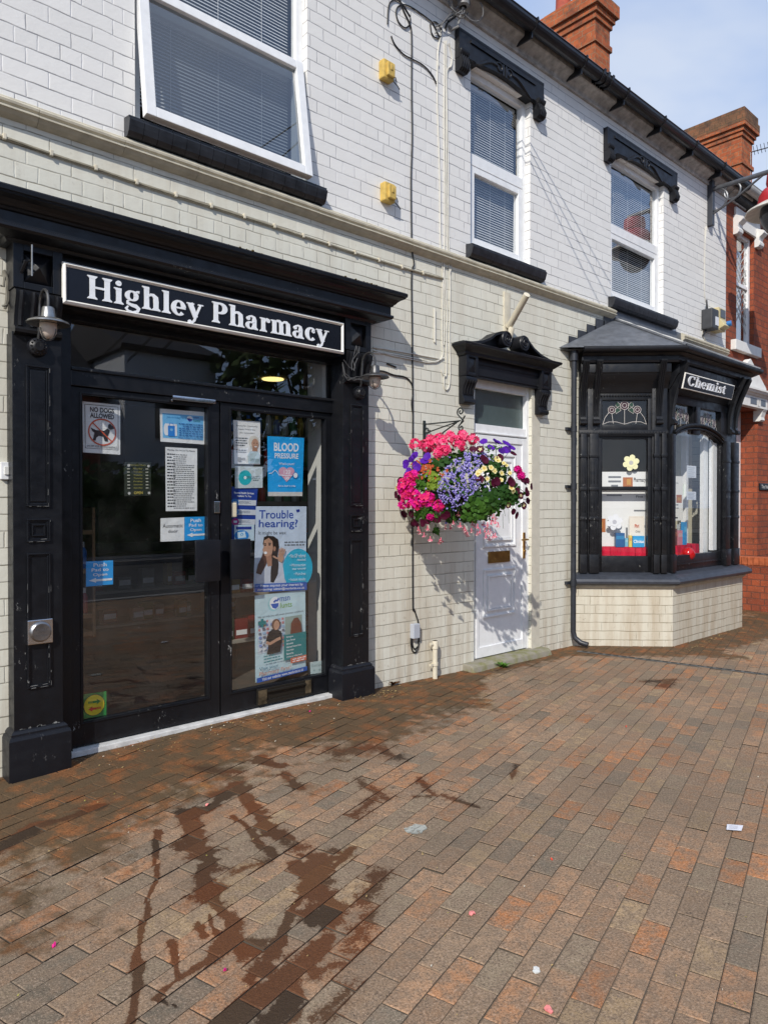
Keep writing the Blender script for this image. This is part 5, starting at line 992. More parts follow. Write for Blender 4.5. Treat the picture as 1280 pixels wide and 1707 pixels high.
for r_ in range(8):
    for q in range(7): shelfbits.append(('rect', 0.06 + q * 0.075, 0.30 + r_ * 0.045, 0.06 + q * 0.075 + rp_.uniform(0.03, 0.06), 0.30 + r_ * 0.045 + 0.026, rp_.choice([(0.55, 0.2, 0.2), (0.2, 0.3, 0.6), (0.6, 0.35, 0.2), (0.7, 0.7, 0.7), (0.3, 0.45, 0.6), (0.15, 0.16, 0.2)])))
poster('pharmacy_poster', 'pale aqua Visit your Pharmacy First poster with two people low on the right door', 'poster', [(425, 993), (509, 983), (510, 1117), (426, 1138)], YG,
 [('ell', 0.36, 0.125, 0.115, 0.085, (0.35, 0.60, 0.62)), ('ell', 0.38, 0.115, 0.10, 0.075, WHT), ('poly', [(0.30, 0.12), (0.46, 0.12), (0.45, 0.16), (0.40, 0.185), (0.34, 0.17)], (0.02, 0.10, 0.45)), ('line', [(0.36, 0.105), (0.40, 0.085), (0.43, 0.09), (0.46, 0.065)], 0.025, (0.02, 0.10, 0.45)), ('text', 'msn', 0.48, 0.055, 0.68, 0.105, (0.02, 0.10, 0.40), 0.01), ('text', 'lunts', 0.49, 0.12, 0.72, 0.185, (0.20, 0.40, 0.08), 0.01), ('text', 'We can help you with seven common conditions', 0.05, 0.245, 0.95, 0.275, GREYT, 0.0),
  ('rect', 0.05, 0.30, 0.56, 0.68, (0.56, 0.62, 0.68)), ('rect', 0.58, 0.30, 0.92, 0.52, (0.30, 0.38, 0.34))] + shelfbits + [('rect', 0.09, 0.275, 0.14, 0.375, TEAL), ('rect', 0.04, 0.305, 0.19, 0.345, TEAL),
  ('poly', [(0.20, 0.70), (0.24, 0.56), (0.18, 0.54), (0.24, 0.44), (0.32, 0.415), (0.40, 0.42), (0.48, 0.46), (0.50, 0.56), (0.46, 0.70)], (0.012, 0.012, 0.014)), ('ell', 0.38, 0.365, 0.085, 0.065, (0.16, 0.08, 0.05)), ('ell', 0.39, 0.375, 0.055, 0.055, SK), ('line', [(0.19, 0.555), (0.26, 0.58), (0.40, 0.545), (0.47, 0.535)], 0.035, SK), ('rect', 0.36, 0.40, 0.41, 0.43, SK),
  ('poly', [(0.66, 0.52), (0.68, 0.38), (0.74, 0.325), (0.82, 0.325), (0.87, 0.38), (0.90, 0.52)], (0.15, 0.045, 0.025)), ('rect', 0.53, 0.51, 0.985, 0.815, TEAL)] +
 [('text', s_, 0.58, 0.53 + k * 0.040, 0.58 + w_, 0.552 + k * 0.040, WHT, 0.03) for k, (s_, w_) in enumerate((('Shingles', 0.14), ('Sore Throat', 0.18), ('Sinusitis', 0.14), ('Infected Insect bites', 0.30), ('Impetigo', 0.15), ('Earache', 0.14), ('Urinary infections', 0.32)))] +
 [('lines', 0.14, 0.70, 0.50, 0.80, 3, 'l', (0.05, 0.25, 0.28)), ('rect', 0.66, 0.80, 0.985, 0.865, (0.62, 0.16, 0.09)), ('lines', 0.70, 0.81, 0.97, 0.86, 2, 'l', WHT), ('text', 'Visit your', 0.05, 0.83, 0.42, 0.885, (0.02, 0.16, 0.26), 0.01), ('text', 'Pharmacy First!', 0.05, 0.885, 0.66, 0.945, (0.55, 0.20, 0.12), 0.01), ('rect', 0, 0.945, 1.0, 1.0, (0.015, 0.10, 0.42)), ('text', 'Visit our website: www.msnlunts.co.uk', 0.10, 0.955, 0.92, 0.99, WHT, 0.02)], base=(0.50, 0.66, 0.70))
poster('door_maker_card', 'small pale card in the bottom corner of the right shop door', 'notice', [(517, 1104), (538, 1101), (537, 1121), (518, 1124)], YG, [('text', 'DualCom', 0.12, 0.22, 0.88, 0.42, (0.25, 0.32, 0.32), 0.0), ('ell', 0.3, 0.72, 0.07, 0.08, (0.3, 0.4, 0.4)), ('ell', 0.75, 0.72, 0.07, 0.08, (0.3, 0.4, 0.4))], base=(0.52, 0.62, 0.60))
p = P(391, 850, YD - 0.005); mb = MB(); mb.box(p.x - 0.026, p.x + 0.026, 0.045, 0.061, p.z - 0.048, p.z + 0.048); tag(mb.build('door_sensor', flat((0.62, 0.56, 0.40), 0.4, 0.4, 'cream_plastic'), bevel=0.012), 'small rounded cream plastic sensor stuck on the right door glass', 'sensor')

# ------------------------------------------------------------------ lamps, push plate, switch on the shopfront
def wall_lamp(label, xb, zb):
    r = thing('wall_lamp', label, 'lamp', (xb, YP, zb), 'galvanised lamps either side of the shopfront')
    m = MB(); m.lathe([(0.001, YP - 0.045), (0.022, YP - 0.045), (0.028, YP - 0.036), (0.045, YP - 0.026), (0.05, YP - 0.012), (0.05, YP + 0.001)], (xb, 0, zb), 24, 'y')
    for k in range(14):
        a = 2 * pi * k / 14; m.tube([(xb + 0.047 * cos(a), YP - 0.012, zb + 0.047 * sin(a)), (xb + 0.034 * cos(a), YP - 0.036, zb + 0.034 * sin(a))], 0.004, 5)
    m.build('wall_boss', BLACK_CLEAN, r)
    yl = YP - 0.185; m = MB(); pts = [(xb, YP - 0.02, zb + 0.03), (xb, YP - 0.04, zb + 0.08), (xb, YP - 0.045, zb + 0.19)] + [(xb, YP - 0.115 + 0.07 * cos(a), zb + 0.19 + 0.07 * sin(a)) for a in [pi - pi * k / 8 for k in range(9)][::-1] ][::-1]
    pts = [(xb, YP - 0.02, zb + 0.03), (xb, YP - 0.035, zb + 0.08), (xb, YP - 0.045, zb + 0.20)] + [(xb, YP - 0.115 + 0.07 * cos(a), zb + 0.21 + 0.065 * sin(a)) for a in [pi * k / 8 for k in range(9)]] + [(xb, yl, zb + 0.17)]
    m.tube(pts, 0.0075, 8); m.build('neck', DARKMETAL, r)
    m = MB(); z = zb + 0.10; m.lathe([(0.001, z + 0.072), (0.026, z + 0.072), (0.030, z + 0.066), (0.036, z + 0.018), (0.04, z + 0.016), (0.07, z + 0.010), (0.098, z - 0.004), (0.102, z - 0.012), (0.098, z - 0.014), (0.07, z), (0.04, z + 0.002)], (xb, yl, 0), 32); m.build('shade', METAL if xb < 2 else DARKMETAL, r)
    m = MB(); m.lathe([(0.040, z + 0.004), (0.041, z - 0.03), (0.038, z - 0.058), (0.026, z - 0.078), (0.01, z - 0.086), (0.001, z - 0.087)], (xb, yl, 0), 24); m.build('glass_jar', GLASS_JAR, r)
    m = MB()
    for k in range(2):
        a = 0.5 + k * pi / 2; m.tube([(xb + 0.049 * cos(a) * cos(t), yl + 0.049 * sin(a) * cos(t), z - 0.04 - 0.054 * sin(t)) for t in [pi * q / 12 for q in range(13)]], 0.003, 6)
    m.lathe([(0.048, z - 0.01), (0.051, z - 0.012), (0.048, z - 0.014)], (xb, yl, 0), 20); m.build('cage', DARKMETAL, r)
wall_lamp('galvanised wall lamp with caged glass on the left pilaster beside the shop sign', 1.150, 2.262)
wall_lamp('dark metal wall lamp with caged glass on the right pilaster near the beige bricks', 3.342, 2.255)
p = P(65.5, 1052, YP); mb = MB(); mb.box(p.x - 0.062, p.x + 0.062, YP - 0.026, YP, p.z - 0.064, p.z + 0.064); PP = mb.build('push_pad', CHROME, bevel=0.004); tag(PP, 'square steel push pad with round button on the left black pilaster', 'push button')
mb = MB(); mb.lathe([(0.001, -0.044), (0.044, -0.044), (0.052, -0.038), (0.054, -0.026)], (p.x, YP, p.z), 32, 'y')
for s_, dz in (('PUSH', 0.006), ('TO OPEN', -0.022)):
    vs_, fs_ = text2d(s_); w_ = max(q[0] for q in vs_); sc_ = 0.055 / w_
    mb.i = 1; mb.add([(p.x - 0.0275 + q[0] * sc_, YP - 0.0446, p.z + dz + q[1] * sc_ * 0.9) for q in vs_], fs_)
pb = mb.build('button', [flat((0.36, 0.36, 0.36), 0.35, 0.5, 'worn_steel', 1.0, nz=0.3), flat((0.08, 0.08, 0.085), 0.5, 0.4, 'engraved_grey')], PP); pb.location = (0, 0, 0)
p = P(11, 785, 0); mb = MB(); mb.box(p.x - 0.03, p.x + 0.022, -0.02, 0, p.z - 0.045, p.z + 0.045); SW = mb.build('bell_switch', PVC, bevel=0.003); tag(SW, 'small white rocker switch on the bricks left of the shopfront', 'switch')
mb = MB(); mb.box(p.x - 0.014, p.x + 0.006, -0.028, -0.0195, p.z - 0.02, p.z + 0.022); mb.build('rocker', PVC_DULL, SW, bevel=0.002)
# aerial rod clip and hook on the left capital
pa = P(54, 408, -0.20); pb_ = P(54, 460, -0.20); r = thing('aerial_rod', 'thin upright metal aerial rod on an arm in front of the left capital', 'aerial', (pa.x, -0.2, pb_.z)); mb = MB(); mb.tube([pa, pb_], 0.0045, 8); mb.build('rod', METAL, r)
mb = MB(); q = P(18, 450, -0.02); m_ = (pa + pb_) / 2; mb.tube([q, q.lerp(m_, 0.5) + Vector((0, 0, 0.02)), m_], 0.006, 6); mb.tube([m_ + Vector((-0.02, 0.02, -0.0)), P(36, 455, -0.12)], 0.010, 6); mb.build('arm', BLACK_CLEAN, r)
mb = MB(); q = P(13, 452, -0.012); mb.tube([P(8, 450, -0.03), P(14, 470, -0.03), P(13, 500, -0.02), P(9, 515, -0.02)], [0.006, 0.009, 0.011, 0.007], 6); mb.tube([P(2, 476, -0.02), P(7, 478, -0.03), P(8, 462, -0.03), P(6, 452, -0.01)], 0.006, 6); mb.tube([P(4, 510, -0.02), P(12, 508, -0.03)], 0.005, 6); tag(mb.build('clamp', flat((0.16, 0.15, 0.12), 0.6, 0.4, 'rusty_clamp', nz=0.4)), 'old metal clamp with hanging lever at the edge of the left capital', 'clamp')
# loose wires on the right capital
mb = MB(); w_ = YP - 0.06
for pts in ([(592, 614), (588, 600), (596, 588), (595, 578), (599, 577), (598, 592), (592, 606), (590, 618)], [(587, 617), (586, 606), (592, 584), (594, 576)], [(571, 604), (575, 622), (584, 630), (600, 633), (607, 632)], [(572, 612), (576, 628), (590, 634), (600, 631)], [(573, 600), (582, 612), (590, 616)], [(571, 607), (573, 624), (580, 634), (594, 628), (604, 629)]):
    mb.tube([P(u, v, w_ + 0.006 * sin(k * 1.7)) for k, (u, v) in enumerate(pts)], 0.0028, 5)
tag(mb.build('loose_wires', flat((0.10, 0.10, 0.10), 0.4, 0.5, 'dark_wire')), 'tangle of loose thin wires round the right capital under the cornice', 'wires')

# ------------------------------------------------------------------ cables, boxes and pipes on the wall
def wcable(name, label, runs, mat, cat='cable', group=None, y=-0.008, r=0.0045):
    mb = MB()
    for run in runs:
        rr_ = run[0] if isinstance(run[0], float) else r; pts = run[1:] if isinstance(run[0], float) else run
        P_ = [P(u, v, y - (w[0] if w else 0)) for u, v, *w in pts]; out = []
        for i in range(len(P_) - 1):
            p0, p1, p2, p3 = P_[max(0, i - 1)], P_[i], P_[i + 1], P_[min(len(P_) - 1, i + 2)]
            for k in range(4):
                t = k / 4; out.append(0.5 * ((2 * p1) + (p2 - p0) * t + (2 * p0 - 5 * p1 + 4 * p2 - p3) * t * t + (3 * p1 - p0 - 3 * p2 + p3) * t ** 3))
        out.append(P_[-1]); mb.tube(out, rr_, 6)
    return tag(mb.build(name, mat), label, cat, group)
wcable('black_cable', 'long black cable running down the wall from the eaves loops to the small grey box', [[(655, -60), (668, 5), (682, 38), (686, 60), (686, 150), (687, 230), (685, 300), (686, 395), (687, 420), (690, 440), (686, 460), (687, 560), (688, 700), (687.5, 800), (688, 1000), (690, 1015), (697, 1038), (698, 1070), (694, 1086), (688, 1086), (685, 1074), (685.5, 1062)],
    [(627, 618), (640, 619), (656, 625), (676, 629), (686, 640), (688, 656), (686, 672), (688, 690)], [(645, 606), (660, 612)], [(687, 1062), (687, 1074), (691, 1082), (696, 1078)]], CABLE, r=0.0062)
wcable('loop_cable', 'coiled black cable loops high on the white bricks beside the insulator', [[(646, 40), (648, 10), (656, 0), (668, 4), (684, 28)], [(684, 30), (682, 42), (674, 46), (664, 36), (660, 20), (665, 10), (676, 8), (692, 16), (714, 32), (722, 40), (733, 62), (735, 48), (728, 38), (722, 36)], [(652, 60), (658, 74), (672, 90), (686, 98), (700, 105), (712, 115), (722, 128), (727, 140)], [(742, 46), (746, 38), (760, 27), (758, 24), (748, 32), (743, 50)], [(717, 40), (719, 54), (724, 62), (732, 64)]], CABLE, r=0.0055)
wcable('white_cable_bundle', 'bundle of cream painted cables running down beside the middle upstairs window', [
    [(736, 42), (734, 64), (731, 80), (729.5, 100), (729, 160), (730, 200), (733, 290), (734, 400), (737, 440), (738, 470), (737, 560), (738, 590), (733, 600), (722, 604), (704, 600), (680, 595), (650, 590), (622, 588)],
    [(741, 68), (741, 120), (740, 200), (741, 300), (741, 400), (740, 450), (742, 475), (745, 520), (744, 560), (744, 620), (741, 627), (737, 622), (736, 616)], [(744, 68), (744, 110), (743, 190), (744, 300), (745, 400), (748, 440), (750, 470), (749, 560), (750, 600), (749, 640), (744, 650), (740, 642), (740, 625)],
    [(748, 72), (753, 92), (752, 110), (745, 120), (745, 180), (747, 300), (748, 410), (753, 432), (750, 455)], [(733, 64), (730, 90), (731, 110)], [(737, 440), (741, 500), (740, 575)],
    [(740, 596), (728, 602), (712, 604), (690, 600), (655, 593), (622, 584)], [(622, 579), (660, 585), (700, 592), (732, 598)], [(724, 514), (724, 570)], [(0.010, 724.5, 515), (724.5, 571)][1:] and [0.007, (725, 515), (725, 571)]], CABLE_W, r=0.0052)
cl_ = MB(); wrun = [(7, 228.5), (85, 256), (159, 280.5), (227, 304), (292, 325), (351, 343.5), (406, 361), (456, 377), (504, 393), (547, 407), (590, 421), (630, 433.5), (668, 445), (703, 455), (738, 464)]
wcable('conduit_pipe', 'thin cream pipe clipped along the bricks just below the string course', [[0.008, (-30, 216)] + [(u, v) for u, v in wrun]], flat((0.30, 0.27, 0.20), 0.55, 0.3, 'grimy_cream_pipe', nz=0.3), 'pipe', y=-0.012)
CP = bpy.data.objects['conduit_pipe']
for u, v in wrun[:-1]:
    q = P(u, v, 0); m = MB(); m.box(q.x - 0.009, q.x + 0.009, -0.024, 0, q.z - 0.018, q.z + 0.013); m.build('pipe_clip', CREAM_PLASTIC, CP, bevel=0.004)
q = P(689, 1051, 0); mb = MB(); mb.box(q.x - 0.04, q.x + 0.032, -0.045, 0, q.z - 0.058, q.z + 0.058); tag(mb.build('junction_box', flat((0.42, 0.45, 0.50), 0.45, 0.4, 'grey_plastic_box'), bevel=0.006), 'small pale grey junction box low on the beige bricks', 'junction box')
q = P(725, 1142, -0.05); r = thing('waste_pipe', 'short capped cream waste pipe standing against the beige wall', 'pipe', (q.x, -0.05, 0)); zt = P(725, 1068, -0.05).z
mb = MB(); mb.tube([(q.x, -0.05, -0.02), (q.x, -0.05, zt)], 0.021, 14); mb.lathe([(0.021, zt - 0.07), (0.026, zt - 0.065), (0.026, zt - 0.01), (0.022, zt), (0.001, zt)], (q.x, -0.05, 0), 14); mb.tube([(q.x, -0.05, zt - 0.03), (q.x - 0.05, -0.045, zt - 0.025)], 0.014, 8); mb.build('pipe', CREAM_PLASTIC, r)
mb = MB(); z = P(725, 1107, -0.05).z; mb.lathe([(0.021, z - 0.012), (0.027, z - 0.012), (0.027, z + 0.012), (0.021, z + 0.012)], (q.x, -0.05, 0), 14); mb.box(q.x - 0.06, q.x - 0.02, -0.06, -0.04, z - 0.008, z + 0.008); mb.build('pipe_clip', CREAM_PLASTIC, r)
a = P(848, 545, -0.03); b = P(878, 491, -0.30); r = thing('flagpole_socket', 'cream metal flagpole tube slanting out above the door hood', 'flagpole holder', a); mb = MB(); mb.tube([a, b], 0.030, 16); mb.build('tube', CREAM_PLASTIC, r)
mb = MB(); mb.box(a.x - 0.045, a.x + 0.045, -0.012, 0, a.z - 0.17, a.z + 0.32); mb.tube([a + Vector((0, 0, -0.13)), a + Vector((0, -0.03, -0.01))], 0.028, 10); mb.build('wall_strip', CREAM_PLASTIC, r, bevel=0.002)
def yellow_box(label, u, v):
    q = P(u, v, 0); r = thing('alarm_sounder', label, 'wall box', (q.x, 0, q.z), 'faded yellow boxes on the white bricks'); mt = flat((0.58, 0.40, 0.10), 0.55, 0.4, 'faded_yellow_plastic', nz=0.3)
    mb = MB(); mb.box(q.x - 0.062, q.x + 0.045, -0.06, 0, q.z - 0.070, q.z + 0.072); mb.build('body', mt, r, bevel=0.010)
    mb = MB(); mb.box(q.x - 0.035, q.x + 0.036, -0.082, -0.055, q.z - 0.052, q.z + 0.05); mb.box(q.x - 0.012, q.x + 0.012, -0.088, -0.06, q.z - 0.01, q.z + 0.035); mb.build('cover', mt, r, bevel=0.006)
    mb = MB(); mb.tube([(q.x + 0.04, -0.03, q.z - 0.035), (q.x + 0.09, -0.05, q.z - 0.08), (q.x + 0.12, -0.04, q.z - 0.09)], 0.004, 6); mb.tube([(q.x + 0.045, -0.03, q.z + 0.005), (q.x + 0.09, -0.03, q.z - 0.01), (q.x + 0.11, -0.02, q.z - 0.03)], 0.003, 6); mb.build('wire', CABLE, r)
yellow_box('upper faded yellow alarm box on the white bricks right of the open window', 641, 123); yellow_box('lower faded yellow alarm box on the white bricks above the string course', 643, 325)
q = P(772, 12, -0.12); r = thing('cable_insulator', 'old cable insulator with looped service wires under the gutter', 'insulator', q)
mb = MB(); mb.lathe([(0.03, 0.0), (0.05, 0.01), (0.05, 0.05), (0.035, 0.06), (0.05, 0.075), (0.05, 0.11), (0.03, 0.13), (0.02, 0.22)], q, 18); mb.tube([q, q + Vector((0, 0.03, -0.04)), q + Vector((-0.01, 0.05, -0.14)), q + Vector((-0.03, 0.10, -0.15)), q + Vector((-0.05, 0.115, -0.12))], 0.012, 8); mb.build('insulator_body', flat((0.20, 0.20, 0.20), 0.5, 0.5, 'old_porcelain', nz=0.3), r)
mb = MB()
for c_, rd, ph in (((-0.03, 0, 0.02), 0.10, 0.2), ((0.10, -0.02, 0.02), 0.095, 1.4), ((-0.06, 0.02, -0.01), 0.07, 2.4)):
    mb.tube([q + Vector((c_[0] + rd * cos(a), c_[1] - 0.03 * sin(a + ph), c_[2] + rd * sin(a))) for a in [2 * pi * k / 24 + ph for k in range(23)]], 0.005, 6)
mb.tube([q + Vector((0, 0, 0.05)), q + Vector((-0.12, 0.06, -0.10)), q + Vector((-0.22, 0.11, -0.26))], 0.005, 6); mb.tube([q + Vector((0.02, 0, 0.0)), q + Vector((-0.09, 0.06, -0.10)), q + Vector((-0.21, 0.11, -0.20))], 0.006, 6); mb.build('wire_loop', flat((0.14, 0.14, 0.14), 0.5, 0.4, 'grey_wire'), r)
WG = 'overhead wires across the street'
for (x2, z2) in ((1.0, 8.6), (3.2, 8.9), (6.0, 8.8)):
    mb = MB(); a = q + Vector((0, -0.02, 0.1)); b = Vector((x2 + 1.0, -13.8, z2)); mb.tube([a.lerp(b, k / 14) + Vector((0, 0, -0.5 * sin(pi * k / 14))) for k in range(15)], 0.007, 5)
    tag(mb.build('overhead_cable', CABLE), 'black overhead service wire leaving the insulator across the street', 'cable', WG)
for a, b in (([6.91, -14.23, 5.23], [8.14, -6.63, 8.22]), ([7.48, -14.07, 5.15], [8.49, -6.51, 8.19]), ([8.23, -13.81, 5.41], [8.38, -6.59, 7.69])):
    for o_ in (0, 0.05):
        mb = MB(); mb.tube([Vector(a) + Vector((0, 0, o_)), Vector(b) + Vector((0, 0, o_ * 1.4))], 0.011, 5); tag(mb.build('overhead_cable', CABLE), 'overhead wire mirrored as a dark diagonal line in the open window', 'cable', WG)
# black and cream boxes above the bay window
a = P(1168, 530, -0.02); r = thing('sensor_box', 'dark grey plastic box with a stub aerial above the bay window', 'wall box', a)
m1 = P(1169, 548, -0.01); m2 = P(1190, 510, -0.13); x0 = m1.x; zlo = P(1180, 547, -0.1).z; zhi = P(1180, 513, -0.1).z
mb = MB(); mb.box(x0, x0 + 0.20, -0.145, 0, zlo, zhi); mb.build('body', flat((0.045, 0.047, 0.052), 0.5, 0.4, 'dark_grey_plastic', nz=0.2), r, bevel=0.018)
mb = MB(); mb.tube([(x0 + 0.06, -0.05, zhi), (x0 + 0.05, -0.05, zhi + 0.13)], [0.016, 0.007], 8); mb.tube([(x0 + 0.03, -0.01, zlo - 0.08), (x0 + 0.06, -0.05, zlo + 0.02)], 0.012, 6); mb.build('aerial', BLACK_CLEAN, r)
mb = MB(); mb.box(x0 + 0.09, x0 + 0.185, -0.149, -0.144, zlo + 0.05, zlo + 0.16); mb.build('sticker', flat((0.7, 0.72, 0.76), 0.5, 0.4, 'pale_sticker'), r)
r = thing('socket_box', 'cream outdoor socket box with a blue plug beside the dark grey box', 'wall box', (x0 + 0.4, 0, zlo)); c_ = flat((0.58, 0.50, 0.28), 0.5, 0.4, 'yellowed_plastic', nz=0.1)
xs_ = P(1192, 530, -0.08).x; xe = P(1207, 535, -0.12).x; z1_ = P(1200, 514, -0.1).z; z0_ = P(1200, 552, -0.1).z
mb = MB(); mb.box(xs_, xe + 0.03, -0.12, 0, z0_, z1_); mb.build('body', c_, r, bevel=0.012)
mb = MB(); mb.box(xs_ + 0.05, xe + 0.015, -0.126, -0.119, z0_ + 0.17, z1_ - 0.02); mb.build('window_flap', flat((0.06, 0.065, 0.07), 0.3, 0.5, 'smoked_flap'), r, bevel=0.003)
mb = MB(); mb.prism([(-0.12, z0_ + 0.02), (-0.19, z0_ + 0.05), (-0.12, z0_ + 0.15)], xs_ + 0.02, xe + 0.02); mb.build('hood', c_, r, bevel=0.004)
mb = MB(); c2 = Vector((xe - 0.03, -0.16, z0_ + 0.09)); mb.tube([c2, c2 + Vector((0.015, -0.055, 0.005))], 0.036, 14); mb.build('plug', flat((0.03, 0.16, 0.42), 0.4, 0.4, 'blue_plug'), r)
wcable('lamp_feed_cable', 'thin white cable dropping from the street lamp bracket to the dark grey box', [[(1175, 378), (1174, 430), (1174, 490), (1177, 505)], [(1177, 377), (1175, 400)], [(1170, 545), (1171, 560), (1176, 568)]], CABLE_W)

# ------------------------------------------------------------------ hanging basket on its bracket
xb = 4.12; za = P(708, 707, -0.02).z
r = thing('basket_bracket', 'dark green wrought iron scroll bracket holding the flower basket', 'bracket', (xb, 0, za - 0.25))
mb = MB(); mb.box(xb - 0.012, xb + 0.012, -0.012, 0, za - 0.32, za + 0.03); mb.build('back_bar', IRON, r, bevel=0.002)
mb = MB(); yt = -0.40; mb.tube([(xb, -0.01, za), (xb, -0.2, za - 0.003), (xb, yt, za - 0.005)], 0.0055, 6); mb.tube([(xb, -0.012, za - 0.075), (xb, -0.2, za - 0.04), (xb, yt + 0.02, za - 0.008)], 0.0055, 6); mb.tube([(xb, -0.012, za - 0.30), (xb, -0.10, za - 0.20), (xb, -0.22, za - 0.08), (xb, -0.36, za - 0.015)], 0.0065, 6); mb.build('arm', IRON, r)
def spiral(cy, cz, r0, turns, s=1, a0=0): return [(xb, cy + (r0 * (1 - 0.8 * k / 24)) * cos(a0 + s * turns * 2 * pi * k / 24), cz + (r0 * (1 - 0.8 * k / 24)) * sin(a0 + s * turns * 2 * pi * k / 24)) for k in range(25)]
mb = MB(); mb.tube([(xb, yt - 0.03, za - 0.01)] + spiral(yt + 0.0, za + 0.065, 0.035, 1.3, 1, -0.6), 0.006, 6); mb.tube([(xb, yt - 0.03, za - 0.01)] + spiral(yt - 0.005, za - 0.06, 0.028, 1.2, -1, 0.8), 0.006, 6); mb.tube(spiral(-0.04, za - 0.05, 0.03, 1.2, 1, pi), 0.006, 6); mb.tube([(xb, yt, za - 0.03), (xb, yt - 0.045, za + 0.03)], 0.006, 6); mb.build('scroll', IRON, r)
BC = Vector((4.12, -0.43, 1.55)); rb = random.Random(21)
BK = thing('hanging_basket', 'hanging basket overflowing with pink geraniums, purple petunias and blue lobelia', 'flower basket', BC)
mb = MB(); mb.lathe([(0.001, -0.22), (0.10, -0.20), (0.19, -0.12), (0.225, 0.0), (0.21, 0.01), (0.001, 0.02)], BC + Vector((0, 0, -0.02)), 24); mb.build('bowl', flat((0.025, 0.02, 0.014), 0.9, 0.2, 'dark_basket_liner', nz=0.4), BK)
mb = MB()
for k in range(3):
    a = 2 * pi * k / 3 + 0.4; mb.tube([BC + Vector((0.21 * cos(a), 0.21 * sin(a), 0)), Vector((xb, yt, za - 0.07))], 0.0028, 5)
mb.build('chain', DARKMETAL, BK)
CRd = Vector((CR.x, CR.y, 0)); TOC = (CC - BC); TOC.z = 0; TOC.normalize()
def bp(u, v, d=None):                            # basket-face point: photo zoom coords -> place on the front of the plant mass
    px_, py_ = 650 + u / 5.12, 690 + v / 5.12; Z = (BC - CC).dot(CF)
    a = (px_ - 640 - FPX * (BC - CC).dot(CR) / Z) * Z / FPX; b = (853.5 - py_) * Z / FPX - (BC - CC).dot(CU)
    rr_ = min(1.0, math.hypot(a / 0.50, b / 0.42)); dep = 0.36 * math.sqrt(max(0, 1 - rr_ * rr_)) + 0.02 if d is None else d
    p = BC + CRd * a + Vector((0, 0, b)) + TOC * dep
    if p.y > -0.04: p.y = -0.04
    return p
def petals(mb, c, n, r, k=5, cup=0.25, wide=0.9, twist=None):
    n = n.normalized(); u = n.orthogonal().normalized(); w = n.cross(u); t0 = rb.uniform(0, 6.28) if twist is None else twist
    for i in range(k):
        a = t0 + 2 * pi * i / k; d = u * cos(a) + w * sin(a); s = n.cross(d); j = r * rb.uniform(0.85, 1.12)
        mb.add([c, c + d * j * 0.55 + s * j * 0.42 * wide + n * j * cup * 0.6, c + d * j + s * j * 0.2 * wide + n * j * cup, c + d * j - s * j * 0.2 * wide + n * j * cup, c + d * j * 0.55 - s * j * 0.42 * wide + n * j * cup * 0.6], [(0, 1, 2, 3, 4)])
def outw(p, j=0.35): return ((p - BC).normalized() + TOC * 0.55 + Vector((rb.uniform(-j, j), rb.uniform(-j, j), rb.uniform(-j, j) + 0.15))).normalized()
def pet(c, tr=0.25, nm='petal'):
    t = NT(nm); t.P(Base_Color=col(c), Roughness=0.6, Specular_IOR_Level=0.2, Subsurface_Weight=0.0); 
    if tr:
        d = t.add('BsdfTranslucent'); d.inputs[0].default_value = col(c); m = t.add('MixShader'); m.inputs[0].default_value = tr; t.t.links.new(t.b.outputs[0], m.inputs[1]); t.t.links.new(d.outputs[0], m.inputs[2]); t.t.links.new(m.outputs[0], t.out.inputs['Surface'])
    return t.m
PINK, PINK2, MAG, MAG2 = pet((0.80, 0.035, 0.16)), pet((0.88, 0.12, 0.26)), pet((0.74, 0.012, 0.30)), pet((0.62, 0.01, 0.20))
PURP, PURP2, MAR, CRM, LOB, LOBW, FUC, FUCW = pet((0.10, 0.015, 0.36)), pet((0.055, 0.008, 0.20)), pet((0.07, 0.004, 0.022)), pet((0.80, 0.72, 0.36)), pet((0.19, 0.15, 0.50)), pet((0.66, 0.63, 0.78)), pet((0.80, 0.20, 0.28)), pet((0.80, 0.52, 0.52))
CRM2 = pet((0.70, 0.50, 0.10))
LF1, LF2, LF3 = pet((0.055, 0.14, 0.018), 0.3, 'leaf_green'), pet((0.025, 0.075, 0.012), 0.3, 'leaf_dark'), pet((0.19, 0.28, 0.03), 0.3, 'leaf_lime')
RUS = pet((0.45, 0.09, 0.03), 0.25, 'coleus_orange')
# foliage: many leaf-sized faces through the whole ball
def leaf(mb, c, n, s, i):
    n = n.normalized(); u = n.orthogonal().normalized(); a = rb.uniform(0, 6.28); d = u * cos(a) + n.cross(u) * sin(a); t = n.cross(d); mb.i = i
    mb.add([c - d * s * 0.5, c - d * s * 0.15 + t * s * 0.36, c + d * s * 0.25 + t * s * 0.30, c + d * s * 0.55 - n * s * 0.12, c + d * s * 0.25 - t * s * 0.30, c - d * s * 0.15 - t * s * 0.36, c + n * s * 0.06], [(0, 6, 1), (1, 6, 2), (2, 6, 3), (3, 6, 4), (4, 6, 5), (5, 6, 0)])
mb = MB()
for k in range(2600):
    a, ct = rb.uniform(0, 2 * pi), rb.uniform(-1, 1); st_ = math.sqrt(1 - ct * ct); q = rb.uniform(0.55, 1.0) ** 0.6
    p = BC + Vector((0.43 * st_ * cos(a), 0.37 * st_ * sin(a), 0.30 * ct)) * q + Vector((0, 0, 0.03))
    lump = noise.noise(p * 9)
    if lump < -0.12 or p.y > -0.03: continue
    if p.z < BC.z - 0.24: continue
    leaf(mb, p, (p - BC).normalized() * 0.7 + Vector((rb.gauss(0, .5), rb.gauss(0, .5), rb.gauss(0, .5) + 0.4)), rb.uniform(0.022, 0.05), rb.choice((0, 0, 1, 1, 1)))
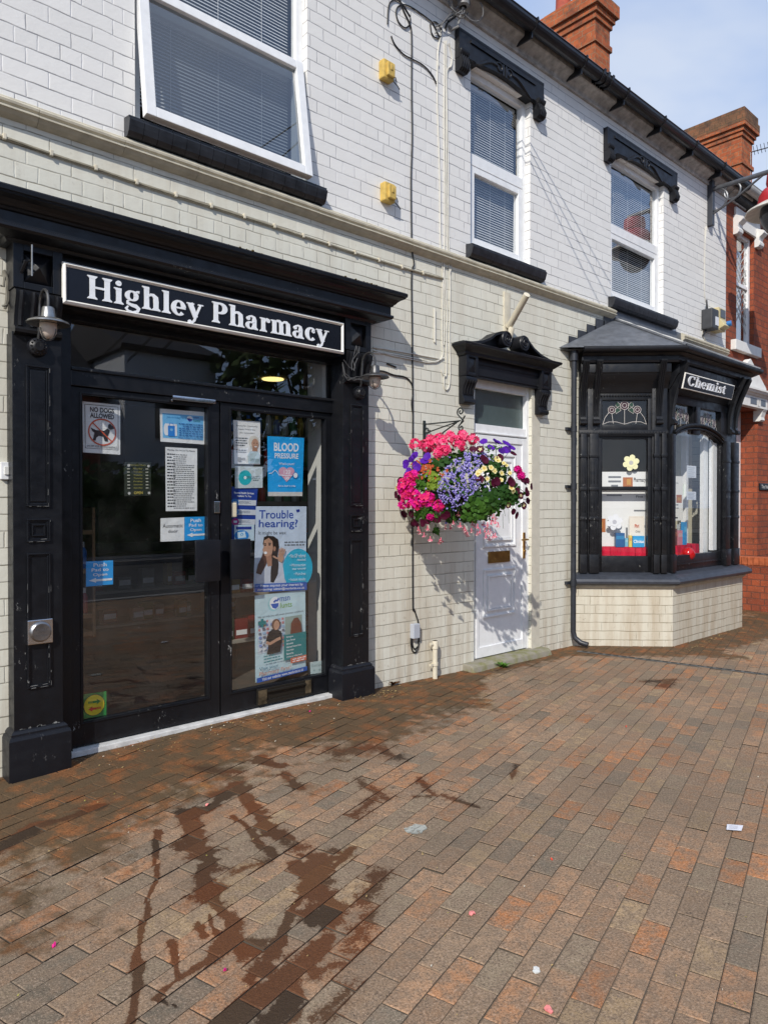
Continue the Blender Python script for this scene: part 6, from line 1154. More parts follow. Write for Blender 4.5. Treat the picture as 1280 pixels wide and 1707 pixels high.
for u, v, su, sv, n, i, s in ((380, 550, 60, 50, 80, 2, 0.03), (380, 620, 70, 40, 60, 2, 0.03), (960, 690, 110, 60, 240, 1, 0.04), (770, 780, 100, 60, 220, 0, 0.045), (830, 740, 120, 60, 120, 1, 0.04), (310, 850, 90, 60, 170, 0, 0.035), (250, 600, 70, 60, 70, 0, 0.03), (430, 430, 70, 30, 70, 1, 0.045), (870, 460, 100, 50, 90, 1, 0.035), (850, 310, 90, 30, 50, 0, 0.02), (120, 650, 50, 70, 60, 1, 0.02), (400, 990, 20, 25, 14, 1, 0.03), (550, 885, 10, 20, 8, 0, 0.02), (1040, 740, 60, 50, 60, 1, 0.03), (690, 880, 80, 40, 70, 0, 0.035)):
    for k in range(n):
        p = bp(u + rb.gauss(0, su * 0.5), v + rb.gauss(0, sv * 0.5)) + TOC * rb.uniform(-0.02, 0.03); leaf(mb, p, outw(p, 0.7), s * rb.uniform(0.7, 1.25), i)
for k in range(70):
    p = bp(rb.gauss(330, 70), rb.gauss(470, 45)) + TOC * 0.02; leaf(mb, p, outw(p, 0.7), rb.uniform(0.02, 0.035), 3)
for k in range(60):     # trailing stems
    a = bp(rb.uniform(150, 1000), rb.uniform(700, 850)) ; b = a + Vector((rb.uniform(-.03, .03), rb.uniform(-.03, .03), -rb.uniform(0.03, 0.11))); mb.i = 1; mb.tube([a, (a + b) / 2 + Vector((rb.uniform(-.01, .01), 0, 0)), b], 0.0016, 4)
for (u, v), (u2, v2) in (((780, 420), (790, 265)), ((890, 400), (900, 245)), ((930, 420), (965, 325)), ((940, 420), (1030, 300)), ((660, 340), (710, 250)), ((980, 540), (1070, 490)), ((1040, 620), (1150, 680)), ((1040, 700), (1165, 740)), ((980, 740), (1030, 830)), ((150, 640), (60, 635)), ((1050, 560), (1190, 600)), ((240, 320), (225, 270)), ((660, 340), (690, 290)), ((400, 930), (360, 1050)), ((400, 930), (435, 1075)), ((550, 850), (545, 920)), ((270, 930), (270, 1000))):
    a, b = bp(u, v), bp(u2, v2); mb.i = 0; mb.tube([a, (a + b) / 2 + TOC * 0.015, b - TOC * 0.01], 0.0022, 4)
FOL = mb.build('foliage', [LF1, LF2, LF3, RUS], BK)
def geranium(u, v, m1, m2, R=0.046):
    c = bp(u, v) + TOC * 0.015; mb = MB()
    for k in range(34):
        a = rb.uniform(0, 6.28); zc = rb.uniform(-0.35, 1); q = math.sqrt(1 - zc * zc); ax = (TOC + Vector((0, 0, 0.7)) + (c - BC) * 0.6).normalized(); u_ = ax.orthogonal().normalized(); w_ = ax.cross(u_)
        n = (ax * zc + u_ * q * cos(a) + w_ * q * sin(a)).normalized(); mb.i = 0 if rb.random() < 0.6 else 1; petals(mb, c + n * R * rb.uniform(0.75, 1.02), n + Vector((rb.gauss(0, .25), rb.gauss(0, .25), rb.gauss(0, .25))), rb.uniform(0.015, 0.021))
    mb.build('geranium_head', [m1, m2], BK)
for u, v in ((225, 268), (305, 285), (350, 238), (425, 232), (452, 290), (512, 212), (560, 252), (600, 292), (480, 340), (425, 362), (620, 210), (712, 245), (335, 300), (395, 270)): geranium(u, v, PINK, PINK2, rb.uniform(0.038, 0.048))
for u, v in ((225, 540), (135, 608), (190, 660), (165, 715), (215, 760), (140, 772), (300, 742), (350, 712), (425, 785), (170, 690), (240, 700), (120, 650), (265, 770), (205, 620), (185, 560), (330, 735)): geranium(u, v, MAG, PINK, rb.uniform(0.038, 0.046))
for u, v in ((365, 870), (1072, 490), (1100, 535)): geranium(u, v, MAG, MAG2, 0.024)
def petunia(nm, u, v, mats, R, k=5, eye=None):
    c = bp(u, v) + TOC * rb.uniform(0.015, 0.04); n = outw(c, 0.45); mb = MB(); mb.i = 0; petals(mb, c, n, R, k, 0.22, 1.25 if nm == 'cream_petunia' else 1.9)
    if len(mats) > 1: mb.i = 1; petals(mb, c + n * 0.002, n, R * 0.55, k, 0.2, 0.7)
    mb.build(nm, mats, BK)
for u, v in ((228, 372), (205, 395), (335, 388), (318, 420), (150, 438), (235, 450), (255, 470), (180, 500), (165, 525), (790, 262), (900, 244), (925, 252), (965, 325), (985, 318), (935, 338), (1032, 298), (982, 262), (850, 312)): petunia('petunia_flower', u, v, [PURP if rb.random() < 0.6 else PURP2], rb.uniform(0.028, 0.036))
for u, v in ((755, 512), (790, 485), (860, 492), (845, 480), (875, 505), (930, 522), (815, 570), (925, 576), (890, 405), (950, 440), (905, 420), (970, 455), (1010, 640), (60, 635), (90, 615), (1025, 660), (740, 530), (1000, 520)): petunia('cream_petunia', u, v, [CRM, CRM2], rb.uniform(0.017, 0.024))
for u, v in ((765, 570), (740, 560), (870, 600), (890, 590), (1000, 578), (1015, 600), (800, 420), (785, 405), (920, 392), (1128, 590), (1150, 575), (1110, 570), (1150, 680), (1165, 742), (1195, 620), (1120, 780), (1090, 700), (60, 690), (130, 850), (1060, 860), (760, 330), (700, 330), (1045, 345), (1140, 655), (1030, 830), (1065, 660), (985, 780), (100, 572), (95, 720), (225, 918), (245, 935), (300, 922), (340, 905), (420, 888), (470, 870), (500, 850), (205, 940), (200, 850), (345, 330)): petunia('maroon_petunia', u, v, [MAR] + ([CRM] if rb.random() < 0.25 and u > 700 else []), rb.uniform(0.023, 0.030))
mb = MB()
for k in range(820):
    w = rb.random()
    if w < 0.66: a = rb.uniform(0, 6.28); q = math.sqrt(rb.random()); u, v = 585 + 165 * q * cos(a) + 10, 590 + 205 * q * sin(a); u += (590 - v) * 0.28
    elif w < 0.9: a = rb.uniform(0, 6.28); q = math.sqrt(rb.random()); u, v = 725 + 120 * q * cos(a), 405 + 70 * q * sin(a)
    else: u, v = rb.gauss(610, 180), rb.gauss(620, 120)
    if noise.noise(Vector((u / 40, v / 40, 1))) < -0.28: continue
    p = bp(u, v) + TOC * rb.uniform(-0.012, 0.035); n = outw(p, 0.5); R = rb.uniform(0.0055, 0.009); mb.i = 0; petals(mb, p, n, R, 5, 0.1, 1.0)
    if rb.random() < 0.75: mb.i = 1; petals(mb, p + n * 0.0012, n, R * 0.55, 3, 0.05, 1.2)
lo = mb.build('lobelia', [LOB, LOBW], BK); lo['kind'] = 'stuff'
for u, v in ((270, 1000), (258, 975), (338, 965), (360, 1050), (435, 1075), (445, 1060), (640, 980), (632, 965), (645, 1000), (700, 930), (720, 945), (740, 950), (790, 930), (820, 935), (845, 990), (800, 985), (825, 1000), (870, 870), (890, 880), (860, 895), (850, 850), (820, 960), (545, 918), (585, 850), (882, 1022), (870, 1030), (805, 1030), (310, 1020), (480, 960), (600, 940), (660, 1020), (760, 990), (840, 1050), (905, 940), (520, 960), (690, 985), (740, 1010), (850, 920), (880, 910)):
    c = bp(u, v, 0.22 + rb.uniform(0, 0.12)); mb = MB(); mb.i = 0; dn = Vector((rb.gauss(0, .15), rb.gauss(0, .15), -1)); mb.tube([c + Vector((0, 0, 0.02)), c], 0.004, 5); petals(mb, c, -dn, 0.024, 4, -0.35, 0.8); mb.i = 1; petals(mb, c - Vector((0, 0, 0.006)), dn, 0.015, 5, 0.7, 1.2); mb.build('fuchsia_flower', [FUC, FUCW], BK)

# ------------------------------------------------------------------ neighbouring red brick house
RH = thing('red_brick_house', 'red brick terraced house with white stone lintels and gabled porch hood', 'house', (12, 0, 0))
RW = (10.30, 10.92, 3.72, 5.30); RDH = (10.05, 11.095, 0.0, 2.82)
mb = MB(); wallgrid(mb, 9.95, 19.0, -0.1, 5.72, [RW, RDH], 0.0, 0.30); mb.box(18.9, 19, 0.01, 7, 0, 5.7); mb.box(9.96, 18.9, 6.9, 7, 0, 5.7); mb.build('wall', RED_BRICK, RH)
mb = MB(); mb.box(9.96, 18.9, 0.32, 6.8, 2.9, 3.0); mb.box(9.96, 18.9, 0.02, 6.8, 5.6, 5.65); mb.box(9.96, 18.9, 1.2, 1.25, 0, 5.6); mb.build('inner_structure', DARKROOM, RH)
mb = MB(); mb.prism([(-0.16, 5.80), (4.0, 8.35), (7.2, 5.9), (7.2, 5.8), (4.0, 8.2), (-0.1, 5.70)], 9.97, 19.0); mb.build('roof', flat((0.05, 0.052, 0.058), 0.7, 0.3, 'slate', nz=0.3), RH)
mb = MB(); mb.mould([(9.96, 0), (10.55, 0)], [(0, 5.60), (0.022, 5.60), (0.03, 5.612), (0.022, 5.625), (0.06, 5.67), (0.12, 5.70), (0.12, 5.79), (0, 5.79)]); mb.build('eaves_soffit', SOFFIT, RH)
mb = MB(); mb.mould([(10.16, 0), (19, 0)], gp); mb.build('gutter', flat((0.50, 0.49, 0.46), 0.45, 0.4, 'pale_gutter', nz=0.2), RH)
mb = MB(); mb.mould([(10.15, 0), (19, 0)], [(0, 5.62), (0.10, 5.64), (0.12, 5.78), (0, 5.78)]); mb.build('fascia', BLACK_CLEAN, RH)
WST = flat((0.72, 0.71, 0.68), 0.6, 0.3, 'white_painted_stone', nz=0.06)
mb = MB(); mb.box(10.21, 11.07, -0.03, 0.1, 5.31, 5.56); mb.build('window_lintel', WST, RH, bevel=0.006)
L_ = bpy.data.objects['window_lintel']
for xc in (10.255, 11.0):
    m = MB(); m.prism([(0.05, 5.17), (-0.05, 5.175), (-0.075, 5.20), (-0.08, 5.235), (-0.06, 5.27), (-0.07, 5.31), (-0.11, 5.34), (-0.13, 5.36), (-0.13, 5.39), (-0.03, 5.44), (0.05, 5.44)], xc - 0.075, xc + 0.075); m.build('bracket', WST, L_, bevel=0.004)
mb = MB(); mb.box(10.12, 11.03, -0.07, 0.30, 3.575, 3.715); mb.build('window_sill', WST, RH, bevel=0.008)
mb = MB(); mb.ring(10.30, 10.92, 3.715, 5.31, 10.36, 10.86, 3.79, 5.25, 0.06, 0.12); mb.box(10.36, 10.86, 0.065, 0.12, 4.55, 4.60); w_ = mb.build('window', PVC, RH, bevel=0.004)
mb = MB(); mb.quad((10.36, 0.09, 3.79), (10.86, 0.09, 3.79), (10.86, 0.09, 5.25), (10.36, 0.09, 5.25)); mb.build('pane', GLASS_WIN, w_)
mb = MB()
for k in range(-3, 16):
    for s in (1, -1):
        z0 = 3.8 + k * 0.12; pts = [(10.36 + t * 0.5, 0.084, z0 + (t if s > 0 else 1 - t) * 0.45) for t in (0, 1)]
        if z0 > 3.8 and z0 + 0.45 < 5.25: mb.tube(pts, 0.004, 5)
mb.build('leading', flat((0.45, 0.45, 0.44), 0.5, 0.4, 'lattice_came'), w_)
mb = MB(); 
for k in range(9): mb.tube([(10.37 + k * 0.06, 0.20 + 0.02 * (k % 2), 3.75), (10.37 + k * 0.06, 0.20 + 0.02 * (k % 2), 5.3)], 0.034, 6, False)
mb.build('curtain', flat((0.55, 0.53, 0.48), 0.8, 0.2, 'net_curtain'), w_)
PH = MB(); PH.box(10.0, 11.19, -0.10, 0.05, 2.83, 2.99); PH.mould([(9.99, 0), (9.99, -0.10), (11.20, -0.10), (11.20, 0)], [(0, 2.985), (0.02, 2.99), (0.03, 3.01), (0.06, 3.02), (0.075, 3.045), (0.085, 3.05), (0.085, 3.075), (0, 3.085)]); PH.prism([(10.0, 3.08), (11.16, 3.08), (11.16, 3.14), (10.58, 3.50), (10.0, 3.14)], -0.09, 0.0, 'y')
hood2 = PH.build('porch_hood', WST, RH)
m = MB(); m.box(10.55, 10.77, -0.104, -0.099, 2.865, 2.955); m.box(10.93, 11.10, -0.104, -0.099, 2.865, 2.955); m.build('panel', flat((0.12, 0.14, 0.17), 0.5, 0.4, 'slate_blue_panel'), hood2)
m = MB(); v_, f_ = ribbon(arcpts(0, 0, 0.036, 0.052, 0, 360, 20), 0.022); m.add([(10.85 + p[0], -0.108, 2.91 + p[1]) for p in v_], f_); m.build('number', WST, hood2)
m = MB(); m.prism([(0.05, 2.66), (-0.04, 2.66), (-0.06, 2.68), (-0.055, 2.72), (-0.075, 2.79), (-0.10, 2.83), (0.05, 2.83)], 11.05, 11.19); m.build('bracket', WST, hood2, bevel=0.004)
m = MB(); m.ring(10.05, 11.09, 0.0, 2.82, 10.20, 10.86, 0.05, 2.70, 0.24, 0.31); m.box(10.20, 10.86, 0.245, 0.31, 2.02, 2.10); m.box(10.80, 10.86, 0.22, 0.25, 0.06, 2.0); fd = m.build('porch_door', PVC, RH, bevel=0.004)
m = MB(); m.quad((10.2, 0.28, 2.10), (10.86, 0.28, 2.10), (10.86, 0.28, 2.70), (10.2, 0.28, 2.70)); m.quad((10.74, 0.27, 0.3), (10.80, 0.27, 0.3), (10.80, 0.27, 1.95), (10.74, 0.27, 1.95)); m.build('pane', GLASS_OBS, fd)
m = MB(); m.box(10.2, 10.74, 0.275, 0.30, 0.05, 2.02); m.build('door_leaf', PVC, fd); m = MB(); m.box(10.815, 10.835, 0.195, 0.222, 0.95, 1.15); m.tube([(10.82, 0.2, 1.06), (10.74, 0.17, 1.06)], 0.008, 6); m.build('handle', CHROME, fd)
c2x = 15.63; zz = lambda v: PX(1236, v, c2x).z
chimney('chimney', RH, c2x, c2x + 0.56, 2.02, 3.15, 6.4, zz(272), zz(226), None)
mb = MB(); mb.box(10.13, 10.35, -3.0, -0.004, -0.05, 0.62); LW = mb.build('garden_wall', RED_BRICK, bevel=0.004); tag(LW, 'low red brick wall with brick on edge coping between the bay window and the red house', 'wall')
mb = MB(); y = -3.0
while y < -0.02: mb.box(10.12, 10.36, y, y + 0.068, 0.62, 0.725); y += 0.075
mb.build('coping', flat((0.40, 0.11, 0.045), 0.85, 0.2, 'coping_brick', nz=0.3), LW, bevel=0.005)
q = P(1266, 811, -0.02); q2 = P(1290, 811, -0.02); mb = MB(); mb.box(q.x, q.x + 0.42, -0.02, 0, q.z - 0.05, q.z + 0.05); NP = mb.build('name_plaque', BLACK_CLEAN, bevel=0.006); tag(NP, 'small black name plaque with white letters on the red brick wall', 'plaque')
vs_, fs_ = text2d('The Nest'); wv = max(p[0] for p in vs_); mb = MB(); mb.add([(q.x + 0.05 + p[0] / wv * 0.32, -0.0225, q.z - 0.025 + p[1] * 0.075) for p in vs_], fs_); mb.build('lettering', WST, NP)
# television aerial on the far roof
a = PX(1250, 254, 16.1); b = PX(1290, 243, 16.1); r = thing('television_aerial', 'thin television aerial boom sticking out beyond the far chimney', 'aerial', a); mb = MB(); mb.tube([a, b], 0.012, 6)
for k in range(6):
    c_ = a.lerp(b, 0.15 + k * 0.15); mb.tube([c_ + Vector((0.05, 0, -0.06)), c_ + Vector((-0.05, 0, 0.10))], 0.006, 4)
mb.tube([a, Vector((a.x, a.y, 7.4))], 0.014, 6); mb.build('boom', DARKMETAL, r)

# ------------------------------------------------------------------ red street lamp on a wall bracket
xl = 9.39; A = PX(1180, 318, xl); Bm = PX(1282, 286, xl); A.y = -0.06
slope = (Bm.z - A.z) / (Bm.y - A.y); yL = PX(1299, 300, xl).y
r = thing('street_lamp', 'red bell shaped street lamp hanging from a grey scrolled wall bracket', 'street lamp', (xl, -0.03, 5.1))
zt_, zb2 = P(1176, 300, 0).z, P(1176, 376, 0).z
GM = flat((0.10, 0.105, 0.115), 0.4, 0.5, 'grey_bracket_paint', 0.3, nz=0.2)
mb = MB(); mb.box(xl - 0.035, xl + 0.035, -0.07, 0, zb2, zt_); mb.build('wall_post', flat((0.035, 0.038, 0.048), 0.4, 0.5, 'dark_bracket_paint'), r, bevel=0.008)
mb = MB(); ye = yL - 0.10; mb.tube([A, Vector((xl, ye, A.z + slope * (ye - A.y)))], 0.030, 12); lowA = PX(1180, 359, xl); lowA.y = -0.06; hi = PX(1272, 291, xl)
mb.tube([lowA, lowA.lerp(hi, 0.45) + Vector((0, 0, -0.02)), hi], 0.014, 8)
def circ(u, v, R): c_ = PX(u, v, xl); mb.tube([c_ + Vector((0, R * cos(a), R * sin(a))) for a in [2 * pi * k / 24 for k in range(25)]], 0.012, 6)
circ(1194, 333, 0.135); circ(1220, 318, 0.10); mb.build('arm', GM, r)
zc_ = A.z + slope * (yL - A.y); RED = flat((0.42, 0.025, 0.03), 0.35, 0.5, 'red_lamp_enamel', nz=0.1); zr = PX(1250, 352, xl).z
mb = MB(); mb.lathe([(0.03, zc_ - 0.02), (0.10, zc_ - 0.05), (0.14, zc_ - 0.06), (0.15, zc_ - 0.16), (0.14, zc_ - 0.20), (0.12, zc_ - 0.21), (0.19, zc_ - 0.25), (0.23, zc_ - 0.32), (0.245, zc_ - 0.40), (0.25, zc_ - 0.43)], (xl, yL, 0), 32); mb.build('lamp_cap', RED, r)
mb = MB(); mb.lathe([(0.25, zc_ - 0.43), (0.37, zc_ - 0.50), (0.385, zc_ - 0.525), (0.37, zc_ - 0.53), (0.22, zc_ - 0.47), (0.001, zc_ - 0.46)], (xl, yL, 0), 40); mb.build('reflector', flat((0.55, 0.53, 0.47), 0.4, 0.4, 'cream_enamel', nz=0.15), r)
mb = MB(); mb.lathe([(0.21, zc_ - 0.47), (0.22, zc_ - 0.56), (0.20, zc_ - 0.66), (0.14, zc_ - 0.75), (0.06, zc_ - 0.80), (0.001, zc_ - 0.81)], (xl, yL, 0), 32); mb.build('globe', flat((0.012, 0.014, 0.02), 0.12, 0.5, 'dark_glass_bowl'), r)

# ------------------------------------------------------------------ bay display
def onface(M, s, d, z): return M @ Vector((s, d, z))
def flower_sign(label, M, s, z, R, c, c2, d=0.04):
    mb = MB(M)
    for k in range(6):
        a = 2 * pi * k / 6 + 0.3; mb.add([(s + R * 0.66 * cos(a) + R * 0.345 * cos(t), d + k * 0.0004, z + R * 0.66 * sin(a) + R * 0.345 * sin(t)) for t in [2 * pi * q / 16 for q in range(16)]], [tuple(range(16))])
    mb.add([(s + R * 0.55 * cos(t), d - 0.0008, z + R * 0.55 * sin(t)) for t in [2 * pi * q / 18 for q in range(18)]], [tuple(range(18))])
    o = mb.build('paper_flower', flat(c, 0.7, 0.2)); tag(o, label, 'paper flower', None)
    m2 = MB(M); m2.add([(s + R * 0.26 * cos(t), d - 0.002, z + R * 0.26 * sin(t)) for t in [2 * pi * q / 18 for q in range(18)]], [tuple(range(18))]); m2.build('flower_centre', flat(c2, 0.7, 0.2), o)
flower_sign('yellow paper flower stuck high on the canted bay window pane', MC, 0.545, 1.87, 0.085, (0.78, 0.75, 0.45), (0.45, 0.44, 0.42))
flower_sign('white paper flower low on the canted bay window pane', MC, 0.38, 1.26, 0.085, (0.72, 0.73, 0.76), (0.45, 0.45, 0.5))
flower_sign('pink paper flower at the left edge of the arched bay window', MF, 0.20, 1.63, 0.075, (0.70, 0.14, 0.16), (0.4, 0.2, 0.15))
flower_sign('pale green paper flower on the far right of the arched bay window', MF, 0.98, 1.60, 0.085, (0.55, 0.66, 0.50), (0.3, 0.4, 0.35), 0.30)
flower_sign('grey white paper flower low behind the arched bay window', MF, 0.92, 1.15, 0.085, (0.50, 0.54, 0.52), (0.4, 0.44, 0.42), 0.30)
def board(name, label, M, s0, s1, d, z0, z1, items, base=(0.70, 0.70, 0.69)):
    mb = MB(M); mats = [flat(base, 0.6, 0.3)]; mb.box(s0, s1, d, d + 0.006, z0, z1); idx = {}
    for k, it in enumerate(items):
        c_ = it[-1]
        if c_ not in idx: idx[c_] = len(mats); mats.append(flat(c_, 0.6, 0.3))
        mb.i = idx[c_]; e = d - 0.0006 - 0.0002 * k; L = lambda u, v: (s0 + (s1 - s0) * u, e, z1 - (z1 - z0) * v)
        if it[0] == 'rect': mb.add([L(it[1], it[2]), L(it[3], it[2]), L(it[3], it[4]), L(it[1], it[4])], [(0, 1, 2, 3)])
        else:
            v_, f_ = text2d(it[1], 0.02); x0, x1 = min(p[0] for p in v_), max(p[0] for p in v_); y0, y1 = min(p[1] for p in v_), max(p[1] for p in v_)
            mb.add([L(it[2] + (p[0] - x0) / (x1 - x0) * (it[4] - it[2]), it[5] - (p[1] - y0) / (y1 - y0) * (it[5] - it[3])) for p in v_], f_)
    return tag(mb.build(name, mats), label, 'display board')
PHO = (0.40, 0.13, 0.04); PHO2 = (0.50, 0.26, 0.06)
board('display_board', 'white display banner reading Pharmacy across the canted bay window', MC, 0.22, 0.72, 0.10, 1.60, 1.78, [('rect', 0.52, 0.32, 0.72, 0.90, PHO), ('rect', 0.60, 0.42, 0.68, 0.75, PHO2), ('text', 'Pharmacy', 0.74, 0.34, 0.985, 0.66, INK), ('rect', 0.22, 0.25, 0.48, 0.36, GREYT), ('rect', 0.22, 0.50, 0.48, 0.61, GREYT), ('rect', 0.28, 0.75, 0.42, 0.86, GREYT)])
board('display_board', 'tall white display board with printed text behind the lower canted bay pane', MC, 0.22, 0.74, 0.14, 0.78, 1.62, [('rect', 0.0, 0.39, 0.18, 0.56, PHO), ('rect', 0.02, 0.43, 0.12, 0.5, PHO2), ('text', 'First', 0.78, 0.10, 0.92, 0.13, INK), ('text', '2. Insect Bites', 0.22, 0.38, 0.52, 0.42, INK), ('text', 'and Stings', 0.28, 0.46, 0.48, 0.50, INK), ('text', '4. Ear Infections', 0.68, 0.46, 0.96, 0.50, INK), ('rect', 0.20, 0.09, 0.50, 0.11, GREYT), ('rect', 0.74, 0.28, 0.98, 0.30, GREYT), ('text', 'site', 0.0, 0.74, 0.10, 0.79, INK), ('rect', 0.58, 0.5, 0.62, 0.70, GREYT)])
board('display_board', 'white display board with printed services behind the arched bay window', MF, 0.10, 0.46, 0.045, 1.27, 1.74, [('rect', 0.58, 0.42, 0.92, 0.60, PHO), ('rect', 0.65, 0.48, 0.85, 0.55, PHO2), ('text', 'Pharmacy First', 0.24, 0.14, 0.70, 0.18, GREYT), ('text', '7 Sore Throat', 0.22, 0.62, 0.70, 0.66, INK), ('text', 'Sinusitis and more', 0.20, 0.70, 0.72, 0.73, INK), ('rect', 0.35, 0.78, 0.50, 0.86, GREYT), ('rect', 0.3, 0.92, 0.66, 0.95, INK)], (0.80, 0.79, 0.72))
m = MB(MC); m.ring(0.545, 0.70, 0.93, 1.32, 0.556, 0.689, 0.941, 1.309, 0.10, 0.105); m.box(0.55, 0.695, 0.103, 0.106, 0.935, 1.315); o = m.build('product_card', flat((0.72, 0.66, 0.58), 0.6, 0.3, 'cream_card')); tag(o, 'tall cream product card reading Piri standing at the right of the canted bay display', 'card')
m = MB(MC); v_, f_ = text2d('Piri', 0.03); m.add([(0.60 + p[0] * 0.035, 0.0995, 1.20 + p[1] * 0.05) for p in v_], f_); m.i = 1; v_, f_ = text2d('Child'); m.add([(0.61 + p[0] * 0.022, 0.0995, 1.15 + p[1] * 0.03) for p in v_], f_); m.build('print', [flat((0.5, 0.10, 0.05), 0.6), flat(INK, 0.6)], o)
RC = flat((0.52, 0.008, 0.035), 0.75, 0.2, 'red_cloth', nz=0.15)
def cloth(label, M, s0, s1, d0, d1, zb, zt):
    mb = MB(M); n = 26; f = lambda i: 0.012 * sin(i * 1.3) + 0.006 * sin(i * 2.9)
    for i in range(n):
        a, b = s0 + (s1 - s0) * i / n, s0 + (s1 - s0) * (i + 1) / n
        mb.add([(a, d0 + f(i), zb), (b, d0 + f(i + 1), zb), (b, d0 + 0.02, zt), (a, d0 + 0.02, zt), (b, d1, zt + 0.004), (a, d1, zt + 0.004)], [(0, 1, 2, 3), (3, 2, 4, 5)], True)
    mb.add([(s0, d0, zb), (s0, d0 + 0.02, zt), (s0, d1, zt), (s0 - 0.05, d1, zb)], [(0, 1, 2, 3)]); mb.add([(s1, d0, zb), (s1, d0 + 0.02, zt), (s1, d1, zt), (s1 + 0.02, d1, zb)], [(0, 1, 2, 3)])
    tag(mb.build('red_cloth', RC), label, 'cloth')
cloth('red cloth draped over a low stand in the canted bay display', MC, 0.27, 0.71, 0.05, 0.13, 0.772, 1.0); cloth('red cloth draped over a low stand behind the arched bay window', MF, 0.16, 0.92, 0.06, 0.22, 0.772, 1.0)
def prod(label, M, s0, s1, d0, d1, z0, z1, c, c2, txt=None):
    m = MB(M); m.box(s0, s1, d0, d1, z0, z1); m.i = 1; m.box(s0 + 0.004, s1 - 0.004, d0 - 0.001, d0 - 0.0002, z0 + (z1 - z0) * 0.55, z0 + (z1 - z0) * 0.8); m.i = 2
    if txt: v_, f_ = text2d(txt, 0.02); x1 = max(p[0] for p in v_); m.add([(s0 + 0.006 + p[0] / x1 * (s1 - s0 - 0.012), d0 - 0.0016, z0 + (z1 - z0) * 0.38 + p[1] * (z1 - z0) * 0.38) for p in v_], f_)
    tag(m.build('product_box', [flat(c, 0.4), flat(c2, 0.4), flat(WHT, 0.5)]), label, 'product box', 'products in the bay display')
prod('dark blue upright box on the red cloth left of the yellow box', MC, 0.40, 0.49, 0.062, 0.12, 1.0, 1.145, (0.02, 0.10, 0.26), (0.03, 0.2, 0.4)); prod('yellow narrow box on the red cloth between blue boxes', MC, 0.535, 0.565, 0.062, 0.10, 1.0, 1.12, (0.70, 0.52, 0.12), (0.6, 0.3, 0.1)); prod('wide light blue box with white writing on the red cloth', MC, 0.572, 0.69, 0.06, 0.10, 1.0, 1.115, (0.03, 0.30, 0.60), (0.05, 0.35, 0.65), 'Clinitas'); prod('small pale blue box half behind the yellow box', MC, 0.505, 0.555, 0.102, 0.12, 1.0, 1.09, (0.15, 0.42, 0.60), (0.3, 0.5, 0.6))
prod('maroon box on the red cloth behind the arched window', MF, 0.25, 0.43, 0.09, 0.15, 1.003, 1.18, (0.16, 0.045, 0.04), (0.3, 0.1, 0.05)); prod('pink box beside the maroon box behind the arched window', MF, 0.45, 0.55, 0.09, 0.15, 1.003, 1.16, (0.60, 0.22, 0.26), (0.6, 0.4, 0.4)); prod('tall blue tube carton behind the arched window', MF, 0.57, 0.63, 0.08, 0.12, 1.003, 1.25, (0.03, 0.26, 0.55), (0.1, 0.4, 0.6))
m = MB(); c_ = MF @ Vector((0.56, 0.035, 0.905)); m.lathe([(0.001, -0.075)] + [(0.075 * sin(pi * k / 12), -0.075 * cos(pi * k / 12)) for k in range(1, 12)] + [(0.001, 0.075)], c_, 24); tag(m.build('red_ball', flat((0.40, 0.008, 0.01), 0.12, 0.5, 'glossy_red')), 'shiny dark red ball on the bay window ledge', 'ball')
for lb, z0, z1 in (('upper small white printed note on the arched bay window', 1.73, 1.86), ('lower small white printed note on the arched bay window', 1.49, 1.58)):
    m = MB(MF); m.box(0.52, 0.74, 0.03, 0.032, z0, z1); m.i = 1
    for k in range(5): zz_ = z1 - (z1 - z0) * (0.16 + k * 0.17); m.box(0.55, 0.70 - 0.02 * (k % 2), 0.0285, 0.0295, zz_ - 0.004, zz_)
    tag(m.build('window_note', [flat((0.62, 0.66, 0.70), 0.6), flat((0.3, 0.34, 0.4), 0.6)]), lb, 'note')
m = MB(MF); m.box(0.88, 1.50, 0.42, 0.43, 0.77, 2.4); m.build('cream_backing', flat((0.66, 0.62, 0.46), 0.7, 0.3, 'cream_board', nz=0.1), BAY)
m = MB(MF); m.box(0.02, 0.085, 0.10, 0.12, 0.78, 1.6); m.box(1.08, 1.20, 0.10, 0.14, 0.77, 2.6); m.box(1.02, 1.075, 0.27, 0.33, 0.77, 2.6); m.box(1.165, 1.262, 0.028, 0.075, 0.92, 2.14); m.build('inner_shutter', PVC, BAY)

# ------------------------------------------------------------------ shop shelving and stock seen through the glass
WOOD = flat((0.22, 0.13, 0.065), 0.5, 0.4, 'shelf_wood', nz=0.25); GSH = flat((0.30, 0.28, 0.24), 0.5, 0.4, 'shelf_edge', nz=0.1)
sx0, sx1, sy0, sy1 = 3.15, 4.75, 0.95, 1.30; zs_ = P(475, 836, sy0).z
r = thing('shop_shelves', 'dark shop shelving with a pale shelf edge behind the right door posters', 'shelves', (4, sy0, 0.03)); m = MB()
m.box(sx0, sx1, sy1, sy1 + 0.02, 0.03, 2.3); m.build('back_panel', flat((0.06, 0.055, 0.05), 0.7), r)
rs = random.Random(17)
levels = [0.35, 0.72, zs_ - 0.42, zs_, zs_ + 0.30, zs_ + 0.56]
for z in levels:
    m = MB(); m.box(sx0 - 0.3, sx1, sy0, sy1, z - 0.03, z); m.build('shelf', GSH, r, bevel=0.003)
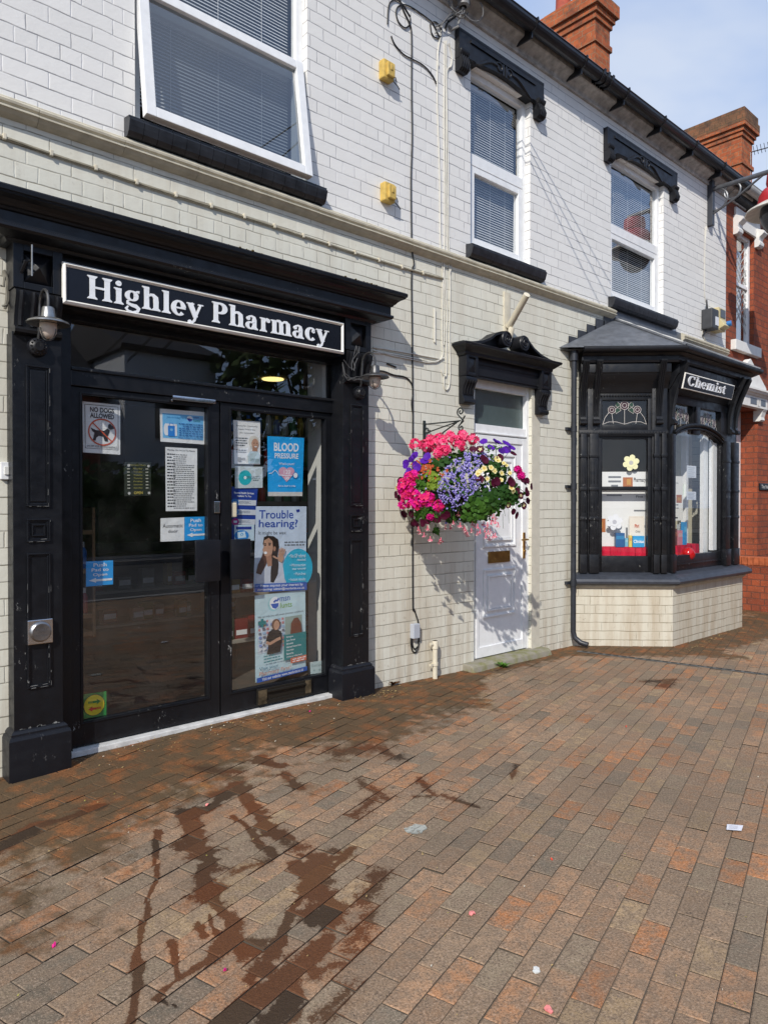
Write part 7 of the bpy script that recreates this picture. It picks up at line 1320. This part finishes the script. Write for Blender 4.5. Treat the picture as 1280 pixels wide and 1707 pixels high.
def bottle(x, y, z, h, R, c, cc, label):
    t = thing('bottle', label, 'bottle', (x, y, z), 'bottles on the shop shelves'); m = MB(); m.lathe([(0.001, z), (R, z), (R, z + h * 0.62), (R * 0.75, z + h * 0.74), (R * 0.42, z + h * 0.82)], (x, y, 0), 14); m.build('bottle_body', flat(c, 0.3), t)
    m = MB(); m.lathe([(R * 0.5, z + h * 0.80), (R * 0.5, z + h), (0.001, z + h)], (x, y, 0), 12); m.build('cap', flat(cc, 0.4), t)
cols = [((0.50, 0.03, 0.03), 'red'), ((0.55, 0.34, 0.03), 'yellow'), ((0.03, 0.12, 0.40), 'blue'), ((0.55, 0.55, 0.52), 'white'), ((0.05, 0.24, 0.10), 'green')]
for z in levels[2:]:
    x = sx0 - 0.22
    while x < sx1 - 0.1:
        c_, nm = rs.choice(cols); cc_, nm2 = rs.choice(cols); h = rs.uniform(0.15, 0.23); bottle(x, sy0 + 0.08, z + 0.001, h, rs.uniform(0.024, 0.034), c_, cc_, '%s bottle with a %s cap on the shop shelving behind the right door' % (nm, nm2)); x += rs.uniform(0.075, 0.11)
cols = [(tuple(v * 0.35 for v in c_), nm) for c_, nm in cols]
for z in levels[:2]:
    x = sx0 - 0.28
    while x < sx1 - 0.15:
        w = rs.uniform(0.06, 0.13); c_, nm = rs.choice(cols); m = MB(); m.box(x, x + w, sy0 + 0.03, sy0 + 0.13, z + 0.001, z + rs.uniform(0.10, 0.2)); m.i = 1; m.box(x + 0.01, x + w - 0.01, sy0 + 0.028, sy0 + 0.0295, z + 0.03, z + 0.07)
        tag(m.build('stock_box', [flat(c_, 0.5), flat(WHT, 0.5)]), '%s carton on the lower shop shelving behind the right door' % nm, 'carton', 'cartons on the shop shelves'); x += w + 0.012
# counter run in the middle and wooden end unit on the left
r = thing('shop_counter', 'low shop gondola with stocked shelves seen through the left door', 'shelves', (3.2, 2.8, 0.03)); m = MB(); m.box(2.0, 5.2, 3.05, 3.10, 0.03, 1.05); m.build('back_panel', flat((0.10, 0.095, 0.085), 0.7), r)
for z in (0.30, 0.62, 0.95): m = MB(); m.box(2.0, 5.2, 2.62, 3.05, z - 0.025, z); m.build('shelf', GSH, r, bevel=0.003)
for z in (0.30, 0.62):
    x = 2.1
    while x < 5.0:
        x += rs.choice((0, 0, 0, 0.12)); w = rs.uniform(0.05, 0.14); c_, nm = rs.choice(cols); m = MB(); yq = 2.66 + rs.uniform(0, 0.08); m.box(x, x + w, yq, yq + 0.1, z + 0.001, z + rs.uniform(0.10, 0.24)); m.i = 1; m.box(x + 0.008, x + w - 0.008, yq - 0.002, yq - 0.0005, z + 0.04, z + 0.09)
        tag(m.build('stock_box', [flat(c_, 0.5), flat(WHT, 0.5)]), '%s carton on the low gondola inside the left door' % nm, 'carton', 'cartons on the low gondola'); x += w + 0.012
wx0, wx1 = P(137, 1000, 0.75).x - 0.28, P(160, 1000, 0.75).x; r = thing('wooden_shelves', 'wooden shelf unit at the left edge inside the shop door', 'shelves', (wx0, 0.75, 0.03)); m = MB(); m.box(wx1 - 0.02, wx1, 0.75, 1.1, 0.55, 1.42); m.box(wx0, wx1, 1.1, 1.12, 0.03, 1.42)
for z in (0.56, 0.68, 0.98, 1.24): m.box(wx0, wx1 - 0.02, 0.752, 1.1, z, z + 0.03)
m.build('shelf', WOOD, r, bevel=0.003); 
for k in range(5): bottle(wx1 - 0.06 - k * 0.065, 0.80, 0.711, 0.17, 0.026, (0.5, 0.5, 0.48) if k % 2 else (0.3, 0.05, 0.05), (0.55, 0.55, 0.55), 'pale bottle on the wooden shelf unit inside the left door')
for k in range(4): bottle(wx1 - 0.07 - k * 0.075, 0.80, 1.011, 0.18, 0.03, (0.03, 0.12, 0.36), (0.5, 0.5, 0.5), 'blue bottle on the wooden shelf unit inside the left door')

# ------------------------------------------------------------------ litter and small things on the paving
a, b = G(962, 1086), G(1290, 1127); d = (b - a).normalized(); n = Vector((-d.y, d.x, 0)) * 0.022; m = MB(); m.add([a - n + Vector((0, 0, 0.002)), b - n + Vector((0, 0, 0.002)), b + n + Vector((0, 0, 0.002)), a + n + Vector((0, 0, 0.002)), a - n + Vector((0, 0, 0.008)), b - n + Vector((0, 0, 0.008)), b + n + Vector((0, 0, 0.008)), a + n + Vector((0, 0, 0.008))], [(4, 5, 6, 7), (0, 1, 5, 4), (2, 3, 7, 6)])
L_ = (b - a).length
DR = tag(m.build('drain_channel', flat((0.10, 0.10, 0.095), 0.8, 0.3, 'drain_metal', nz=0.3)), 'thin grey drain channel crossing the paving beside the downpipe', 'drain')
m = MB(); k = 0.05
while k < L_ - 0.05: p = a + d * k; m.add([p - n * 0.5 + Vector((0, 0, 0.0085)), p + d * 0.05 - n * 0.5 + Vector((0, 0, 0.0085)), p + d * 0.05 + n * 0.5 + Vector((0, 0, 0.0085)), p + n * 0.5 + Vector((0, 0, 0.0085))], [(0, 1, 2, 3)]); k += 0.075
m.build('slot', flat((0.01, 0.01, 0.01), 0.9, 0.1, 'drain_slot'), DR)
def onground(u, v): q = G(u, v, 0.004); q.z = gz(q.x, q.y) + 0.004; return q
def scrap(name, label, cat, u, v, r, c, n=9, seed=1, lift=0.006, asp=0.7, rot=0.0, group=None, mat=None):
    rr_ = random.Random(seed); q = onground(u, v); m = MB(); pts = []
    for k in range(n):
        t = 2 * pi * k / n; R = r * rr_.uniform(0.65, 1.15); x, y = R * cos(t), R * asp * sin(t); pts.append(q + Vector((x * cos(rot) - y * sin(rot), x * sin(rot) + y * cos(rot), rr_.uniform(0, lift))))
    m.add(pts + [q + Vector((0, 0, lift * 0.8))], [(k, (k + 1) % n, n) for k in range(n)]); m.add([p - Vector((0, 0, 0.003)) for p in pts], [tuple(range(n))[::-1]]); return tag(m.build(name, mat or flat(c, 0.7, 0.3)), label, cat, group)
def paper(u0, u1, v0, v1):
    a, b, c_, d_ = [onground(*p) for p in ((u0, v0 + 3), (u1 - 2, v0 + 5), (u1 - 5, v1 + 1), (u0 - 1, v1 - 1))]; m = MB()
    for p in (a, b, c_, d_): p.z += 0.006
    m.add([a, b, c_, d_], [(3, 2, 1, 0)]); m.add([p - Vector((0, 0, 0.001)) for p in (a, b, c_, d_)], [(0, 1, 2, 3)]); m.i = 1
    for k in range(3): f = 0.25 + 0.22 * k; m.add([a.lerp(d_, f).lerp(b.lerp(c_, f), t) + Vector((0, 0, 0.0008)) for t in (0.15, 0.7)] + [a.lerp(d_, f + 0.06).lerp(b.lerp(c_, f + 0.06), t) + Vector((0, 0, 0.0008)) for t in (0.7, 0.15)], [(3, 2, 1, 0)])
    tag(m.build('paper_scrap', [flat((0.68, 0.68, 0.72), 0.7), flat((0.35, 0.35, 0.40), 0.7)]), 'small white torn paper scrap lying on the paving at the right', 'litter')
paper(1211, 1240, 1373, 1386)
st_ = NT('chalky_splat'); v = st_.obj(); st_.P(Base_Color=(0.42, 0.43, 0.38), Roughness=0.9, Alpha=st_.ramp(st_.noise(26, 5, st_.mapping(v, (1, 2.2, 1)), 0.7), [(0.36, 0.0), (0.52, 0.85)]))
scrap('dried_splat', 'pale dried splat on the paving in the middle of the picture', 'stain', 693, 1382, 0.055, None, 16, 3, 0.002, 0.8, 0.3, mat=st_.m); scrap('dried_splat', 'tiny white dried dropping low on the paving near the bottom edge', 'stain', 894, 1617, 0.014, (0.62, 0.62, 0.58), 9, 5, 0.003, 1.0)
for k, (u, v, s) in enumerate(((786, 1524, 0.016), (914, 1685, 0.018), (919, 1433, 0.006), (516, 1197, 0.010), (90, 1577, 0.008), (375, 1618, 0.007), (345, 1347, 0.010), (1043, 1212, 0.006))):
    c_ = (0.80, 0.26, 0.24) if k in (0, 1, 6) else (0.62, 0.06, 0.03) if k in (2, 7) else (0.70, 0.02, 0.22); lb = ['crumpled pale pink petal on the paving left of the bottom centre', 'crumpled pale pink petal at the very bottom of the paving', 'tiny red petal alone in the middle of the dry paving', 'magenta petal near the shop threshold', 'magenta petal speck at the far left of the paving', 'magenta petal speck beside the wet trickle', 'pale pink petal beside the wet patch', 'tiny red petal on the far paving'][k]
    scrap('fallen_petal', lb, 'petal', u, v, s, c_, 8, k + 11, 0.010, 0.75, k)
m = MB(); rl = random.Random(31)
def crumb(u, v, smin, smax, ci):
    q = onground(u, v); s = rl.uniform(smin, smax); t = rl.uniform(0, 6.28); dv = Vector((cos(t), sin(t), 0)); sv = Vector((-sin(t), cos(t), 0)) * rl.uniform(0.15, 0.5); m.i = ci; q.z += 0.003
    m.add([q - dv * s, q + sv * s + Vector((0, 0, 0.003)), q + dv * s + Vector((0, 0, rl.uniform(0, 0.005))), q - sv * s], [(0, 1, 2, 3)])
for k in range(330):
    t = rl.random(); u = 120 + 520 * t + rl.gauss(0, 4); v = 1262 - 110 * t + abs(rl.gauss(0, 16)) + 6; crumb(u, v, 0.0025, 0.008, rl.choice((0, 0, 1, 2, 3)))
for k in range(60): crumb(rl.gauss(645, 20), 1157 + abs(rl.gauss(0, 7)), 0.003, 0.014, rl.choice((0, 1, 3)))
for k in range(90): t = rl.random(); crumb(1130 + 100 * t + rl.gauss(0, 6), 1086 - 42 * t + abs(rl.gauss(0, 5)), 0.004, 0.016, rl.choice((0, 0, 1, 3)))
for k in range(140): crumb(rl.uniform(0, 1280), rl.uniform(1200, 1700), 0.002, 0.0055, rl.choice((0, 0, 2, 4)))
for k in range(60): t = rl.random(); crumb(640 + 320 * t, 1154 - 74 * t + abs(rl.gauss(0, 5)), 0.003, 0.009, rl.choice((0, 1, 3, 4)))
lt = m.build('plant_debris', [flat(c_, 0.85, 0.2) for c_ in ((0.36, 0.26, 0.11), (0.15, 0.075, 0.03), (0.55, 0.50, 0.40), (0.25, 0.16, 0.06), (0.30, 0.28, 0.06))]); lt['kind'] = 'stuff'; lt['label'] = 'dry leaf crumbs and straw scattered on the paving'; lt['category'] = 'debris'
def weed(label, q, n, L, seed, mat):
    rw = random.Random(seed); m = MB()
    for k in range(n):
        a = 2 * pi * k / n + rw.uniform(-.3, .3); d_ = Vector((cos(a), sin(a) * 0.8, 0)); s = Vector((-sin(a), cos(a), 0)); l = L * rw.uniform(0.6, 1.1); h = rw.uniform(0.3, 0.95); prev = None
        for t in range(5):
            f = t / 4; c_ = q + d_ * l * f + Vector((0, 0, l * h * (f * (1.5 - f)))); w = 0.011 * (0.5 + sin(pi * min(1, f * 0.85 + 0.15))) * (1 - f * 0.8) * L / 0.1
            cur = (c_ + s * w, c_ - s * w)
            if prev: m.add([prev[0], prev[1], cur[1], cur[0]], [(0, 1, 2, 3)], True)
            prev = cur
    tag(m.build('weed', mat), label, 'weed')
q = onground(839, 1113); weed('small green dandelion growing at the foot of the doorstep', q, 15, 0.10, 3, pet((0.10, 0.24, 0.03), 0.3, 'weed_green')); q = onground(655, 1146); weed('withered brown weed where the beige wall meets the paving', q, 10, 0.10, 9, pet((0.11, 0.05, 0.022), 0.2, 'weed_brown'))

# ------------------------------------------------------------------ across the street (seen mirrored in the glass)
def leafmass(mb, c, rx, ry, rz, n, s, seed):
    rt = random.Random(seed)
    for k in range(n):
        a, ct = rt.uniform(0, 6.28), rt.uniform(-1, 1); st2 = math.sqrt(1 - ct * ct); q = rt.uniform(0.6, 1.0); p = Vector(c) + Vector((rx * st2 * cos(a), ry * st2 * sin(a), rz * ct)) * q
        if noise.noise(p * 0.9) < -0.15: continue
        nn = Vector((rt.gauss(0, 1), rt.gauss(0, 1), rt.gauss(0, 1) + 0.6)).normalized(); u = nn.orthogonal().normalized(); w = nn.cross(u); z = s * rt.uniform(0.6, 1.3); mb.add([p - u * z, p + w * z * 0.6, p + u * z, p - w * z * 0.6], [(0, 1, 2, 3)])
LT = flat((0.05, 0.085, 0.022), 0.8, 0.2, 'tree_leaf', nz=0.5)
for k, (x, y, h, w) in enumerate(((14.5, -16, 9.0, 3.2), (19.5, -12.5, 10.5, 2.6), (24, -15, 9.5, 3.4))):
    t = thing('broadleaf_tree', ['rounded tree across the street beside the white house', 'taller tree across the street mirrored in the middle upstairs window', 'wide tree across the street furthest to the right'][k], 'tree', (x, y, -0.1), 'trees across the street'); m = MB(); m.tube([(x, y, -0.1), (x + 0.1, y, h * 0.3), (x, y + 0.1, h * 0.7)], [0.28, 0.2, 0.06], 10)
    for q in range(5): a = q * 1.3; m.tube([(x, y, h * 0.32 + q * 0.4), (x + w * 0.5 * cos(a), y + w * 0.5 * sin(a), h * 0.6 + q * 0.3)], [0.09, 0.03], 6)
    m.build('trunk', flat((0.10, 0.075, 0.055), 0.9, 0.2, 'bark', nz=0.3), t); m = MB(); leafmass(m, (x, y, h * 0.62), w, w, h * 0.38, 2600, 0.26, k); m.build('crown', LT, t)
m = MB(); rt = random.Random(2)
for k in range(6500):
    x, y, z = rt.uniform(2, 27), -16.0 + rt.uniform(-0.6, 0.6), rt.uniform(-0.1, 2.6); nn = Vector((rt.gauss(0, 1), rt.gauss(0, 1) + 1, rt.gauss(0, 1) + 0.4)).normalized(); u = nn.orthogonal().normalized(); w = nn.cross(u); s = rt.uniform(0.09, 0.18); p = Vector((x, y, z)); m.add([p - u * s, p + w * s * 0.6, p + u * s, p - w * s * 0.6], [(0, 1, 2, 3)])
m.box(2.2, 26.8, -16.4, -15.9, -0.15, 2.3); tag(m.build('hedge', LT), 'long dark hedge across the street mirrored in the shop doors', 'hedge')
def far_house(label, x0, x1, y, h, mat, ridge):
    t = thing('far_house', label, 'house', ((x0 + x1) / 2, y, -0.1), 'houses across the street'); m = MB(); m.box(x0, x1, y - 7, y, -0.1, h); m.build('wall', mat, t); m = MB(); m.prism([(y + 0.3, h - 0.1), (y - 3.5, ridge), (y - 7.3, h - 0.1), (y - 7.2, h - 0.25), (y + 0.2, h - 0.25)], x0 - 0.2, x1 + 0.2); m.build('roof', flat((0.05, 0.05, 0.055), 0.8, 0.2, 'slate_far', nz=0.3), t)
    for x in (x0 + 1.2, x1 - 2.2):
        for z in (1.0, 3.6):
            m = MB(); m.box(x, x + 1.0, y - 0.02, y + 0.05, z, z + 1.3); m.build('window', flat((0.05, 0.055, 0.06), 0.15, 0.5, 'far_glass'), t)
    return t
far_house('white rendered house across the street mirrored in the transom', 9.0, 12.2, -18.0, 6.6, flat((0.62, 0.64, 0.66), 0.8, 0.2, 'white_render', nz=0.06), 8.0)
far_house('dark brick house across the street left of the white house', 0.5, 8.6, -19.0, 5.2, RED_BRICK, 7.4)
hc = far_house('brick house across the street whose chimney is mirrored in the right upstairs window', 17.2, 22.5, -6.6 - 2.0, 5.6, RED_BRICK, 8.0); m = MB(); m.box(19.0, 19.6, -9.4, -8.7, 6.0, 9.4); m.box(18.95, 19.65, -9.45, -8.65, 9.2, 9.45); m.build('chimney', STACK_BRICK, hc)
